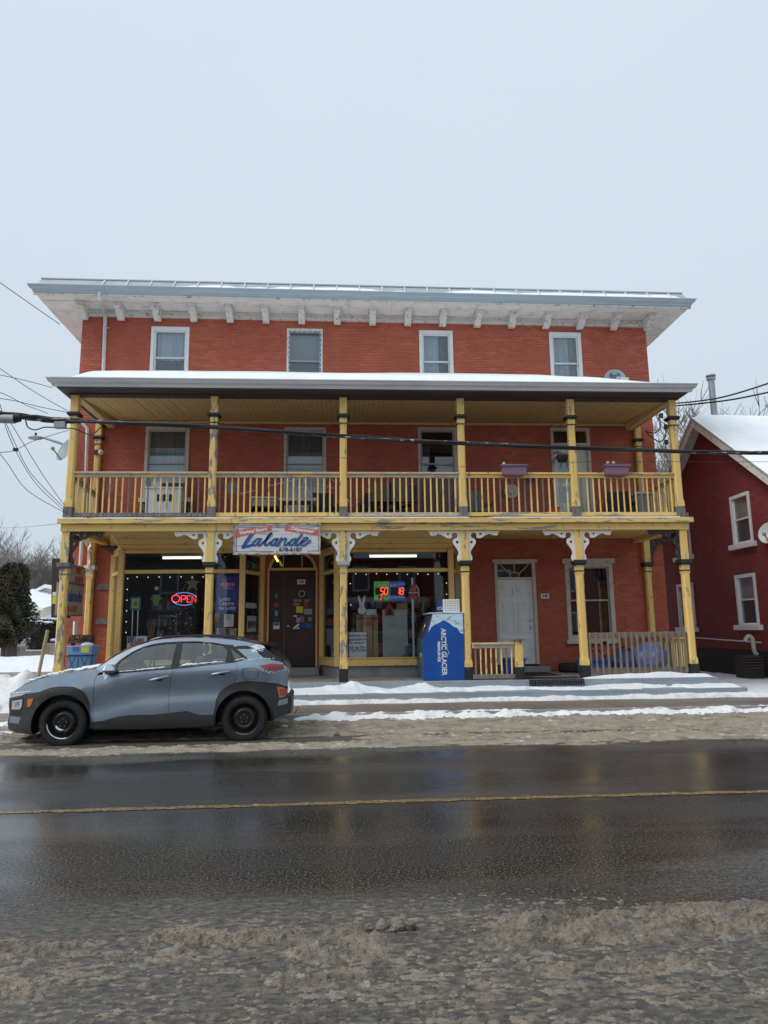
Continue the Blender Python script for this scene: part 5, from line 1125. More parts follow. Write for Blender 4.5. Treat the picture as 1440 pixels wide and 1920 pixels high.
def mat_(name, x0, x1, y0, y1, z, lab):
    t = thing(name, ((x0+x1)/2, (y0+y1)/2, z), lab, 'doormat'); mb = MB(); nx_ = 16
    for i in range(nx_): mb.box(x0+(x1-x0)*i/nx_, x0+(x1-x0)*(i+.7)/nx_, y0, y1, z, z+.012)
    for j in range(6): yy = y0+(y1-y0)*j/5; mb.box(x0, x1, yy-.012, yy+.012, z+.001, z+.014)
    mb.build('mesh', M['rubber'], t)
mat_('doormat', 3.98, 5.0, 16.0, 17.2, FZ+.007, 'black ribbed doormat at the foot of the white panel door')
t = thing('step_mat', (4.55, 14.95, .40), 'black open-mesh rubber mat draped over the top porch step', 'doormat')
mb = MB()
for i in range(22): x = 3.98+i*.055; mb.tube([(x, 15.4, FZ+.02), (x, 14.96, FZ+.02), (x, 14.935, FZ-.01), (x+.01, 14.93, .40)], .010, 4)
for k in range(4): mb.tube([(3.96, 14.928, .40+k*.035), (5.16, 14.928, .40+k*.035)], .010, 4)
for k in range(3): mb.tube([(3.96, 15.05+k*.15, FZ+.02), (5.16, 15.05+k*.15, FZ+.02)], .010, 4)
mb.build('mesh', M['rubber'], t)
def bin_(x0, x1, y0, y1, z0, h, lab, name='recycling_bin', m='blue_bin'):
    t = thing(name, ((x0+x1)/2, (y0+y1)/2, z0), lab, 'bin'); e = .04
    mb = MB(); mb.add([(x0+e, y0+e, z0), (x1-e, y0+e, z0), (x1-e, y1-e, z0), (x0+e, y1-e, z0), (x0, y0, z0+h), (x1, y0, z0+h), (x1, y1, z0+h), (x0, y1, z0+h)], [(0, 3, 2, 1), (0, 1, 5, 4), (1, 2, 6, 5), (2, 3, 7, 6), (3, 0, 4, 7)])
    mb.add([(x0+.02, y0+.02, z0+h*.6), (x1-.02, y0+.02, z0+h*.6), (x1-.02, y1-.02, z0+h*.6), (x0+.02, y1-.02, z0+h*.6)], [(0, 1, 2, 3)]); mb.build('tub', M[m], t)
    r = .025; MB().box(x0-r, x1+r, y0-r, y0, z0+h-.04, z0+h).box(x0-r, x1+r, y1, y1+r, z0+h-.04, z0+h).box(x0-r, x0, y0, y1, z0+h-.04, z0+h).box(x1, x1+r, y0, y1, z0+h-.04, z0+h).build('rim', M[m], t, bevel=.005); return t
bin_(3.62, 4.05, 15.5, 15.95, FZ+.007, .42, 'blue recycling bin behind the short newel post')
bin_(5.52, 6.22, 16.0, 16.5, FZ+.007, .36, 'blue recycling bin behind the bare picket rail')
ty = thing('tyre', (5.4, 17.35, FZ+.012), 'old black tyre lying flat by the brick wall', 'tyre')
a = at(*za(205, 910), 17.3); b = at(*za(335, 910), 17.3); r_ = .38
MB().lathe([(.20, .02), (.24, 0), (.34, 0), (.38, .04), (.38, .17), (.34, .21), (.24, .21), (.20, .19), (.20, .02)], ((a.x+b.x)/2+.12, 17.25, FZ+.012), 'z', 24).build('tread', M['rubber'], ty)
c = at(*za(735, 870), 16.2)
tb = thing('tarp_bundle', (c.x, 16.2, FZ+.007), 'shiny blue plastic bundle behind the bare picket rail', 'bundle')
def lump(c, r, sc, m, name, par, sd_):
    mb = MB().ball((0, 0, 0), 1, 20); V = []
    for x, y, z in mb.v:
        n = float(fbm(np.array([x*2.2+sd_]), np.array([y*2.2+z*1.7]), 3, sd_)[0]); k = r*(.78+.42*n); V.append((c[0]+x*k*sc[0], c[1]+y*k*sc[1], max(FZ+.008, c[2]+z*k*sc[2])))
    mb.v = V; return mb.build(name, m, par)
lump((c.x+.04, 16.25, .80), .42, (1.05, .8, 1.05), M['tarp'], 'plastic_sheet', tb, 3)
t2_ = thing('sack', (c.x-.5, 16.3, FZ+.007), 'dark blue sack slumped beside the shiny blue bundle', 'sack'); lump((c.x-.52, 16.3, .72), .33, (1, .8, 1.0), M['navy'], 'sack', t2_, 6)
bk = thing('bicycle', (6.45, 16.75, FZ), 'small red bicycle lying behind the bare picket rail', 'bicycle')
for wx, wz, rr in ((6.08, .80, .27), (6.78, .86, .27)):
    wl_ = MB().lathe([(rr-.03, -.02), (rr, -.02), (rr, .02), (rr-.03, .02), (rr-.03, -.02)], (wx, 16.72, wz), 'y', 24).build('wheel', M['rubber'], bk)
    mb = MB()
    for k in range(10): t = k*math.pi/5; mb.tube([(wx, 16.72, wz), (wx+(rr-.03)*math.cos(t), 16.72, wz+(rr-.03)*math.sin(t))], .003, 4)
    mb.build('spokes', M['steel'], wl_)
A, B_, C_, D_ = (6.08, 16.72, .80), (6.36, 16.72, 1.17), (6.72, 16.72, 1.22), (6.40, 16.72, .80)
MB().tube([A, B_, D_, A], .014, 6).tube([B_, C_], .014, 6).tube([D_, C_], .014, 6).tube([C_, (6.78, 16.72, .86)], .014, 6).build('frame', M['bush_red'], bk)
MB().tube([(6.72, 16.5, 1.36), (6.70, 16.6, 1.38), C_, (6.70, 16.85, 1.38), (6.74, 16.95, 1.36)], .012, 6).build('handlebar', M['black_plastic'], bk); MB().ball((6.33, 16.72, 1.24), .08, 10, sc=(1.3, .8, .4)).build('saddle', M['black_plastic'], bk)
MB().tube([(6.0, 16.7, 1.1), (6.2, 16.66, .92), (6.5, 16.62, 1.15)], .008, 5).build('brake_cable', M['pink'], bk)
# newspaper box at the left corner, planter shelf above it
a, b = at(*z5(600, 1205), 15.6), at(*z5(815, 1440), 15.6)
nb = thing('newspaper_box', ((a.x+b.x)/2, 15.6, .6), 'light blue box with a yellow sticker in a wire stand beside the corner post', 'newspaper box')
zt, zm = a.z, at(*z5(600, 1292), 15.6).z
MB().box(a.x, b.x, 15.6, 16.05, zm, zt).build('lid', M['news_blue'], nb, bevel=.02); MB().box(a.x+.03, b.x-.03, 15.63, 16.02, FZ+.007, zm-.001).build('tub', M['news_blue'], nb, bevel=.02)
p, q = at(*z5(732, 1215), 15.59), at(*z5(798, 1265), 15.59); MB().box(p.x, q.x, 15.594, 15.5985, q.z, p.z).build('sticker', M['yellow_p'], nb)
p, q = at(*z5(650, 1212), 15.59), at(*z5(705, 1245), 15.59); MB().box(p.x, q.x, 15.585, 15.5985, q.z, p.z).build('latch', M['tarp'], nb, bevel=.004)
mb = MB(); w_ = b.x-a.x
mb.tube([(a.x-.02, 15.58, FZ), (a.x-.02, 15.58, zm-.01), (b.x+.02, 15.58, zm-.01), (b.x+.02, 15.58, FZ)], .010, 5)
for k in (0, .5): mb.tube([(a.x+w_*k, 15.575, FZ), (a.x+w_*(k+.12), 15.575, .80), (a.x+w_*(k+.4), 15.575, zm-.02)], .008, 5); mb.tube([(a.x+w_*(k+.5), 15.575, FZ), (a.x+w_*(k+.38), 15.575, .80), (a.x+w_*(k+.1), 15.575, zm-.02)], .008, 5)
mb.tube([((a.x+b.x)/2, 15.575, FZ), ((a.x+b.x)/2, 15.575, zm-.02)], .008, 5); mb.build('wire_stand', M['black'], nb)
tag(MB().ball(((a.x+b.x)/2+.10, 15.8, zt), .12, 12, sc=(1.2, 1, .6)).warp(lambda x, y, z: (x, y, max(z, zt+.001))).build('snow_cap', M['snow']), 'small heap of snow on the light blue newspaper box', 'snow')
a, b = at(*z5(608, 1108), 16.0), at(*z5(808, 1200), 16.0)
pl = thing('planter_trough', ((a.x+b.x)/2, 16.1, b.z), 'dark wooden trough of dead leaves behind the newspaper box', 'planter')
MB().box(a.x, b.x, 16.16, 16.3, b.z+.05, a.z).box(a.x, b.x, 16.0, 16.16, b.z+.05, b.z+.10).build('trough', M['dark_wood'], pl, bevel=.006); mb = MB()
for i in range(90):
    p = Vector((rnd.uniform(a.x, b.x), rnd.uniform(15.97, 16.13), b.z+.10+rnd.uniform(0, .11))); d = Vector((rnd.uniform(-1, 1), rnd.uniform(-1, 1), rnd.uniform(-.5, .8))).normalized()*.035; e = d.orthogonal().normalized()*.022
    mb.add([p-d, p+e, p+d, p-e], [(0, 1, 2, 3)])
mb.build('dead_leaves', M['straw'], pl)
MB().box(a.x+.05, a.x+.10, 16.1, 16.2, FZ, b.z+.05).box(b.x-.1, b.x-.05, 16.1, 16.2, FZ, b.z+.05).build('leg', M['dark_wood'], pl)

# ---------------------------------------------------------------- things on the upper deck
def D4(x, y): return 250+x/7.2, 870+y/7.2
def D5(x, y): return 440+x/6.545, 870+y/6.545
def D6(x, y): return 640+x/6, 860+y/6
def D7(x, y): return 860+x/6, 840+y/6
def D8(x, y): return 1060+x/6, 840+y/6
DF = DZ-.02
def px_box(fn, box, Y): a, b = at(*fn(box[0], box[1]), Y), at(*fn(box[2], box[3]), Y); return a.x, b.x, b.z, a.z
x0, x1, z0, z1_ = px_box(D4, (175, 190, 640, 640), 16.9)
cb2 = thing('white_cabinet', ((x0+x1)/2, 16.9, DF), 'white upright cabinet with three dark vents behind the left railing', 'cabinet')
MB().box(x0, x1, 16.9, 17.4, DF+.03, z1_-.26).build('body', M['vinyl'], cb2, bevel=.012); MB().box(x0-.02, x1+.02, 16.87, 17.42, z1_-.26, z1_-.22).build('top', M['vinyl'], cb2, bevel=.006); MB().box(x0+.02, x1-.02, 17.3, 17.4, z1_-.22, z1_).build('back_splash', M['basin'], cb2, bevel=.006)
MB().box(x0+.25, x1-.03, 17.285, 17.299, z1_-.18, z1_-.04).build('dark_panel', M['gloss_black'], cb2)
for k, m0 in enumerate((320, 398, 482)): p, q, r, s = px_box(D4, (m0, 408, m0+(52 if k < 2 else 36), 500), 16.89); MB().box(p, q, 16.888, 16.8995, r, s).build('vent', M['dk_furn'], cb2)
for lx in (x0+.05, x1-.05): MB().box(lx-.02, lx+.02, 16.95, 17.35, DF, DF+.03).build('foot', M['black_plastic'], cb2)
for px, lab in ((100, 'small wooden side shelf left of the white cabinet'), (715, 'small wooden side shelf right of the white cabinet')):
    p, q, r, s = px_box(D4, (px-28, 462, px+62, 515), 17.2); t = thing('side_shelf', ((p+q)/2, 17.2, DF), lab, 'shelf', None)
    MB().box(p, q, 17.15, 17.45, r, s).build('top', M['beige'], t, bevel=.005); MB().box(p+.02, p+.05, 17.2, 17.4, DF, r).box(q-.05, q-.02, 17.2, 17.4, DF, r).build('leg', M['dark_wood'], t)
c = at(*D4(1345, 325), 16.6); fn_ = thing('pedestal_fan', (c.x, 16.6, DF), 'round grey pedestal fan beside the second post upstairs', 'fan')
mb = MB()
for rr in (.17, .13, .09): mb.tube([(c.x+rr*math.cos(t), 16.55, c.z+rr*math.sin(t)) for t in np.linspace(0, 6.2832, 20)], .006, 4)
for k in range(14): t = k*math.pi/7; mb.tube([(c.x, 16.54, c.z), (c.x+.17*math.cos(t), 16.55, c.z+.17*math.sin(t))], .003, 3)
mb.build('grille', M['fan'], fn_); MB().lathe([(0, 0), (.15, .01), (.15, .03), (0, .04)], (c.x, 16.57, c.z), 'y', 18).build('blades', M['fan'], fn_)
MB().tube([(c.x, 16.63, c.z), (c.x, 16.63, DF+.03)], .016, 6).build('stem', M['fan'], fn_); MB().lathe([(0, .03), (.17, .02), (.18, 0), (0, 0)], (c.x, 16.63, DF), 'z', 16).build('base', M['fan'], fn_)
x0, x1, z0, z1_ = px_box(D5, (205, 415, 510, 520), 16.4)
lb = thing('laundry_basket', ((x0+x1)/2, 16.4, z0), 'cream slotted laundry basket behind the second railing bay', 'basket')
mb = MB(); n = 12
for i in range(n):
    for k, (ya, yb) in enumerate(((16.32, 16.38), (16.68, 16.62))):
        xa = x0+(x1-x0)*i/(n-1); xb = x0+.06+(x1-x0-.12)*i/(n-1); mb.beam((xa, ya, z1_), (xb, yb, z0), .022, .008)
mb.build('slats', M['lamp_white'], lb)['kind'] = 'stuff'
MB().box(x0-.02, x1+.02, 16.29, 16.33, z1_-.03, z1_+.012).box(x0-.02, x1+.02, 16.67, 16.71, z1_-.03, z1_+.012).box(x0-.02, x0+.01, 16.33, 16.67, z1_-.03, z1_+.012).box(x1-.01, x1+.02, 16.33, 16.67, z1_-.03, z1_+.012).build('rim', M['lamp_white'], lb, bevel=.004); MB().box(x0+.06, x1-.06, 16.38, 16.62, z0-.015, z0).build('base', M['lamp_white'], lb)
bs = thing('basket_stand', ((x0+x1)/2, 16.5, DF), 'low dark stand under the cream laundry basket', 'stand'); MB().box(x0-.05, x1+.05, 16.25, 16.75, z0-.06, z0-.0155).build('top', M['dk_furn'], bs)
for ax in (x0, x1):
    for ay in (16.3, 16.7): MB().box(ax-.02, ax+.02, ay-.02, ay+.02, DF, z0-.06).build('leg', M['dk_furn'], bs)
x0, x1, z0, z1_ = px_box(D5, (550, 430, 1010, 470), 16.8)
tbl = thing('deck_table', ((x0+x1)/2, 16.8, DF), 'long pale bench table under the second upstairs window', 'table'); MB().box(x0, x1, 16.6, 17.2, z0, z1_).build('top', M['beige'], tbl, bevel=.006)
for ax in (x0+.06, x1-.06):
    for ay in (16.66, 17.14): MB().box(ax-.025, ax+.025, ay-.025, ay+.025, DF, z0).build('leg', M['dk_furn'], tbl)
dr_ = thing('drying_rack', at(*D5(900, 590), 16.0), 'folding white drying rack with crossed legs under the second upstairs window', 'drying rack')
for k, (p, q) in enumerate((((840, 180), (1030, 575)), ((860, 180), (780, 480)), ((905, 300), (775, 285)), ((1215, 300), (1005, 245)), ((1195, 185), (1230, 230)), ((740, 560), (830, 300)))):
    MB().tube([at(*D5(*p), 16.0+.05*(k % 2)), at(*D5(*q), 16.0+.05*(k % 2))], .010, 6).build('bar', M['basin'], dr_)
for n_, (p, q), lab in (('clothes_pole', ((20, 375), (250, 325)), 'thin white pole slanting past the grey fan'), ('clothes_pole', ((440, 268), (800, 178)), 'thin white pole slanting up toward the middle window'), ('clothes_pole', ((1365, 410), (1460, 520)), 'thin white pole slanting down behind the third post')):
    tag(MB().tube([at(*D5(*p), 15.9), at(*D5(*q), 15.9)], .012, 6).build(n_, M['basin']), lab, 'pole')
def chair(c, z, m, lab, rz=0, cat='chair', s=1.0):
    t = thing('patio_chair', (c[0], c[1], DF), lab, cat, None); t.rotation_euler = (0, 0, rz); P = Vector(WL[t.name])
    f = lambda x0, x1, y0, y1, z0, z1_: MB().box(P.x+x0*s, P.x+x1*s, P.y+y0*s, P.y+y1*s, P.z+z0*s, P.z+z1_*s)
    f(-.28, .28, -.25, .27, .36, .44).build('seat', m, t, bevel=.02); f(-.28, .28, .24, .32, .44, .98).build('backrest', m, t, bevel=.03)
    for sx in (-1, 1):
        f(sx*.31-.03, sx*.31+.03, -.25, .30, .58, .64).build('armrest', m, t, bevel=.01)
        for yy in (-.22, .26): f(sx*.31-.025, sx*.31+.025, yy-.025, yy+.025, 0, .58).build('leg', m, t)
    return t
chair((-.45, 16.9), 0, M['dk_furn'], 'dark patio chair left of the middle post behind the drying rack', .2)
chair((.75, 16.9), 0, M['dk_furn'], 'dark patio chair just right of the middle post', -.1)
chair((1.35, 16.8), 0, M['dk_furn'], 'dark patio chair in the middle of the third railing bay', .5)
c = at(*D6(600, 300), 16.4); lg = thing('log_pile', (c.x, 16.4, DF), 'untidy dark pile of wood and boxes in the third railing bay', 'wood pile')
for i in range(14):
    zz = DF+.07+.13*(i//4); xx = c.x-.45+.26*(i % 4)+.1*((i//4) % 2); MB().tube([(xx, 16.25, zz), (xx+rnd.uniform(-.04, .04), 16.62, zz)], .065, 8).build('log', M['bark'], lg)
for bx in ((340, 265, 560, 330), (545, 245, 760, 300), (760, 300, 870, 350)): p, q, r, s = px_box(D6, bx, 16.3); MB().box(p, q, 16.3, 16.5, DF+.6, s).build('box', rnd.choice([M['dk_furn'], M['board']]), lg)
x0, x1, z0, z1_ = px_box(D6, (885, 225, 1300, 600), 16.9)
bw = thing('wooden_screen', ((x0+x1)/2, 16.9, DF), 'brown timber boards leaning below the third upstairs window', 'boards')
for i in range(7): a = x0+(x1-x0)*i/7; MB().box(a, a+(x1-x0)/7-.01, 16.9, 16.93, DF, z1_).build('plank', M['board'], bw)
chair((3.35, 16.6), 0, M['grey_wood'], 'grey round-backed armchair at the left of the fourth railing bay', .3)
tag(MB().lathe([(0, 0), (.17, .0), (.19, .03), (.10, .04), (.09, .09), (0, .1)], at(*D7(600, 480), 17.55), 'y', 20).warp(lambda x, y, z: (x, 17.64-(y-17.55), z)).build('straw_hat', M['beige']), 'pale round straw hat hung on the brick between window and white door', 'hat')
t = thing('log_pile', at(*D7(450, 700), 16.6), 'low pile of cut logs beside the grey armchair', 'wood pile'); P = at(*D7(450, 700), 16.6)
for i in range(9): MB().tube([(P.x-.3+.15*(i % 4), 16.5, DF+.08+.13*(i//4)), (P.x-.28+.15*(i % 4), 16.9, DF+.08+.13*(i//4))], .07, 8).build('log', M['bark'], t)
t = thing('broom', at(*D7(800, 690), 17.3), 'grey broom leaning on the brick near the white upstairs door', 'broom'); a, b = at(*D7(822, 360), 17.5), at(*D7(800, 690), 17.2); MB().tube([a, b], .010, 6).build('handle', M['grey_plastic'], t); MB().box(a.x-.1, a.x+.1, a.y-.03, a.y+.03, a.z-.02, a.z+.12).build('brush_head', M['dark_wood'], t, bevel=.01)
x0, x1, z0, z1_ = px_box(D7, (975, 672, 1125, 712), 15.6); t = thing('orange_tray', ((x0+x1)/2, 15.6, z0), 'bright orange plastic trough on the deck by the fifth post', 'trough')
MB().add([(x0+.03, 15.53, DF), (x1-.03, 15.53, DF), (x1-.03, 15.67, DF), (x0+.03, 15.67, DF), (x0, 15.5, z1_), (x1, 15.5, z1_), (x1, 15.7, z1_), (x0, 15.7, z1_)], [(0, 3, 2, 1), (0, 1, 5, 4), (1, 2, 6, 5), (2, 3, 7, 6), (3, 0, 4, 7)]).build('tub', M['orange'], t); MB().box(x0-.01, x1+.01, 15.485, 15.50, z1_-.02, z1_).build('rim', M['orange'], t)
x0, x1, z0, z1_ = px_box(D8, (790, 500, 950, 720), 16.8); t = thing('storage_bin', ((x0+x1)/2, 16.8, DF), 'grey lidded storage bin near the right end of the deck', 'bin')
MB().box(x0, x1, 16.7, 17.2, DF, z1_-.07).build('body', M['fan'], t, bevel=.02); MB().box(x0-.03, x1+.03, 16.67, 17.23, z1_-.07, z1_).build('lid', M['basin'], t, bevel=.015)
chair((6.95, 16.7), 0, M['dk_furn'], 'dark low chair between the white upstairs door and the grey storage bin', -.2)
def planter(fn, box, lab):
    x0, x1, z0, z1_ = px_box(fn, box, 15.06); t = thing('window_box', ((x0+x1)/2, 15.1, z0), lab, 'planter', 'mauve planters on the deck rail'); e = .10
    V = []; n = 6
    prof = [(0, .16), (.05, .06), (.2, .02), (.8, 0), (1, -.0)]
    mb = MB(); rings = []
    for k, ins in prof:
        z = z0+(z1_-z0)*k; rings.append([(x0+ins, 15.0+ins*.4, z), (x1-ins, 15.0+ins*.4, z), (x1-ins, 15.24-ins*.4, z), (x0+ins, 15.24-ins*.4, z)])
    mb.add([p for r in rings for p in r], [(3, 2, 1, 0)]+[(4*i+j, 4*i+(j+1) % 4, 4*i+4+(j+1) % 4, 4*i+4+j) for i in range(4) for j in range(4)]); mb.build('trough', M['mauve'], t, bevel=.012)
    MB().box(x0-.03, x1+.03, 14.97, 15.0, z1_-.025, z1_+.012).box(x0-.03, x1+.03, 15.24, 15.27, z1_-.025, z1_+.012).box(x0-.03, x0, 15.0, 15.24, z1_-.025, z1_+.012).box(x1, x1+.03, 15.0, 15.24, z1_-.025, z1_+.012).build('rim', M['mauve'], t, bevel=.006)
    MB().box(x0+.01, x1-.01, 15.01, 15.23, z1_-.06, z1_-.03).build('soil', M['bark'], t); return t, x0, x1, z1_
t, a, b, c = planter(D7, (485, 198, 765, 318), 'mauve planter on the rail with one pale finial at its left end')
MB().tube([(a+.06, 15.1, c-.03), (a+.06, 15.1, c+.05)], .02, 6).ball((a+.06, 15.1, c+.06), .03, 8).build('finial', M['paper'], t)
t, a, b, c = planter(D8, (440, 200, 715, 318), 'mauve planter on the rail with two pale knobs, nearer the right end')
for dx_ in (.10, .23): MB().tube([(a+dx_, 15.1, c-.03), (a+dx_, 15.1, c+.06)], .012, 6).ball((a+dx_, 15.1, c+.08), .042, 8).build('knob', M['lamp_white'], t)
p = at(*D7(1165, 115), 15.5); hb = thing('hanging_basket', p, 'dark hanging basket of dead trailing stems beside the fifth post', 'hanging basket')
MB().lathe([(0, -.10), (.10, -.08), (.14, 0), (.14, .05), (0, .05)], p, 'z', 14).build('pot', M['black_plastic'], hb); mb = MB()
for i in range(46):
    t = rnd.uniform(0, 6.283); r1 = rnd.uniform(.16, .34); q = p+Vector((math.cos(t)*r1, math.sin(t)*r1*.7, rnd.uniform(-.28, .16))); mb.tube([p+Vector((math.cos(t)*.1, math.sin(t)*.1, .05)), (p+q)/2+Vector((0, 0, .10)), q], .007, 3)
mb.build('dead_stems', M['bark'], hb)
for k in range(3): t = k*2.09; MB().tube([p+Vector((.13*math.cos(t), .13*math.sin(t), .05)), (p.x, p.y, p.z+.6)], .003, 4).build('chain', M['cable'], hb)
MB().tube([(p.x, p.y, p.z+.6), (p.x, p.y, 6.83)], .003, 4).build('chain', M['cable'], hb)
# upstairs door with a pale blue screen
D = MB().box(5.57, 5.65, WY-.03, WY+.1, DF, 6.9).box(6.56, 6.64, WY-.03, WY+.1, DF, 6.9).box(5.65, 6.56, WY-.03, WY+.1, 6.82, 6.9).box(5.65, 6.56, WY-.03, WY+.1, 6.42, 6.48).build('door_frame', M['beige'], bld, bevel=.005)
MB().box(5.65, 6.56, WY+.05, WY+.054, 6.48, 6.82).build('transom_pane', M['glass'], D)
dd = MB().box(5.652, 6.20, WY+.03, WY+.07, DF+.02, 6.418).build('screen_door', M['door_white'], bld); MB().box(6.203, 6.558, WY+.035, WY+.075, DF+.02, 6.418).build('side_panel', M['white'], D)
for z0, z1_ in ((4.2, 4.75), (4.85, 5.3), (5.4, 6.2)): MB().box(5.74, 6.12, WY+.022, WY+.0295, z0, z1_).build('door_panel', M['skyblue'] if z0 > 4.8 else M['door_white'], dd, bevel=.003)
# small fittings on the facade
wl_ = thing('wall_lamp', at(*z1(682, 1325), WY-.3), 'small cream porch lamp on the left rear post upstairs', 'lamp'); p = WL[wl_.name]; MB().ball(p, .075, 10, sc=(1, 1, .9)).build('globe', M['lamp_white'], wl_); MB().tube([p+Vector((0, 0, .05)), p+Vector((0, .15, .06))], .02, 6).build('arm', M['alu'], wl_)
tag(MB().box(-6.30, -6.18, WY-.19, WY-.15, 6.08, 6.20).build('junction_box', M['dk_furn']), 'dark junction box on the left rear post upstairs', 'junction box')
def dish(c, r, aim, m, lab, txt=None, pole=None):
    t = thing('satellite_dish', c, lab, 'satellite dish', 'satellite dishes'); c = Vector(c); q = Vector(aim).normalized().to_track_quat('Z', 'Y').to_matrix()
    mb = MB(); mb.lathe([(0, 0), (r*.4, r*.035), (r*.75, r*.11), (r, r*.2), (r*1.02, r*.2), (r, r*.17), (r*.7, r*.06), (0, -.03)], (0, 0, 0), 'z', 28); mb.warp(lambda x, y, z: tuple(c+q @ Vector((x, y*1.08, z)))); mb.build('reflector', m, t)
    e = c+q @ Vector((0, -r*1.0, r*.1)); f = c+q @ Vector((0, -r*.55, r*1.15)); MB().tube([e, f], .018, 6).build('feed_arm', M['grey_plastic'], t); MB().ball(f, .05, 8).build('receiver', M['grey_plastic'], t)
    if pole: MB().tube([c+q @ Vector((0, 0, -.04)), c+q @ Vector((0, 0, -.15)), pole], .024, 8).build('mast', M['steel'], t)
    if txt:
        tm = text(txt, r*.66, M['navy'], (0, 0, 0), t, bold=.002); tm.location = q @ Vector((0, r*.42, r*.16)); tm.rotation_euler = (q @ Matrix.Rotation(0, 3, 'Z')).to_euler()
    return t
dish(at(1153, 713, 16.6), .27, (-.15, -1, .25), M['dish'], 'grey satellite dish marked Bell half sunk in the porch roof snow', 'Bell', (at(1156, 722, 16.75)))
MB().box(*[0]*0) if False else None
p = at(1168, 711, 16.35); tag(MB().box(p.x-.11, p.x+.13, 16.3, 16.4, p.z-.10, p.z+.03).build('dish_receiver', M['gutter']), 'pale receiver arm of the dish on the porch roof', 'receiver')
dish(at(126, 845, 17.2), .30, (-.75, -1, .5), M['dish'], 'grey satellite dish peeping out left of the corner post', None, (-6.9, 17.6, 5.7))
# insulators and loops of cable by the right post
wi = thing('service_loops', at(1235, 800, 17.4), 'loops of black service cable hanging behind the right upstairs post', 'cable')
for pts in (((1234, 783), (1238, 790), (1236, 805), (1226, 812), (1210, 808)), ((1246, 795), (1248, 815), (1238, 828), (1222, 820), (1210, 808))): MB().tube(spline([at(*p, 17.3) for p in pts], 5), .016, 6).build('loop', M['cable'], wi)
for px in ((1240, 779), (1249, 800), (1250, 829)): p = at(*px, 17.3); MB().box(p.x-.04, p.x+.04, 17.27, 17.35, p.z-.06, p.z+.06).build('clamp', M['dk_furn'], wi)
# ---------------------------------------------------------------- the parked car (built along u = length from the front axle, n = inward, z = up)
CA = R(2.0); CO = Vector((-4.057, 10.621, 0)); CD = Vector((math.cos(CA), math.sin(CA), 0)); CN = Vector((-math.sin(CA), math.cos(CA), 0)); CW = 1.80
car = thing('parked_car', CO+CN*.9+CD*1.3, 'grey-blue crossover car with black cladding and black steel wheels parked facing left', 'car')
CREASE = [(-1, .60), (-.3, .74), (.5, .82), (.77, .9), (1.0, .96), (1.14, .985), (1.57, 1.015), (2.13, 1.04), (2.49, 1.05), (3.4, 1.06)]
def interp(u, T):
    if u <= T[0][0]: return T[0][1]
    for (a, b), (c, d) in zip(T, T[1:]):
        if u <= c: return b+(d-b)*(u-a)/(c-a)
    return T[-1][1]
def inward(u, z):
    n = .02
    zc = interp(u, CREASE)
    if z < .36: n += .07*((.36-z)/.2)**2
    if z > zc: n += .30*min(z-zc, max(0, 1.06-zc))
    else:
        d = zc-z; s1 = min(1, d/.30); s2 = min(1, max(0, (d-.28)/.22)); k = 1 if -.2 < u < 2.7 else .4
        n += k*(.038*s1*s1*(3-2*s1)-.034*s2*s2*(3-2*s2))
    if z > 1.06: n += (z-1.06)*.56+.10*max(0, z-1.36)*2
    if u < -.25: n += .40*((-.25-u)/.47)**2
    if u > 2.75: n += .25*((u-2.75)/.5)**2
    return n
def car3(u, z, off=0, mirror=False):
    n = inward(u, z)-off
    uu = u+(u-4.06)*n*.094*(1 if n > 0 else 0); zz = z if z > 1.6 else 1.593+(z-1.593)*(1+n*.094)
    m_ = CW-n if mirror else n
    return CO+CD*uu+CN*m_+Vector((0, 0, zz))
def dens(poly, step=.05):
    out = []
    for i in range(len(poly)):
        a, b = Vector(poly[i]), Vector(poly[(i+1) % len(poly)]); k = max(1, int((b-a).length/step)); out += [tuple(a+(b-a)*j/k) for j in range(k)]
    return out
def shrink(poly, d):
    n = len(poly); ar = sum(poly[i][0]*poly[(i+1) % n][1]-poly[(i+1) % n][0]*poly[i][1] for i in range(n)); s = 1 if ar > 0 else -1; out = []
    for i in range(n):
        p, a, b = Vector(poly[i]), Vector(poly[i-1]), Vector(poly[(i+1) % n]); e1, e2 = (p-a).normalized(), (b-p).normalized()
        nn = (Vector((-e1.y, e1.x))+Vector((-e2.y, e2.x)))*s; out.append(tuple(p+nn.normalized()*d if nn.length > 1e-6 else p))
    return out
def panel(poly, off=0, gap=.003, th=.03, mirror=False, mb=None, grid=.06):
    mb = mb or MB(); o = dens(shrink(poly, gap)); us = [p[0] for p in o]; zs_ = [p[1] for p in o]; inner = []
    u = min(us)+grid/2
    while u < max(us):
        z = min(zs_)+grid/2
        while z < max(zs_):
            if inpoly((u, z), o) and min((u-a)**2+(z-b)**2 for a, b in o) > (grid*.35)**2: inner.append((u, z))
            z += grid
        u += grid
    V = [Vector(p) for p in o+inner]; E_ = [(i, (i+1) % len(o)) for i in range(len(o))]
    ov, _, of, *_r = delaunay_2d_cdt(V, E_, [], 1, 1e-6)
    fl = lambda f: tuple(reversed(f)) if mirror else tuple(f)
    mb.add([car3(p.x, p.y, off, mirror) for p in ov], [fl(f) for f in of], 0, True)
    n = len(o); mb.add([car3(*p, off, mirror) for p in o]+[car3(*p, off-th, mirror) for p in o], [(i, (i+1) % n, n+(i+1) % n, n+i) for i in range(n)], 0)
    return mb
def both(name, poly, m, off=0, gap=.003, th=.03, par=None):
    r = panel(poly, off, gap, th).build(name, m, par or car); panel(poly, off, gap, th, True).build(name, m, par or car); return r
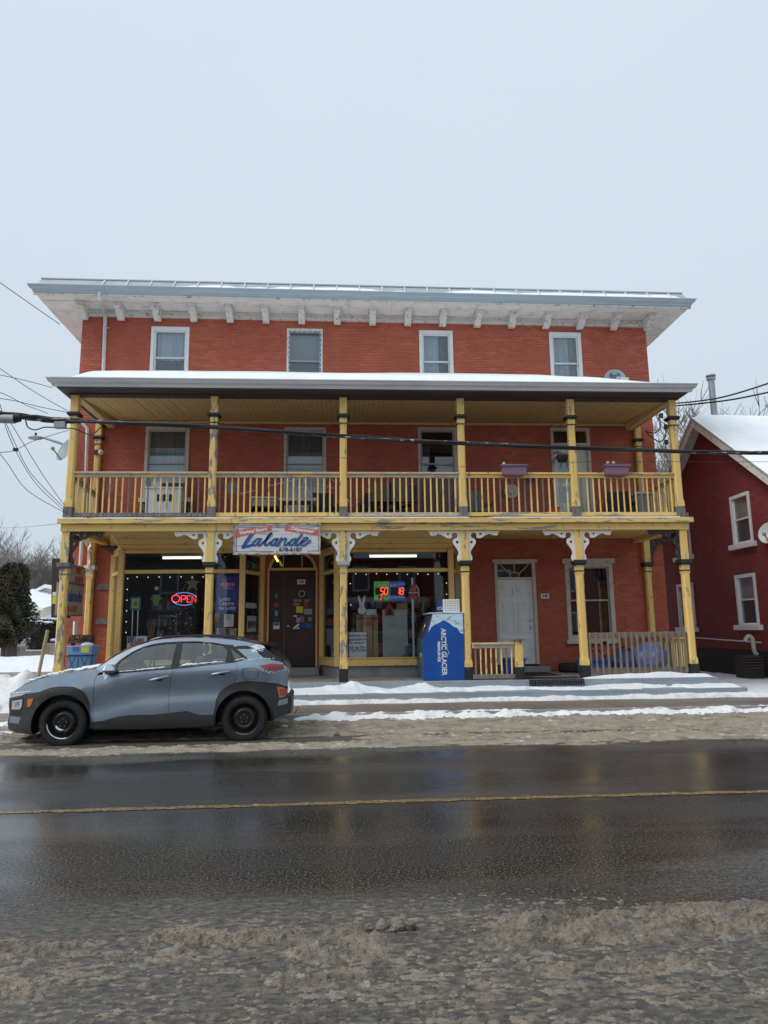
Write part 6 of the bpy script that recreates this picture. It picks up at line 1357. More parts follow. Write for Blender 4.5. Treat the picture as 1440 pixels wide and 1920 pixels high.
DOORF = [(.47, .99), (.44, .91), (.43, .79), (.45, .33), (.59, .34), (.77, .39), (.95, .41), (1.32, .41), (1.51, .43), (1.51, .77), (1.53, .95), (1.56, 1.09), (1.29, 1.07), (1.13, 1.05), (.74, 1.025), (.64, 1.02)]
DOORR = [(1.56, 1.09), (1.67, 1.09), (2.0, 1.12), (2.3, 1.15), (2.45, 1.16), (2.49, 1.06), (2.47, .92), (2.45, .84), (2.39, .815), (2.33, .78), (2.27, .735), (2.225, .68), (2.19, .6), (2.19, .55), (2.16, .39), (1.96, .39), (1.84, .43), (1.78, .45), (1.51, .43), (1.51, .77), (1.53, .95)]
FEND = [(-.53, .88), (-.35, .95), (-.17, .99), (.04, 1.03), (.31, 1.07), (.43, 1.08), (.51, 1.03), (.47, .99), (.44, .91), (.43, .79), (.45, .33), (.43, .31), (.41, .38), (.38, .585), (.35, .665), (.305, .735), (.24, .79), (.16, .825), (.08, .835), (-.05, .838), (-.18, .82), (-.32, .77), (-.5, .74), (-.61, .71), (-.7, .69), (-.71, .75), (-.65, .79)]
arcf = [(.41*math.cos(t), .31+.41*math.sin(t)) for t in np.linspace(-.15, math.pi+.16, 22)]
CLF = [(-.72, .69), (-.61, .71), (-.5, .74), (-.32, .77), (-.18, .82), (-.05, .838), (.08, .835), (.16, .825), (.24, .79), (.305, .735), (.35, .665), (.38, .585), (.43, .31), (.43, .24)]+arcf+[(-.36, .17), (-.61, .21), (-.70, .26), (-.72, .35), (-.7, .45), (-.72, .6)]
ROCK = [(.43, .31), (.45, .33), (.59, .34), (.77, .39), (.95, .41), (1.32, .41), (1.51, .43), (1.78, .45), (1.84, .43), (1.96, .39), (2.16, .39), (2.17, .31), (2.18, .24), (2.0, .23), (1.17, .21), (.43, .24)]
arcr = [(2.595+.41*math.cos(t), .32+.41*math.sin(t)) for t in np.linspace(-.1, math.pi+.2, 22)]
CLR = [(2.17, .31), (2.16, .39), (2.19, .55), (2.19, .6), (2.225, .68), (2.27, .735), (2.33, .78), (2.39, .815), (2.45, .84), (2.64, .87), (2.83, .85), (3.1, .82), (3.21, .78), (3.25, .69), (3.29, .62), (3.28, .39), (3.09, .33), (3.01, .28)]+arcr
QUART = [(2.45, 1.15), (2.64, 1.2), (2.48, 1.34), (2.72, 1.34), (2.9, 1.2), (3.16, 1.14), (3.24, 1.06), (3.26, .88), (3.25, .78), (3.21, .78), (3.1, .82), (2.83, .85), (2.64, .87), (2.45, .84), (2.47, .92), (2.49, 1.06)]
ROOFS = [(.43, 1.08), (.58, 1.16), (.75, 1.28), (.98, 1.39), (1.12, 1.44), (1.27, 1.485), (1.42, 1.505), (1.74, 1.515), (2.05, 1.51), (2.29, 1.495), (2.5, 1.47), (2.61, 1.45), (2.82, 1.40), (2.76, 1.32), (2.72, 1.34), (2.48, 1.34), (2.42, 1.40), (2.29, 1.41), (2.12, 1.44), (1.9, 1.46), (1.66, 1.46), (1.43, 1.45), (1.27, 1.43), (1.12, 1.39), (.98, 1.33), (.81, 1.22), (.70, 1.12), (.64, 1.02), (.51, 1.03)]
SURR = [(.64, 1.02), (.7, 1.12), (.81, 1.22), (.98, 1.33), (1.12, 1.39), (1.27, 1.43), (1.43, 1.45), (1.66, 1.46), (1.9, 1.46), (2.12, 1.44), (2.29, 1.41), (2.42, 1.40), (2.64, 1.2), (2.6, 1.18), (2.44, 1.14), (2.0, 1.102), (1.67, 1.07), (1.29, 1.048), (1.13, 1.033), (.75, 1.008)]
GLF = [(.70, 1.045), (.80, 1.19), (.97, 1.312), (1.11, 1.374), (1.26, 1.414), (1.42, 1.434), (1.60, 1.444), (1.52, 1.085), (1.29, 1.064), (1.13, 1.05), (.78, 1.026)]
GLR = [(1.685, 1.447), (1.9, 1.448), (2.12, 1.428), (2.29, 1.397), (2.345, 1.32), (2.315, 1.14), (2.0, 1.114), (1.635, 1.083)]
GLQ = [(2.385, 1.365), (2.59, 1.205), (2.45, 1.175)]
dF = both('front_door', DOORF, M['carpaint']); dR = both('rear_door', DOORR, M['carpaint'])
both('front_wing', FEND, M['carpaint']); both('rear_quarter', QUART, M['carpaint']); both('roof_side', ROOFS, M['carpaint'])
both('wheel_arch_cladding', CLF, M['clad'], .018); both('wheel_arch_cladding', CLR, M['clad'], .018); both('sill_cladding', ROCK, M['clad'], .012)
def ringpanel(outer, holes, off, m, name):
    for mir in (False, True):
        mb = MB(); o = dens(outer); hs = [dens(h) for h in holes]; V = []; E_ = []
        for l in [o]+hs: k = len(V); V += [Vector(p) for p in l]; E_ += [(k+i, k+(i+1) % len(l)) for i in range(len(l))]
        ov, _, of, *_r = delaunay_2d_cdt(V, E_, [], 1, 1e-6)
        keep = [f for f in of if not any(inpoly(sum((ov[i] for i in f), Vector((0, 0)))/len(f), h) for h in hs)]
        mb.add([car3(p.x, p.y, off, mir) for p in ov], [tuple(reversed(f)) if mir else tuple(f) for f in keep], 0, True)
        for l in hs: n = len(l); mb.add([car3(*p, off, mir) for p in l]+[car3(*p, off-.02, mir) for p in l], [(i, (i+1) % n, n+(i+1) % n, n+i) for i in range(n)])
        mb.build(name, m, car)
ringpanel(SURR, [GLF, GLR, GLQ], .002, M['gloss_black'], 'window_surround')
for nm, g in (('side_window', GLF), ('side_window', GLR), ('quarter_window', GLQ)): both(nm, g, M['car_glass'], -.012, -.004, .003)
both('roof_trim', [(2.44, 1.37), (2.5, 1.39), (2.63, 1.39), (2.75, 1.35), (2.72, 1.34), (2.48, 1.34)], M['gloss_black'], .004)
both('tail_light', [(2.82, 1.09), (2.98, 1.12), (3.19, 1.105), (3.19, 1.03), (3.04, 1.0), (2.94, 1.03)], M['redlens'], .012, 0, .03)
both('rear_lamp', [(3.08, .78), (3.21, .76), (3.22, .64), (3.12, .61)], M['amber'], .028, 0, .03); both('rear_lamp_pod', [(3.12, .74), (3.24, .75), (3.25, .66), (3.14, .64)], M['redlens'], .032, 0, .03)
both('rear_reflector', [(3.11, .58), (3.25, .61), (3.25, .53), (3.1, .5)], M['carpaint'], .026, 0, .03)
both('headlight_bezel', [(-.70, .675), (-.53, .69), (-.53, .56), (-.56, .50), (-.70, .50)], M['gloss_black'], .020, 0, .03); both('lamp_core', [(-.645, .63), (-.585, .64), (-.585, .58), (-.645, .57)], M['chrome'], .0255, 0, .01)
both('air_intake', [(-.70, .50), (-.56, .495), (-.53, .45), (-.70, .455)], M['gloss_black'], .021, 0, .03)
both('tail_light_lens', [(2.95, 1.085), (3.17, 1.08), (3.17, 1.05), (2.98, 1.045)], M['bush_red'], .0145, 0, .01)
both('headlight', [(-.68, .65), (-.55, .67), (-.55, .57), (-.57, .53), (-.68, .53)], M['lens'], .024, 0, .03); both('side_marker', [(-.48, .67), (-.40, .68), (-.43, .57), (-.48, .56)], M['amber'], .026, 0, .03)
both('daytime_lamp', [(-.69, .735), (-.56, .76), (-.50, .75), (-.56, .725), (-.69, .705)], M['lens'], .012, 0, .02)
both('bumper_accent', [(-.69, .44), (-.55, .42), (-.57, .33), (-.70, .35)], M['carpaint'], .026, 0, .03)
for mir in (False, True):                                             # fuel flap outline and panel gaps read as real grooves
    if not mir: MB().tube([car3(u, z, .001) for u, z in spline([(2.57, 1.05), (2.78, 1.05), (2.79, .93), (2.76, .90), (2.6, .905), (2.57, .94), (2.57, 1.05)], 3)], .0035, 4).build('fuel_flap', M['gloss_black'], car)
for mir in (False, True):
    for p, q in (((1.22, .905), (1.49, .955)), ((2.12, .975), (2.39, 1.015))):
        h = MB(); a, b = Vector(p), Vector(q); P = [car3(*(a+(b-a)*t), .012+.028*math.sin(math.pi*min(1, max(0, t))), mir) for t in np.linspace(0, 1, 8)]; h.tube(P, [.012, .016, .018, .018, .018, .018, .018, .014], 8); h.build('door_handle', M['carpaint'], car)
        c = (a+b)/2; MB().ball(car3(c.x, c.y-.01, -.004, mir), .065, 12, sc=(1, .12, .42)).build('handle_recess', M['gloss_black'], car)
    pm = car3(.63, 1.06, .11, mir); P = [car3(u, z, .11, mir) for u, z in ((.54, 1.05), (.58, 1.135), (.67, 1.145), (.72, 1.10), (.73, 1.03), (.61, 1.01))]
    dvec = CN*(.10 if not mir else -.10)
    MB().add(P+[p+dvec for p in P], [tuple(range(6)), tuple(range(11, 5, -1))]+[(i, (i+1) % 6, 6+(i+1) % 6, 6+i) for i in range(6)]).build('door_mirror', M['carpaint'], car, bevel=.02)
    P = [car3(u, z, .113, mir) for u, z in ((.54, 1.055), (.735, 1.06), (.735, 1.02), (.61, 1.0))]; MB().add(P+[p+dvec*.95 for p in P], [(0, 1, 2, 3), (7, 6, 5, 4), (0, 4, 5, 1), (1, 5, 6, 2), (2, 6, 7, 3), (3, 7, 4, 0)]).build('mirror_base', M['gloss_black'], car, bevel=.008)
    MB().tube([car3(u, z, .03-(.10 if u in (1.2, 2.56) else .02), mir) for u, z in ((1.2, 1.47), (1.30, 1.51), (1.42, 1.53), (1.74, 1.545), (2.05, 1.54), (2.29, 1.525), (2.47, 1.495), (2.56, 1.45))], .016, 6).build('roof_rail', M['gloss_black'], car)
# top and end skins: from one flank over the crown to the other
def loft(name, line, m, crown=0, push=0, sink=0, par=None, K=14, off=0):
    mb = MB(); k = K+1; V = []
    for u, z in line:
        a, b = car3(u, z, off), car3(u, z, off, True)
        for j in range(k):
            t = j/K; p = a+(b-a)*t; h = 1-(2*t-1)**2; h2 = 1-(2*t-1)**4
            V.append(p+Vector((0, 0, crown*h+sink))+CD*push*h2)
    mb.add(V, [(i*k+j, i*k+j+1, (i+1)*k+j+1, (i+1)*k+j) for i in range(len(line)-1) for j in range(K)], 0, True); return mb.build(name, m, par or car)
def sub(line, step=.06):
    o = []
    for a, b in zip(line, line[1:]):
        k = max(1, int(math.hypot(b[0]-a[0], b[1]-a[1])/step)); o += [(a[0]+(b[0]-a[0])*i/k, a[1]+(b[1]-a[1])*i/k) for i in range(k)]
    return o+[line[-1]]
loft('front_bumper', sub([(-.36, .17), (-.61, .21), (-.70, .26), (-.72, .35), (-.70, .45), (-.72, .6), (-.72, .69)]), M['clad'], 0, -.05, off=.016)
loft('bonnet', sub([(-.70, .69), (-.71, .75), (-.65, .79), (-.53, .88), (-.35, .95), (-.17, .99), (.04, 1.03), (.31, 1.07), (.43, 1.08)]), M['carpaint'], .035, -.05)
MB().beam(car3(-.66, .62, -.16), car3(-.66, .62, -.16, True), .03, .16).build('grille', M['gloss_black'], car)
loft('windscreen', sub([(.47, 1.085), (.58, 1.16), (.75, 1.28), (.98, 1.39), (1.12, 1.44)]), M['car_glass'], .03, -.12, -.012)
loft('roof', sub([(1.12, 1.44), (1.27, 1.485), (1.42, 1.505), (1.74, 1.515), (2.05, 1.51), (2.29, 1.495), (2.5, 1.47), (2.61, 1.45), (2.82, 1.40), (2.93, 1.375)]), M['carpaint'], .025, 0)
loft('spoiler', sub([(2.80, 1.402), (2.95, 1.395), (3.0, 1.37), (2.93, 1.35), (2.80, 1.36)]), M['gloss_black'], .025, .04)
loft('rear_window', sub([(2.80, 1.34), (2.9, 1.325), (3.02, 1.27), (3.17, 1.155)]), M['gloss_black'], .01, .03)
loft('tailgate', sub([(3.15, 1.15), (3.17, 1.155), (3.24, 1.07), (3.26, .91), (3.25, .78), (3.25, .68)]), M['carpaint'], 0, .02)
loft('rear_bumper', sub([(3.24, .70), (3.25, .66), (3.30, .63), (3.29, .39), (3.09, .34), (2.98, .28)]), M['clad'], 0, .02, off=.014)
both('rear_glass_edge', [(2.76, 1.32), (2.9, 1.35), (3.17, 1.165), (3.14, 1.145), (2.9, 1.205)], M['gloss_black'], .003)
# dark tub under the skin, wheel housings, cabin
tub = MB()
for u0, u1, z0, z1_, i in ((.44, 2.15, .20, .95, .10), (-.22, .44, .62, .90, .14), (-.55, -.42, .22, .62, .5), (2.15, 2.85, .66, 1.0, .2), (2.85, 3.05, .36, .95, .35)):
    P = [CO+CD*u+CN*n+Vector((0, 0, z)) for z in (z0, z1_) for u, n in ((u0, i), (u1, i), (u1, CW-i), (u0, CW-i))]
    tub.add(P, [(0, 3, 2, 1), (4, 5, 6, 7), (0, 1, 5, 4), (1, 2, 6, 5), (2, 3, 7, 6), (3, 0, 4, 7)])
tub.build('underbody', M['black_plastic'], car)
def cpt(u, n, z): return CO+CD*u+CN*n+Vector((0, 0, z))
for u in (0, 2.597):
    for mir in (False, True):
        mb = MB(); A = np.linspace(-.2, math.pi+.2, 16)
        V = [cpt(u+.43*math.cos(t), (CW-n) if mir else n, .32+.43*math.sin(t)) for n in (.06, .42) for t in A]
        mb.add(V, [(i, i+1, 17+i, 16+i) for i in range(15)]); V2 = [cpt(u+.43*math.cos(t), (CW-.42) if mir else .42, .32+.43*math.sin(t)) for t in A]; mb.add(V2, [tuple(range(16))])
        mb.build('wheel_housing', M['black_plastic'], car)
        s = -1 if mir else 1; nn = CW-.05 if mir else .05
        def wv(x, y, z, u=u, nn=nn, s=s): return tuple(cpt(u+x, nn+s*y, .318+z))
        ty_ = MB().lathe([(.235, .02), (.245, .005), (.28, .0), (.315, .012), (.328, .035), (.330, .10), (.328, .175), (.315, .2), (.24, .2), (.235, .02)], (0, 0, 0), 'y', 40).warp(wv).build('tyre', M['rubber'], car)
        tr_ = MB()
        for k in range(44):
            t = 2*math.pi*k/44; c_, s_2 = math.cos(t), math.sin(t)
            for y0 in (.018, .075, .13):
                tt = t+(.05 if y0 == .075 else 0); c_, s_2 = math.cos(tt), math.sin(tt); e = Vector((-s_2, 0, c_))*.013; r0, r1 = Vector((c_, 0, s_2))*.325, Vector((c_, 0, s_2))*.338
                V = [q+a_*e+Vector((0, yy, 0)) for q in (r0, r1) for a_, yy in ((-1, y0), (1, y0), (1, y0+.045), (-1, y0+.045))]
                tr_.add(V, [(4, 5, 6, 7), (0, 1, 5, 4), (1, 2, 6, 5), (2, 3, 7, 6), (3, 0, 4, 7)])
        tr_.warp(wv).build('tread_blocks', M['rubber'], ty_)
        rim = MB().lathe([(.238, .012), (.232, .006), (.222, .012), (.212, .06), (.185, .085), (.165, .055), (.125, .035), (.10, .05), (.075, .05), (.07, .03), (.03, .03), (.028, .02), (0, .02)], (0, 0, 0), 'y', 36).warp(wv).build('steel_rim', M['steelrim'], car)
        hl = MB()
        for k in range(14): t = 2*math.pi*k/14; hl.ball((.178*math.cos(t), .071, .178*math.sin(t)), .016, 8, sc=(1, .25, 1))
        hl.warp(wv).build('rim_hole', M['rubber'], rim)
        nt2 = MB()
        for k in range(5): t = 2*math.pi*k/5+.3; nt2.ball((.055*math.cos(t), .026, .055*math.sin(t)), .010, 6)
        nt2.warp(wv).build('wheel_nut', M['chrome'], rim)
        if not mir:
            cr = MB(); A = np.linspace(math.pi*1.0, math.pi*1.62, 14) if u == 0 else np.linspace(math.pi*1.3, math.pi*1.6, 8)
            cr.tube([(.222*math.cos(t), .022, .222*math.sin(t)) for t in A], [.002]+[.011 if u == 0 else .004]*(len(A)-2)+[.002], 6); cr.warp(wv).build('rim_snow', M['snow'], rim)
            if u == 0: MB().tube([(.10*math.cos(t), .03, .10*math.sin(t)) for t in np.linspace(3.5, 4.9, 8)], [.003, .012, .016, .016, .016, .014, .01, .003], 6).warp(wv).build('rim_snow', M['snow'], rim)
# cabin: seats, wheel, dashboard seen through the glass
for n in (.48, 1.32):
    st2 = MB(); 
    for u0, z0 in ((1.35, .62),):
        P = [cpt(u, nn, z) for nn in (n-.22, n+.22) for u, z in ((u0-.1, z0), (u0+.4, z0), (u0+.62, z0+.60), (u0+.50, z0+.62), (u0+.30, z0+.14), (u0-.1, z0+.14))]
        st2.add(P, [tuple(range(6)), tuple(range(11, 5, -1))]+[(i, (i+1) % 6, 6+(i+1) % 6, 6+i) for i in range(6)])
    s_1 = st2.build('front_seat', M['seat'], car, bevel=.03); q = cpt(1.95, n, 1.34); MB().ball(q, .12, 10, sc=(.45, 1, .75)).build('headrest', M['seat'], s_1)
P = [cpt(u, nn, z) for nn in (.25, CW-.25) for u, z in ((2.2, .62), (2.6, .62), (2.78, 1.14), (2.66, 1.16), (2.5, .8), (2.2, .78))]
rs_ = MB().add(P, [tuple(range(6)), tuple(range(11, 5, -1))]+[(i, (i+1) % 6, 6+(i+1) % 6, 6+i) for i in range(6)]).build('rear_seat', M['seat'], car, bevel=.03)
P = [cpt(u, nn, z) for nn in (.16, CW-.16) for u, z in ((.5, .9), (.95, .85), (1.0, .98), (.8, 1.03), (.5, 1.04))]; MB().add(P, [tuple(range(5)), tuple(range(9, 4, -1))]+[(i, (i+1) % 5, 5+(i+1) % 5, 5+i) for i in range(5)]).build('dashboard', M['black_plastic'], car)
MB().tube([cpt(1.12+.07*math.sin(t)*.5, .48+.18*math.cos(t), 1.02+.18*math.sin(t)) for t in np.linspace(0, 6.2832, 18)], .014, 6).build('steering_wheel', M['black_plastic'], car)
MB().tube([car3(2.66, 1.43, -.45), car3(2.74, 1.55, -.45), car3(2.80, 1.60, -.45)], .006, 5).build('aerial', M['black_plastic'], car)
# snow left on the car
def carsnow(name, pts, r, mb=None):
    mb = MB()
    for (u, z, o, a, b) in pts: mb.ball(car3(u, z, o), r, 8, sc=(a, .5, b))
    V = []
    for x, y, z in mb.v: q = .55+.9*rnd.random(); V.append((x+rnd.uniform(-.004, .004), y, z+rnd.uniform(-.006, .006)))
    mb.v = V; o = mb.build(name, M['snow'], car); o['kind'] = 'stuff'; return o
carsnow('snow_patch', [(2.50+i*.05, 1.045-.012*abs(i-5)+rnd.uniform(-.02, .02), -.012, 1.5, .6) for i in range(11)]+[(2.86+i*.04, 1.0+rnd.uniform(-.02, .015), -.012, 1.4, .5) for i in range(5)], .022)
carsnow('snow_patch', [(2.6+i*.06, 1.175+i*.004-.01*(i > 5), .0, 1.6, .35) for i in range(8)], .016)
def snowline(a, b, n, r0, wob, off=.004):
    a, b = Vector(a), Vector(b); P = []; rs = []
    for i in range(n+1): q = a+(b-a)*i/n; P.append(car3(q.x, q.y+rnd.uniform(0, wob), off)); rs.append(r0*rnd.uniform(.35, 1.25)*(1 if 0 < i < n else .3))
    MB().tube(P, rs, 6).build('snow_patch', M['snow'], car)
snowline((.78, 1.035), (1.0, 1.05), 9, .010, .004); snowline((1.02, 1.052), (1.44, 1.088), 14, .013, .006); snowline((1.66, 1.105), (2.28, 1.155), 22, .016, .008); snowline((1.68, 1.11), (1.84, 1.13), 8, .018, .014); snowline((2.44, 1.165), (2.60, 1.20), 8, .012, .004)
carsnow('snow_patch', [(2.70+rnd.uniform(0, .18), 1.385-rnd.uniform(0, .10), -.012, 1.5, .9) for i in range(34)], .022)
carsnow('snow_patch', [(-.66+i*.04, .755+i*.004, .012, 1.5, .6) for i in range(6)], .018)
carsnow('snow_patch', [(.58, .99, .0, 1, 1.2), (.61, .965, .0, 1.2, 1), (.60, .94, .0, .8, .8)], .03)
def hoodsnow(u, t, r): a, b = car3(u, interp(u, [(-.71, .75), (-.65, .79), (-.53, .88), (-.35, .95), (-.17, .99), (.04, 1.03), (.43, 1.08)])), car3(u, interp(u, [(-.71, .75), (-.65, .79), (-.53, .88), (-.35, .95), (-.17, .99), (.04, 1.03), (.43, 1.08)]), 0, True); h = 1-(2*t-1)**2; return a+(b-a)*t+Vector((0, 0, .035*h+.002))+CD*(-.05*(1-(2*t-1)**4)), r
mb = MB()
for i in range(120):
    u = rnd.choice((rnd.uniform(.15, .42), rnd.uniform(.15, .42), rnd.uniform(-.6, -.1))); p, r = hoodsnow(u, rnd.uniform(.12, .8), rnd.uniform(.02, .045)); mb.ball(p, r, 6, sc=(1.8, 1.8, .4))
mb.build('snow_patch', M['snow'], car)['kind'] = 'stuff'
# ---------------------------------------------------------------- red house on the right
HX, HY, HZ, SL = 11.0, 19.75, 7.86, .745
hs_ = thing('brick_house', (HX, HY, 0), 'maroon brick gabled house with white windows and a snowy roof on the right', 'house')
hy0, hy1 = 15.0, 24.5
def hz(y): return HZ-.12-SL*abs(y-HY)
HW = [(17.82, 18.76, 3.83, 5.20), (17.92, 18.88, 1.62, 2.99), (21.16, 22.12, 3.83, 5.18), (21.26, 22.32, 1.57, 2.96)]
MB().cdt([(hy0, 0), (hy1, 0), (hy1, hz(hy1)), (HY, hz(HY)), (hy0, hz(hy0))], [[(a, c), (b, c), (b, d), (a, d)] for a, b, c, d in HW], HX+.012, HX+.3, 'yz').box(HX+.3, 24, hy0, hy0+.2, 0, hz(hy0)).box(HX+.3, 24, hy1-.2, hy1, 0, hz(hy1)).build('wall', M['mortar2'], hs_)
MB().box(HX+1.2, HX+1.3, hy0+.3, hy1-.3, 0, 5.6).build('interior', M['dark_in'], hs_)
rws = list(brick_rows(hy0, hy1, .95, HZ, HW, inside=lambda y, z: z < hz(y)-.02))
o = reg(bpy.data.objects.new('brickwork', brick_mesh('brickwork', rws, lambda u, d, z: (HX+.012-d, u, z), M['brick2'], hs_, seed=9)), hs_, WL[hs_.name]); o['kind'] = 'stuff'
MB().box(HX-.03, HX+.011, hy0, hy1, 0, .93).build('foundation', M['dark_gap'], hs_)
for i, (a, b, c, d) in enumerate(HW):
    f = .09; mb = MB().box(HX-.03, HX+.14, a, a+f, c, d).box(HX-.03, HX+.14, b-f, b, c, d).box(HX-.03, HX+.14, a+f, b-f, d-f, d).box(HX-.03, HX+.14, a+f, b-f, c, c+.05)
    w_ = mb.build('window', M['vinyl'], hs_, bevel=.006); m_ = (c+d)/2
    MB().box(HX+.02, HX+.06, a+f, b-f, m_-.02, m_+.02).box(HX+.03, HX+.06, a+f, a+f+.035, c+.05, d-f).box(HX+.03, HX+.06, b-f-.035, b-f, c+.05, d-f).build('sash', M['vinyl'], w_)
    MB().box(HX+.045, HX+.049, a+f, b-f, c+.05, d-f).build('pane', M['glass'], w_)
    MB().box(HX-.12, HX+.02, a-.12, b+.12, c-.14, c-.002).build('sill', M['vinyl'], w_, bevel=.01)
    if i == 1: MB().ball((HX-.04, (a+b)/2-.1, c), .1, 10, sc=(.8, 3.6, .5)).warp(lambda x, y, z, c=c: (x, y, max(z, c-.001))).build('sill_snow', M['snow'], w_)
    MB().box(HX+.10, HX+.11, a+f, b-f, m_, d-f).build('blind', M['beige'] if i != 1 else M['curtain'], w_); MB().box(HX+.10, HX+.11, a+f, b-f, c+.05, m_-.001).build('curtain', M['sheer'], w_)
def slab_(x0, x1, side, t0, t1, m, name, inset=0):
    y1 = HY-side*(-1)*0
    L = 5.15; pts = []
    mb = MB()
    e = (HY-L if side < 0 else HY+L); ze = HZ-SL*L
    for x in (x0, x1):
        pts += [(x, HY, HZ+t0), (x, e, ze+t0), (x, e, ze+t1), (x, HY, HZ+t1)]
    mb.add(pts, [(0, 1, 2, 3), (7, 6, 5, 4), (0, 4, 5, 1), (1, 5, 6, 2), (2, 6, 7, 3), (3, 7, 4, 0)]); return mb.build(name, m, hs_)
for s in (-1, 1):
    slab_(HX-.34, 24.4, s, -.14, -.04, M['white_old'], 'roof_soffit'); slab_(HX-.40, 24.4, s, -.039, .02, M['seam'], 'roof')
    slab_(HX-.37, HX-.341, s, -.30, -.041, M['white_old'], 'barge_board')
def hsn(X, Y): return HZ+.02-SL*np.abs(Y-HY)+.10*smooth(HX-.42, HX-.1, X)*(.7+.5*fbm(X*.7, Y*.7, 3, 301))+.02*np.maximum(0, fbm(X*6, Y*6, 3, 302)-.5)
field('roof_snow', HX-.40, 24, HY-5.1, HY+5.1, .09, .09, hsn, M['snowr'], parent=hs_)
fp = at(1340, 783, 20.05); MB().tube([(fp.x, 20.05, 7.5), (fp.x, 20.05, at(1338, 712, 20.05).z)], .095, 12).build('flue_pipe', M['steel'], hs_)
q = at(1338, 712, 20.05); MB().lathe([(.10, -.02), (.14, .0), (.14, .04), (.10, .06), (.10, .10), (.15, .10), (.15, .14), (0, .16)], (fp.x, 20.05, q.z), 'z', 12).build('flue_cap', M['steel'], hs_); MB().lathe([(.32, 0), (.20, .05), (.1, .12)], (fp.x, 20.05, 7.86), 'z', 10).build('flue_flashing', M['dk_furn'], hs_)
pp = [at(*za(*p), 18.0) for p in ((1308, 760), (1312, 742), (1325, 730), (1342, 735), (1352, 760), (1357, 800), (1366, 828), (1378, 835))]
tag(MB().tube(spline([(HX-.12, p.y, p.z) if False else (p.x, p.y, p.z) for p in pp], 4), .055, 8).build('vent_pipe', M['lamp_white']), 'bent cream vent pipe on the maroon brick wall', 'vent pipe')
a, b = at(*za(1292, 845), 17.6), at(*za(1420, 925), 17.6); ac = thing('louvred_unit', ((a.x+b.x)/2, 17.6, b.z), 'dark louvred unit low against the maroon brick wall', 'ventilation unit')
MB().box(a.x, b.x, 17.62, 18.0, .1, a.z).build('case', M['dk_furn'], ac)
for i in range(5): z = b.z+(a.z-b.z)*(i+.5)/5; MB().beam((a.x+.02, 17.60, z), (b.x-.02, 17.60, z), .05, .025, up=(0, .5, 1)).build('louvre', M['dark_wood'], ac)
dish((at(1444, 1000, 17.0)), .27, (-.9, -.6, .35), M['gutter'], 'pale satellite dish cut by the right edge beside the maroon house', None, (HX+.02, 17.3, 3.95))
for pts, lab in (((at(*za(1010, 790), 20), at(*za(1270, 797), 18.4)), 'thin snow-dusted cable along the maroon wall above its dark base'),):
    tag(MB().tube([(HX-.04, p.y, p.z) for p in (Vector((0, 21.3, 1.25)), Vector((0, 19.5, 1.2)), Vector((0, 17.9, 1.16)))], .018, 5).build('wall_cable', M['paper']), lab, 'cable')

# ---------------------------------------------------------------- trees
def bare_tree(h, seed, spread=.5, depth=5, r0=.16, splits=3):
    rr = random.Random(seed); tr, cr = MB(), MB()
    def grow(p, d, L, r, k):
        n = 4; pts = [p]; q = p; dd = d
        for i in range(n):
            dd = (dd+Vector((rr.uniform(-.16, .16), rr.uniform(-.16, .16), rr.uniform(-.04, .14)))).normalized(); q = q+dd*(L/n); pts.append(q)
        rs = [r*(1-.45*i/n) for i in range(n+1)]
        (tr if k == 0 else cr).tube(pts, rs, 6 if k < 2 else 3, cap=False)
        if k >= depth: return
        m = splits if k else splits+2
        for j in range(m):
            t = rr.uniform(.35, 1) if k else rr.uniform(.45, 1); i = min(n, int(t*n)); b = pts[i]
            az = rr.uniform(0, 6.283); nd = (dd*(1-spread*.4)+Vector((math.cos(az), math.sin(az), rr.uniform(.05, .5)))*spread).normalized()
            grow(b, nd, L*rr.uniform(.55, .78), max(.013, rs[i]*.60), k+1)
        grow(pts[-1], dd, L*.72, rs[-1]*.9, k+1)
    grow(Vector((0, 0, 0)), Vector((0, 0, 1)), h*.34, r0, 0)
    return tr.mesh('trunk', M['bark']), cr.mesh('branches', M['twig'])
TM = [bare_tree(10, 3, .66, 5, .15, 4), bare_tree(9, 11, .72, 5, .13, 4), bare_tree(12, 23, .6, 5, .17, 4)]
def tree(k, x, y, s, rz, lab, grp):
    t = thing('bare_tree', (x, y, -.05), lab, 'tree', grp); t.rotation_euler = (0, 0, rz); t.scale = (s, s, s)
    for me, nm in zip(TM[k], ('trunk', 'branches')):
        o = bpy.data.objects.new(nm, me); COL.objects.link(o); o.parent = t; WL[o.name] = WL[t.name]
GL, GR = 'bare trees behind the cedar', 'bare trees behind the maroon house'
for k, px, Y, s, rz, lab in ((0, 22, 70, 1.28, .3, 'tall bare tree rising straight above the dark cedar'), (1, 62, 74, 1.28, 1.9, 'bare tree directly above the cream house'), (2, 92, 68, .98, 3.1, 'bare tree hard against the corner post'), (1, -14, 66, 1.45, 4.0, 'bare tree cut by the left edge of the photo'), (0, 45, 84, 1.25, 5.2, 'faint bare tree far behind the cedar and cream house'), (2, 112, 80, 1.02, .9, 'faint bare tree mostly hidden by the corner post')):
    p = at(px, 1200, Y); tree(k, p.x, Y, s, rz, lab, GL)
for k, px, Y, s, rz, lab in ((2, 1252, 31, 1.02, .5, 'bare tree seen between the brick store and the right upper post'), (1, 1300, 35, 1.72, 2.2, 'tallest bare tree, just left of the grey flue pipe'), (0, 1385, 40, 1.62, 1.1, 'bare tree just right of the grey flue pipe'), (1, 1440, 38, 1.62, 3.6, 'bare tree at the right edge above the snowy roof'), (2, 1268, 38, 1.2, 4.1, 'thin bare tree close behind the right upper post'), (0, 1345, 46, 1.78, 5.0, 'faint bare tree behind the grey flue pipe')):
    p = at(px, 1200, Y); tree(k, p.x, Y, s, rz, lab, GR)
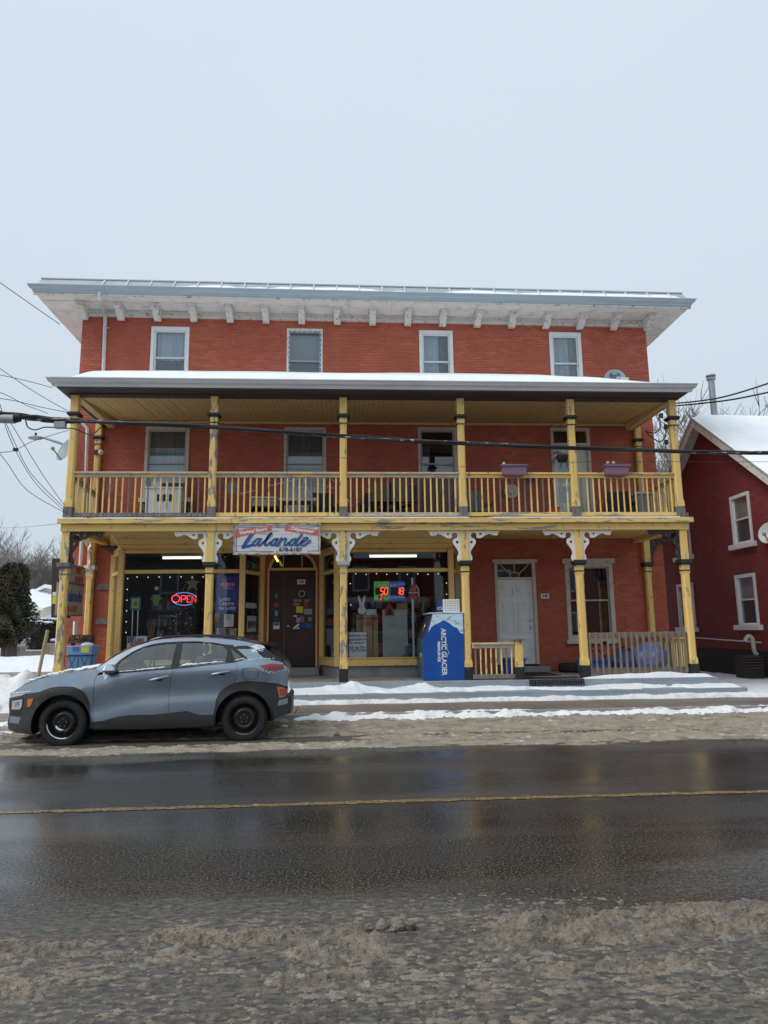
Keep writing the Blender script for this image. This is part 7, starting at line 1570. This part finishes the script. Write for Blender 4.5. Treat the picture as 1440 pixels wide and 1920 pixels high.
def foliage(n, fn, size, seed):
    rr = random.Random(seed); mb = MB()
    for _ in range(n):
        p = fn(rr); d = Vector((rr.uniform(-1, 1), rr.uniform(-1, 1), rr.uniform(-.6, 1))).normalized()*size*rr.uniform(.6, 1.4); e = d.orthogonal().normalized()*size*.45; e.rotate(Matrix.Rotation(rr.uniform(0, 6), 3, d.normalized()))
        mb.add([p-d, p+e, p+d, p-e], [(0, 1, 2, 3)])
    return mb
c = at(14, 1236, 38); cd = thing('cedar_tree', (c.x, 38, 0), 'dense dark cedar with browned foliage on the snowy corner lawn', 'tree')
mb = MB()
for k in range(3): a_ = -.5+.5*k; mb.tube([(c.x+a_*.35, 38+.1*k, -.1), (c.x+a_*.5, 38, .9), (c.x+a_*.95, 38+.2*a_, 2.2)], [.2, .15, .08], 7)
mb.build('trunk', M['bark'], cd)
def cf(rr):
    z = rr.uniform(1.15, 5.1); t = (z-1.15)/3.95; w_ = 1.42*min(1, t*3.2+.35)*math.sqrt(max(.03, 1-max(0, (t-.55)/.47)**2)); a_ = rr.uniform(0, 6.283)
    cl = .74+.20*math.sin(a_*5+z*4.1)+.34*math.sin(a_*3+z*2.2)*math.sin(z*3.1+a_*2); r = w_*cl*math.sqrt(rr.uniform(.25, 1)); return Vector((c.x+r*math.cos(a_), 38+r*math.sin(a_), z+.25*math.sin(a_*4)))
foliage(17000, cf, .10, 5).build('foliage', M['cedar'], cd)
hd0, hd1 = at(56, 1160, 44), at(118, 1160, 44)
hg = thing('hedge', ((hd0.x+hd1.x)/2, 44, 0), 'dark clipped hedge dusted with snow below the cream house', 'hedge')
foliage(5200, lambda rr: Vector((rr.uniform(hd0.x, hd1.x+1), rr.uniform(43.3, 44.7), .0+2.5*rr.uniform(0, 1)**.8)), .085, 8).build('foliage', M['hedge'], hg); MB().box(hd0.x+.3, hd1.x+.8, 43.6, 44.4, 0, 2.15).build('core', M['hedge'], hg)
mb = MB()
for i in range(26): mb.ball((rnd.uniform(hd0.x, hd1.x+1), 43.5+rnd.uniform(-.2, .8), 2.45+rnd.uniform(-.15, .08)), rnd.uniform(.08, .2), 7, sc=(1.8, 1, .4))
mb.build('snow_caps', M['snow'], hg)
# stone gate pillars of the corner garden
sv = MB().box(-.5, .5, -.5, .5, -.5, .5)
for (pa, pb), lab, sn in (((zc_a := (18.5, 1215), zc_b := (42, 1242)), 'short tan stone pillar beside the cedar trunk', 0), (((88, 1209), (112, 1231)), 'short tan stone pillar with a snow-topped cap by the corner post', 1)):
    Y = 38.5; a, b = at(*pa, Y), at(*pb, Y); w_ = b.x-a.x; cx = (a.x+b.x)/2; ht = a.z
    t = thing('stone_pillar', (cx, Y, 0), lab, 'pillar', 'garden pillars'); rr = random.Random(4); rows_ = 6
    MB().box(cx-w_/2+.02, cx+w_/2-.02, Y-w_/2+.02, Y+w_/2-.02, -.1, ht).build('core', M['kerb'], t)
    me_ = [MB().box(-.5, .5, -.04, .0, 0, 1).mesh('stone', M['stone']) for _ in range(3)]
    for k, m_ in enumerate(me_): q_ = m_.attributes.new('v', 'FLOAT', 'FACE'); q_.data.foreach_set('value', [k/2]*len(m_.polygons))
    for r in range(rows_):
        x = cx-w_/2
        while x < cx+w_/2-.05:
            l = min(rr.uniform(.16, .3), cx+w_/2-x); inst('stone', rr.choice(me_), t, (x+l/2, Y-w_/2+.02, ht*r/rows_+.01), scale=(l-.015, 1, ht/rows_-.015)); x += l
    MB().box(cx-w_/2-.06, cx+w_/2+.06, Y-w_/2-.06, Y+w_/2+.06, ht, ht+.08).build('cap', M['kerb'], t)
    if sn: MB().lathe([(.16, .08), (.2, .16), (.16, .22)], (cx, Y, ht), 'z', 10).build('finial', M['board'], t); MB().ball((cx, Y, ht+.24), .2, 10, sc=(1, 1, .45)).build('snow_cap', M['snow'], t)
gw = thing('garden_wall', (at(60, 1198, 40).x, 40, 0), 'low stone garden wall in the snow behind the two pillars', 'wall'); a, b = at(20, 1200, 40), at(125, 1200, 40)
MB().box(a.x, b.x, 40.03, 40.3, -.1, .68).build('core', M['kerb'], gw); x = a.x; rr = random.Random(9)
while x < b.x:
    l = rr.uniform(.25, .5); inst('stone', me_[rr.randrange(3)], gw, (x+l/2, 40.03, .36), scale=(l-.02, 1, .32)); inst('stone', me_[rr.randrange(3)], gw, (x+l/2+.1, 40.03, .02), scale=(l-.02, 1, .32)); x += l
MB().box(a.x, b.x, 39.97, 40.36, .681, .74).build('snow_cap', M['snow'], gw)
# cream house beyond
ha, hb = at(60, 1138, 56), at(140, 1138, 56); ch = thing('cream_house', ((ha.x+hb.x)/2, 58, 0), 'distant cream house with paired windows and snowy roofs beyond the hedge', 'house')
p0, p1, p2 = at(58, 1119, 55), at(80, 1103, 55), at(118, 1117, 55)
MB().prism([(p0.x, 0), (p2.x+1.5, 0), (p2.x+1.5, p0.z), (p1.x+.3, p1.z), (p0.x, p0.z)], 55, 61).build('wall', M['cream'], ch)
MB().prism([(p0.x-.35, p0.z-.12), (p1.x+.3, p1.z+.03), (p2.x+1.9, p0.z-.15), (p2.x+1.9, p0.z+.12), (p1.x+.3, p1.z+.28), (p0.x-.35, p0.z+.12)], 54.6, 61.3).build('roof', M['snowr'], ch)
for wx in ((66, 75), (79, 88)):
    a, b = at(wx[0], 1117, 54.95), at(wx[1], 1136, 54.95); wd_ = MB().box(a.x-.1, b.x+.1, 54.93, 54.999, b.z-.1, a.z+.1).build('window', M['vinyl'], ch); MB().box(a.x, b.x, 54.90, 54.929, b.z, a.z).build('pane', M['sheer'], wd_); MB().box(a.x, b.x, 54.88, 54.899, (a.z+b.z)/2-.03, (a.z+b.z)/2+.03).build('sash', M['vinyl'], wd_)
a, b, c_ = at(56, 1128, 50), at(80, 1142, 50), at(122, 1158, 50)
MB().add([(a.x-2, 50, a.z+.25), (b.x, 50, b.z+.05), (b.x, 55, b.z+.9), (a.x-2, 55, a.z+1.2)], [(0, 1, 2, 3)]).add([(a.x-2, 50, a.z+.10), (b.x, 50, b.z-.1), (b.x, 50, b.z+.05), (a.x-2, 50, a.z+.25)], [(0, 1, 2, 3)]).build('porch_roof', M['snowr'], ch)
MB().add([(a.x, 48, 2.1), (c_.x+1, 48, 2.1), (c_.x+1, 54.9, b.z-.05), (a.x, 54.9, b.z-.05)], [(0, 1, 2, 3)]).build('lean_to_roof', M['snowr'], ch); MB().box(a.x, c_.x+1, 48.3, 54.9, 0, 2.2).build('lean_to_wall', M['house_far'], ch)
a, b = at(18, 1180, 47), at(57, 1212, 47); gd = thing('garden_shed', ((a.x+b.x)/2, 48, 0), 'grey boarded outbuilding showing under the cedar', 'shed'); MB().box(a.x, b.x, 47, 49, 0, 2.2).build('wall', M['house_far'], gd)
for i in range(9): MB().box(a.x, b.x, 46.97, 46.999, .1+i*.23, .1+i*.23+.20).build('siding_board', M['fan'], gd)
# bare pole stuck in the snow pile
pa, pb = at(444/4.9655, 1180+8/4.9655, 14.2), at(350/4.9655, 1180+462/4.9655, 14.2)
tag(MB().tube([pa, pb+(pb-pa)*.35], .034, 10).build('wooden_pole', M['wood']), 'pale wooden pole leaning out of the snow pile by the car bonnet', 'pole')
# ---------------------------------------------------------------- overhead lines
mcb = thing('overhead_cable', at(720, 822, 12), 'thick black overhead cable bundle crossing in front of the upper porch', 'cable')
cpts = [(-150, 756), (0, 776), (60, 783), (120, 788), (400, 801), (720, 823), (1000, 837), (1300, 847), (1440, 849), (1700, 851)]
base_ = spline([at(x, y, 12.0+(.0 if x > 100 else -.004*(100-x))) for x, y in cpts], 12)
def twist(ph, r, am, sc): return MB().tube([p+Vector((0, am*math.sin(i*.21+ph), am*math.cos(i*.21+ph)))*(1.5 if p.x < -4.6 else 1) for i, p in enumerate(base_)], [r*(1.5 if p.x < -4.6 else 1) for p in base_], 8)
twist(0, .024, .018, 1).build('strand', M['cable'], mcb); twist(2.1, .024, .018, 1).build('strand', M['cable'], mcb); twist(4.2, .020, .02, 1).build('strand', mat('glint_painted_cable', (.05, .045, .05), .25, c2=(.5, .48, .5), sc=6, lo=.56, hi=.62, st=(1, 1, 3)), mcb)  # third strand has pale snowy glints put into its colour
a, b = at(-30, 784, 11.6), at(28, 784, 11.6); sp_c = thing('splice_case', a, 'grey splice case hung under the thick cable at the left edge', 'splice case'); MB().tube([a+Vector((0, 0, .0)), b+Vector((0, 0, -.02))], .075, 10).build('case', M['grey_plastic'], sp_c); MB().tube([b, b+Vector((.09, 0, 0))], [.085, .06], 10).build('end_cap', M['black_plastic'], sp_c)
p = at(113, 797, 12.0); tb_ = thing('terminal_box', p, 'small grey terminal box hung from the thick cable', 'terminal box'); MB().box(p.x-.095, p.x+.095, 11.95, 12.06, p.z-.06, p.z+.055).build('box', M['grey_plastic'], tb_, bevel=.012); MB().tube([p+Vector((0, 0, .05)), p+Vector((0, 0, .11))], .012, 5).build('hanger', M['steel'], tb_)
WG = 'thin service wires at the left'
def wire(pts, Y0_, Y1_, r, lab, grp=None):
    n = len(pts); P = [at(x, y, Y0_+(Y1_-Y0_)*i/(n-1)) for i, (x, y) in enumerate(pts)]
    return tag(MB().tube(spline(P, 8), r, 5, cap=False).build('service_wire', M['cable']), lab, 'wire', grp)
for pts, y0, y1, lab in ((((-40, 505), (0, 530), (60, 572), (112, 608)), 12, 16.5, 'thin wire slanting down to the left end of the top eave'),
    (((-40, 663), (10, 698), (70, 738), (135, 775)), 11.5, 15.2, 'thin wire crossing the sky above the left porch roof corner'), (((-40, 695), (0, 703), (50, 714), (98, 727)), 12, 15, 'thin wire ending at the left corner of the porch gutter'),
    (((-40, 722), (10, 740), (50, 760), (90, 775)), 12, 15.2, 'thin wire meeting the thick cable near the corner post'), (((-30, 745), (20, 750), (80, 764), (130, 774)), 12, 15.2, 'thin sagging wire just above the thick cable'),
    (((0, 758), (14, 810), (40, 865), (72, 912), (121, 958)), 12, 15.1, 'thin curving wire, the lowest reaching the deck corner'), (((10, 790), (30, 835), (60, 890), (118, 950)), 12, 15.1, 'thin curving wire running from the splice case to the deck corner'), (((18, 790), (48, 838), (80, 890), (121, 948)), 12, 15.1, 'thin curving wire, the uppermost running to the deck corner'),
    (((-30, 815), (12, 866), (52, 920), (121, 961)), 12, 15.1, 'thin curving wire sagging furthest left toward the deck corner'), (((-30, 848), (5, 848), (28, 844), (60, 828), (100, 815), (131, 806)), 12, 15.1, 'looping wire with a black clamp below the street lamp'),
    (((0, 990), (50, 988), (110, 982)), 30, 15.1, 'pair of faint wires above the bare trees at the left')):
    wire(pts, y0, y1, .0065 if y1 < 16 else .009, lab, WG)
wire(((47, 782), (52, 800), (66, 806), (85, 801), (118, 803), (140, 804), (170, 815), (190, 800)), 12, 14.0, .012, 'black drop cable looping below the thick cable to the corner post')
p = at(29, 843, 12.6); tag(MB().box(p.x-.035, p.x+.035, 12.57, 12.63, p.z-.03, p.z+.03).build('wire_clamp', M['black_plastic'], bevel=.006), 'small black clamp on the looping wire at the left', 'clamp')
for pts, lab in ((((1255, 757), (1310, 752), (1370, 741), (1480, 706)), 'upper twisted black wire above the snowy roof at the right'), (((1250, 762), (1310, 757), (1380, 748), (1480, 727)), 'lower twisted black wire above the snowy roof at the right')): wire(pts, 16.5, 12.0, .018, lab, 'wires at the right')
wire(((380, 812), (520, 843), (640, 858), (760, 866), (900, 876), (1100, 866), (1440, 866)), 14.2, 13.5, .0045, 'thin wire sagging across the upper porch below the thick cable')
wire(((402, 845), (520, 828), (640, 795)), 15.0, 15.0, .004, 'fine line rising to the cap of the third post')
# ---- street lamp behind the corner post
sl2 = thing('street_lamp', at(128, 1200, 23), 'grey street lamp reaching out left of the corner post', 'street lamp'); b = at(124, 845, 23); bz = at(129, 1200, 23)
MB().tube([(bz.x, 23, -.1), (bz.x+.02, 23, b.z+.3)], [.12, .08], 10).build('pole', M['steel'], sl2)
h0, h1 = at(82, 821, 23), at(52, 821, 23); MB().tube([(bz.x, 23, b.z), at(104, 828, 23), h0], [.05, .045, .035], 8).build('arm', M['steel'], sl2)
mb = MB().ball(((h0.x+h1.x)/2, 23, h0.z-.0), .5, 12, sc=((h0.x-h1.x)*1.02, .3, .14)); mb.build('lamp_head', M['grey_plastic'], sl2); q = at(67, 815, 23); MB().tube([q+Vector((0, 0, -.02)), q+Vector((0, 0, .06))], .04, 8).build('photocell', M['dk_furn'], sl2)
# ---- houses across the road, behind the camera: what the shop panes and car windows mirror
oh = thing('brick_house', (0, -12, 0), 'dark brick house with a white porch rail across the road, mirrored in the shop windows', 'house')
MB().box(-7, 6, -19, -12, 0, 6.2).build('wall', M['brick2'], oh); MB().prism([(-7.5, 6.2), (6.5, 6.2), (6.5, 6.4), (3, 8.2), (-4, 8.2), (-7.5, 6.4)], -19.5, -11.5).build('roof', M['snowr'], oh)
for wx in (-5.2, -1.8, 1.2, 4.2):
    for wz in (1.2, 4.2): f_ = MB().box(wx-.55, wx+.55, -11.999, -11.95, wz-.1, wz+1.5).build('window', M['vinyl'], oh); MB().box(wx-.45, wx+.45, -11.949, -11.94, wz, wz+1.4).build('pane', M['sheer'], f_)
MB().box(-6, 5, -12, -10, 0, .6).build('porch_floor', M['kerb'], oh); MB().box(-6, 5, -10.05, -9.97, 1.45, 1.52).box(-6, 5, -10.05, -9.97, .7, .76).build('rail', M['vinyl'], oh); b_ = MB().box(-.02, .02, -.02, .02, 0, .70).mesh('baluster', M['vinyl'])
for i in range(60): inst('baluster', b_, oh, (-5.9+i*.183, -10.01, .76))
MB().box(-6.2, 5.2, -12, -9.8, 3.3, 3.6).build('porch_roof', M['white_old'], oh)
for wx in (-6, -2.3, 1.4, 5): MB().box(wx-.08, wx+.08, -10.08, -9.92, .6, 3.3).build('porch_post', M['vinyl'], oh)

for x0, x1, lab, mm in ((-24, -9.5, 'grey sided house across the road, mirrored in the left shop window', 'house_far'), (9.5, 27, 'dark brick house across the road, mirrored in the window beside number 145', 'brick2')):
    t = thing('house', ((x0+x1)/2, -13, 0), lab, 'house'); MB().box(x0, x1, -20, -13, 0, 6.5).build('wall', M[mm], t); MB().prism([(x0-.4, 6.5), (x1+.4, 6.5), ((x0+x1)/2, 10)], -20.4, -12.6).build('roof', M['house_far'], t)
    for k in range(4):
        for wz in (1.2, 4.2): wx = x0+1.8+k*(x1-x0-3.6)/3; f_ = MB().box(wx-.6, wx+.6, -12.999, -12.94, wz-.1, wz+1.5).build('window', M['vinyl'], t); MB().box(wx-.5, wx+.5, -12.939, -12.93, wz, wz+1.4).build('pane', M['sheer'], f_)
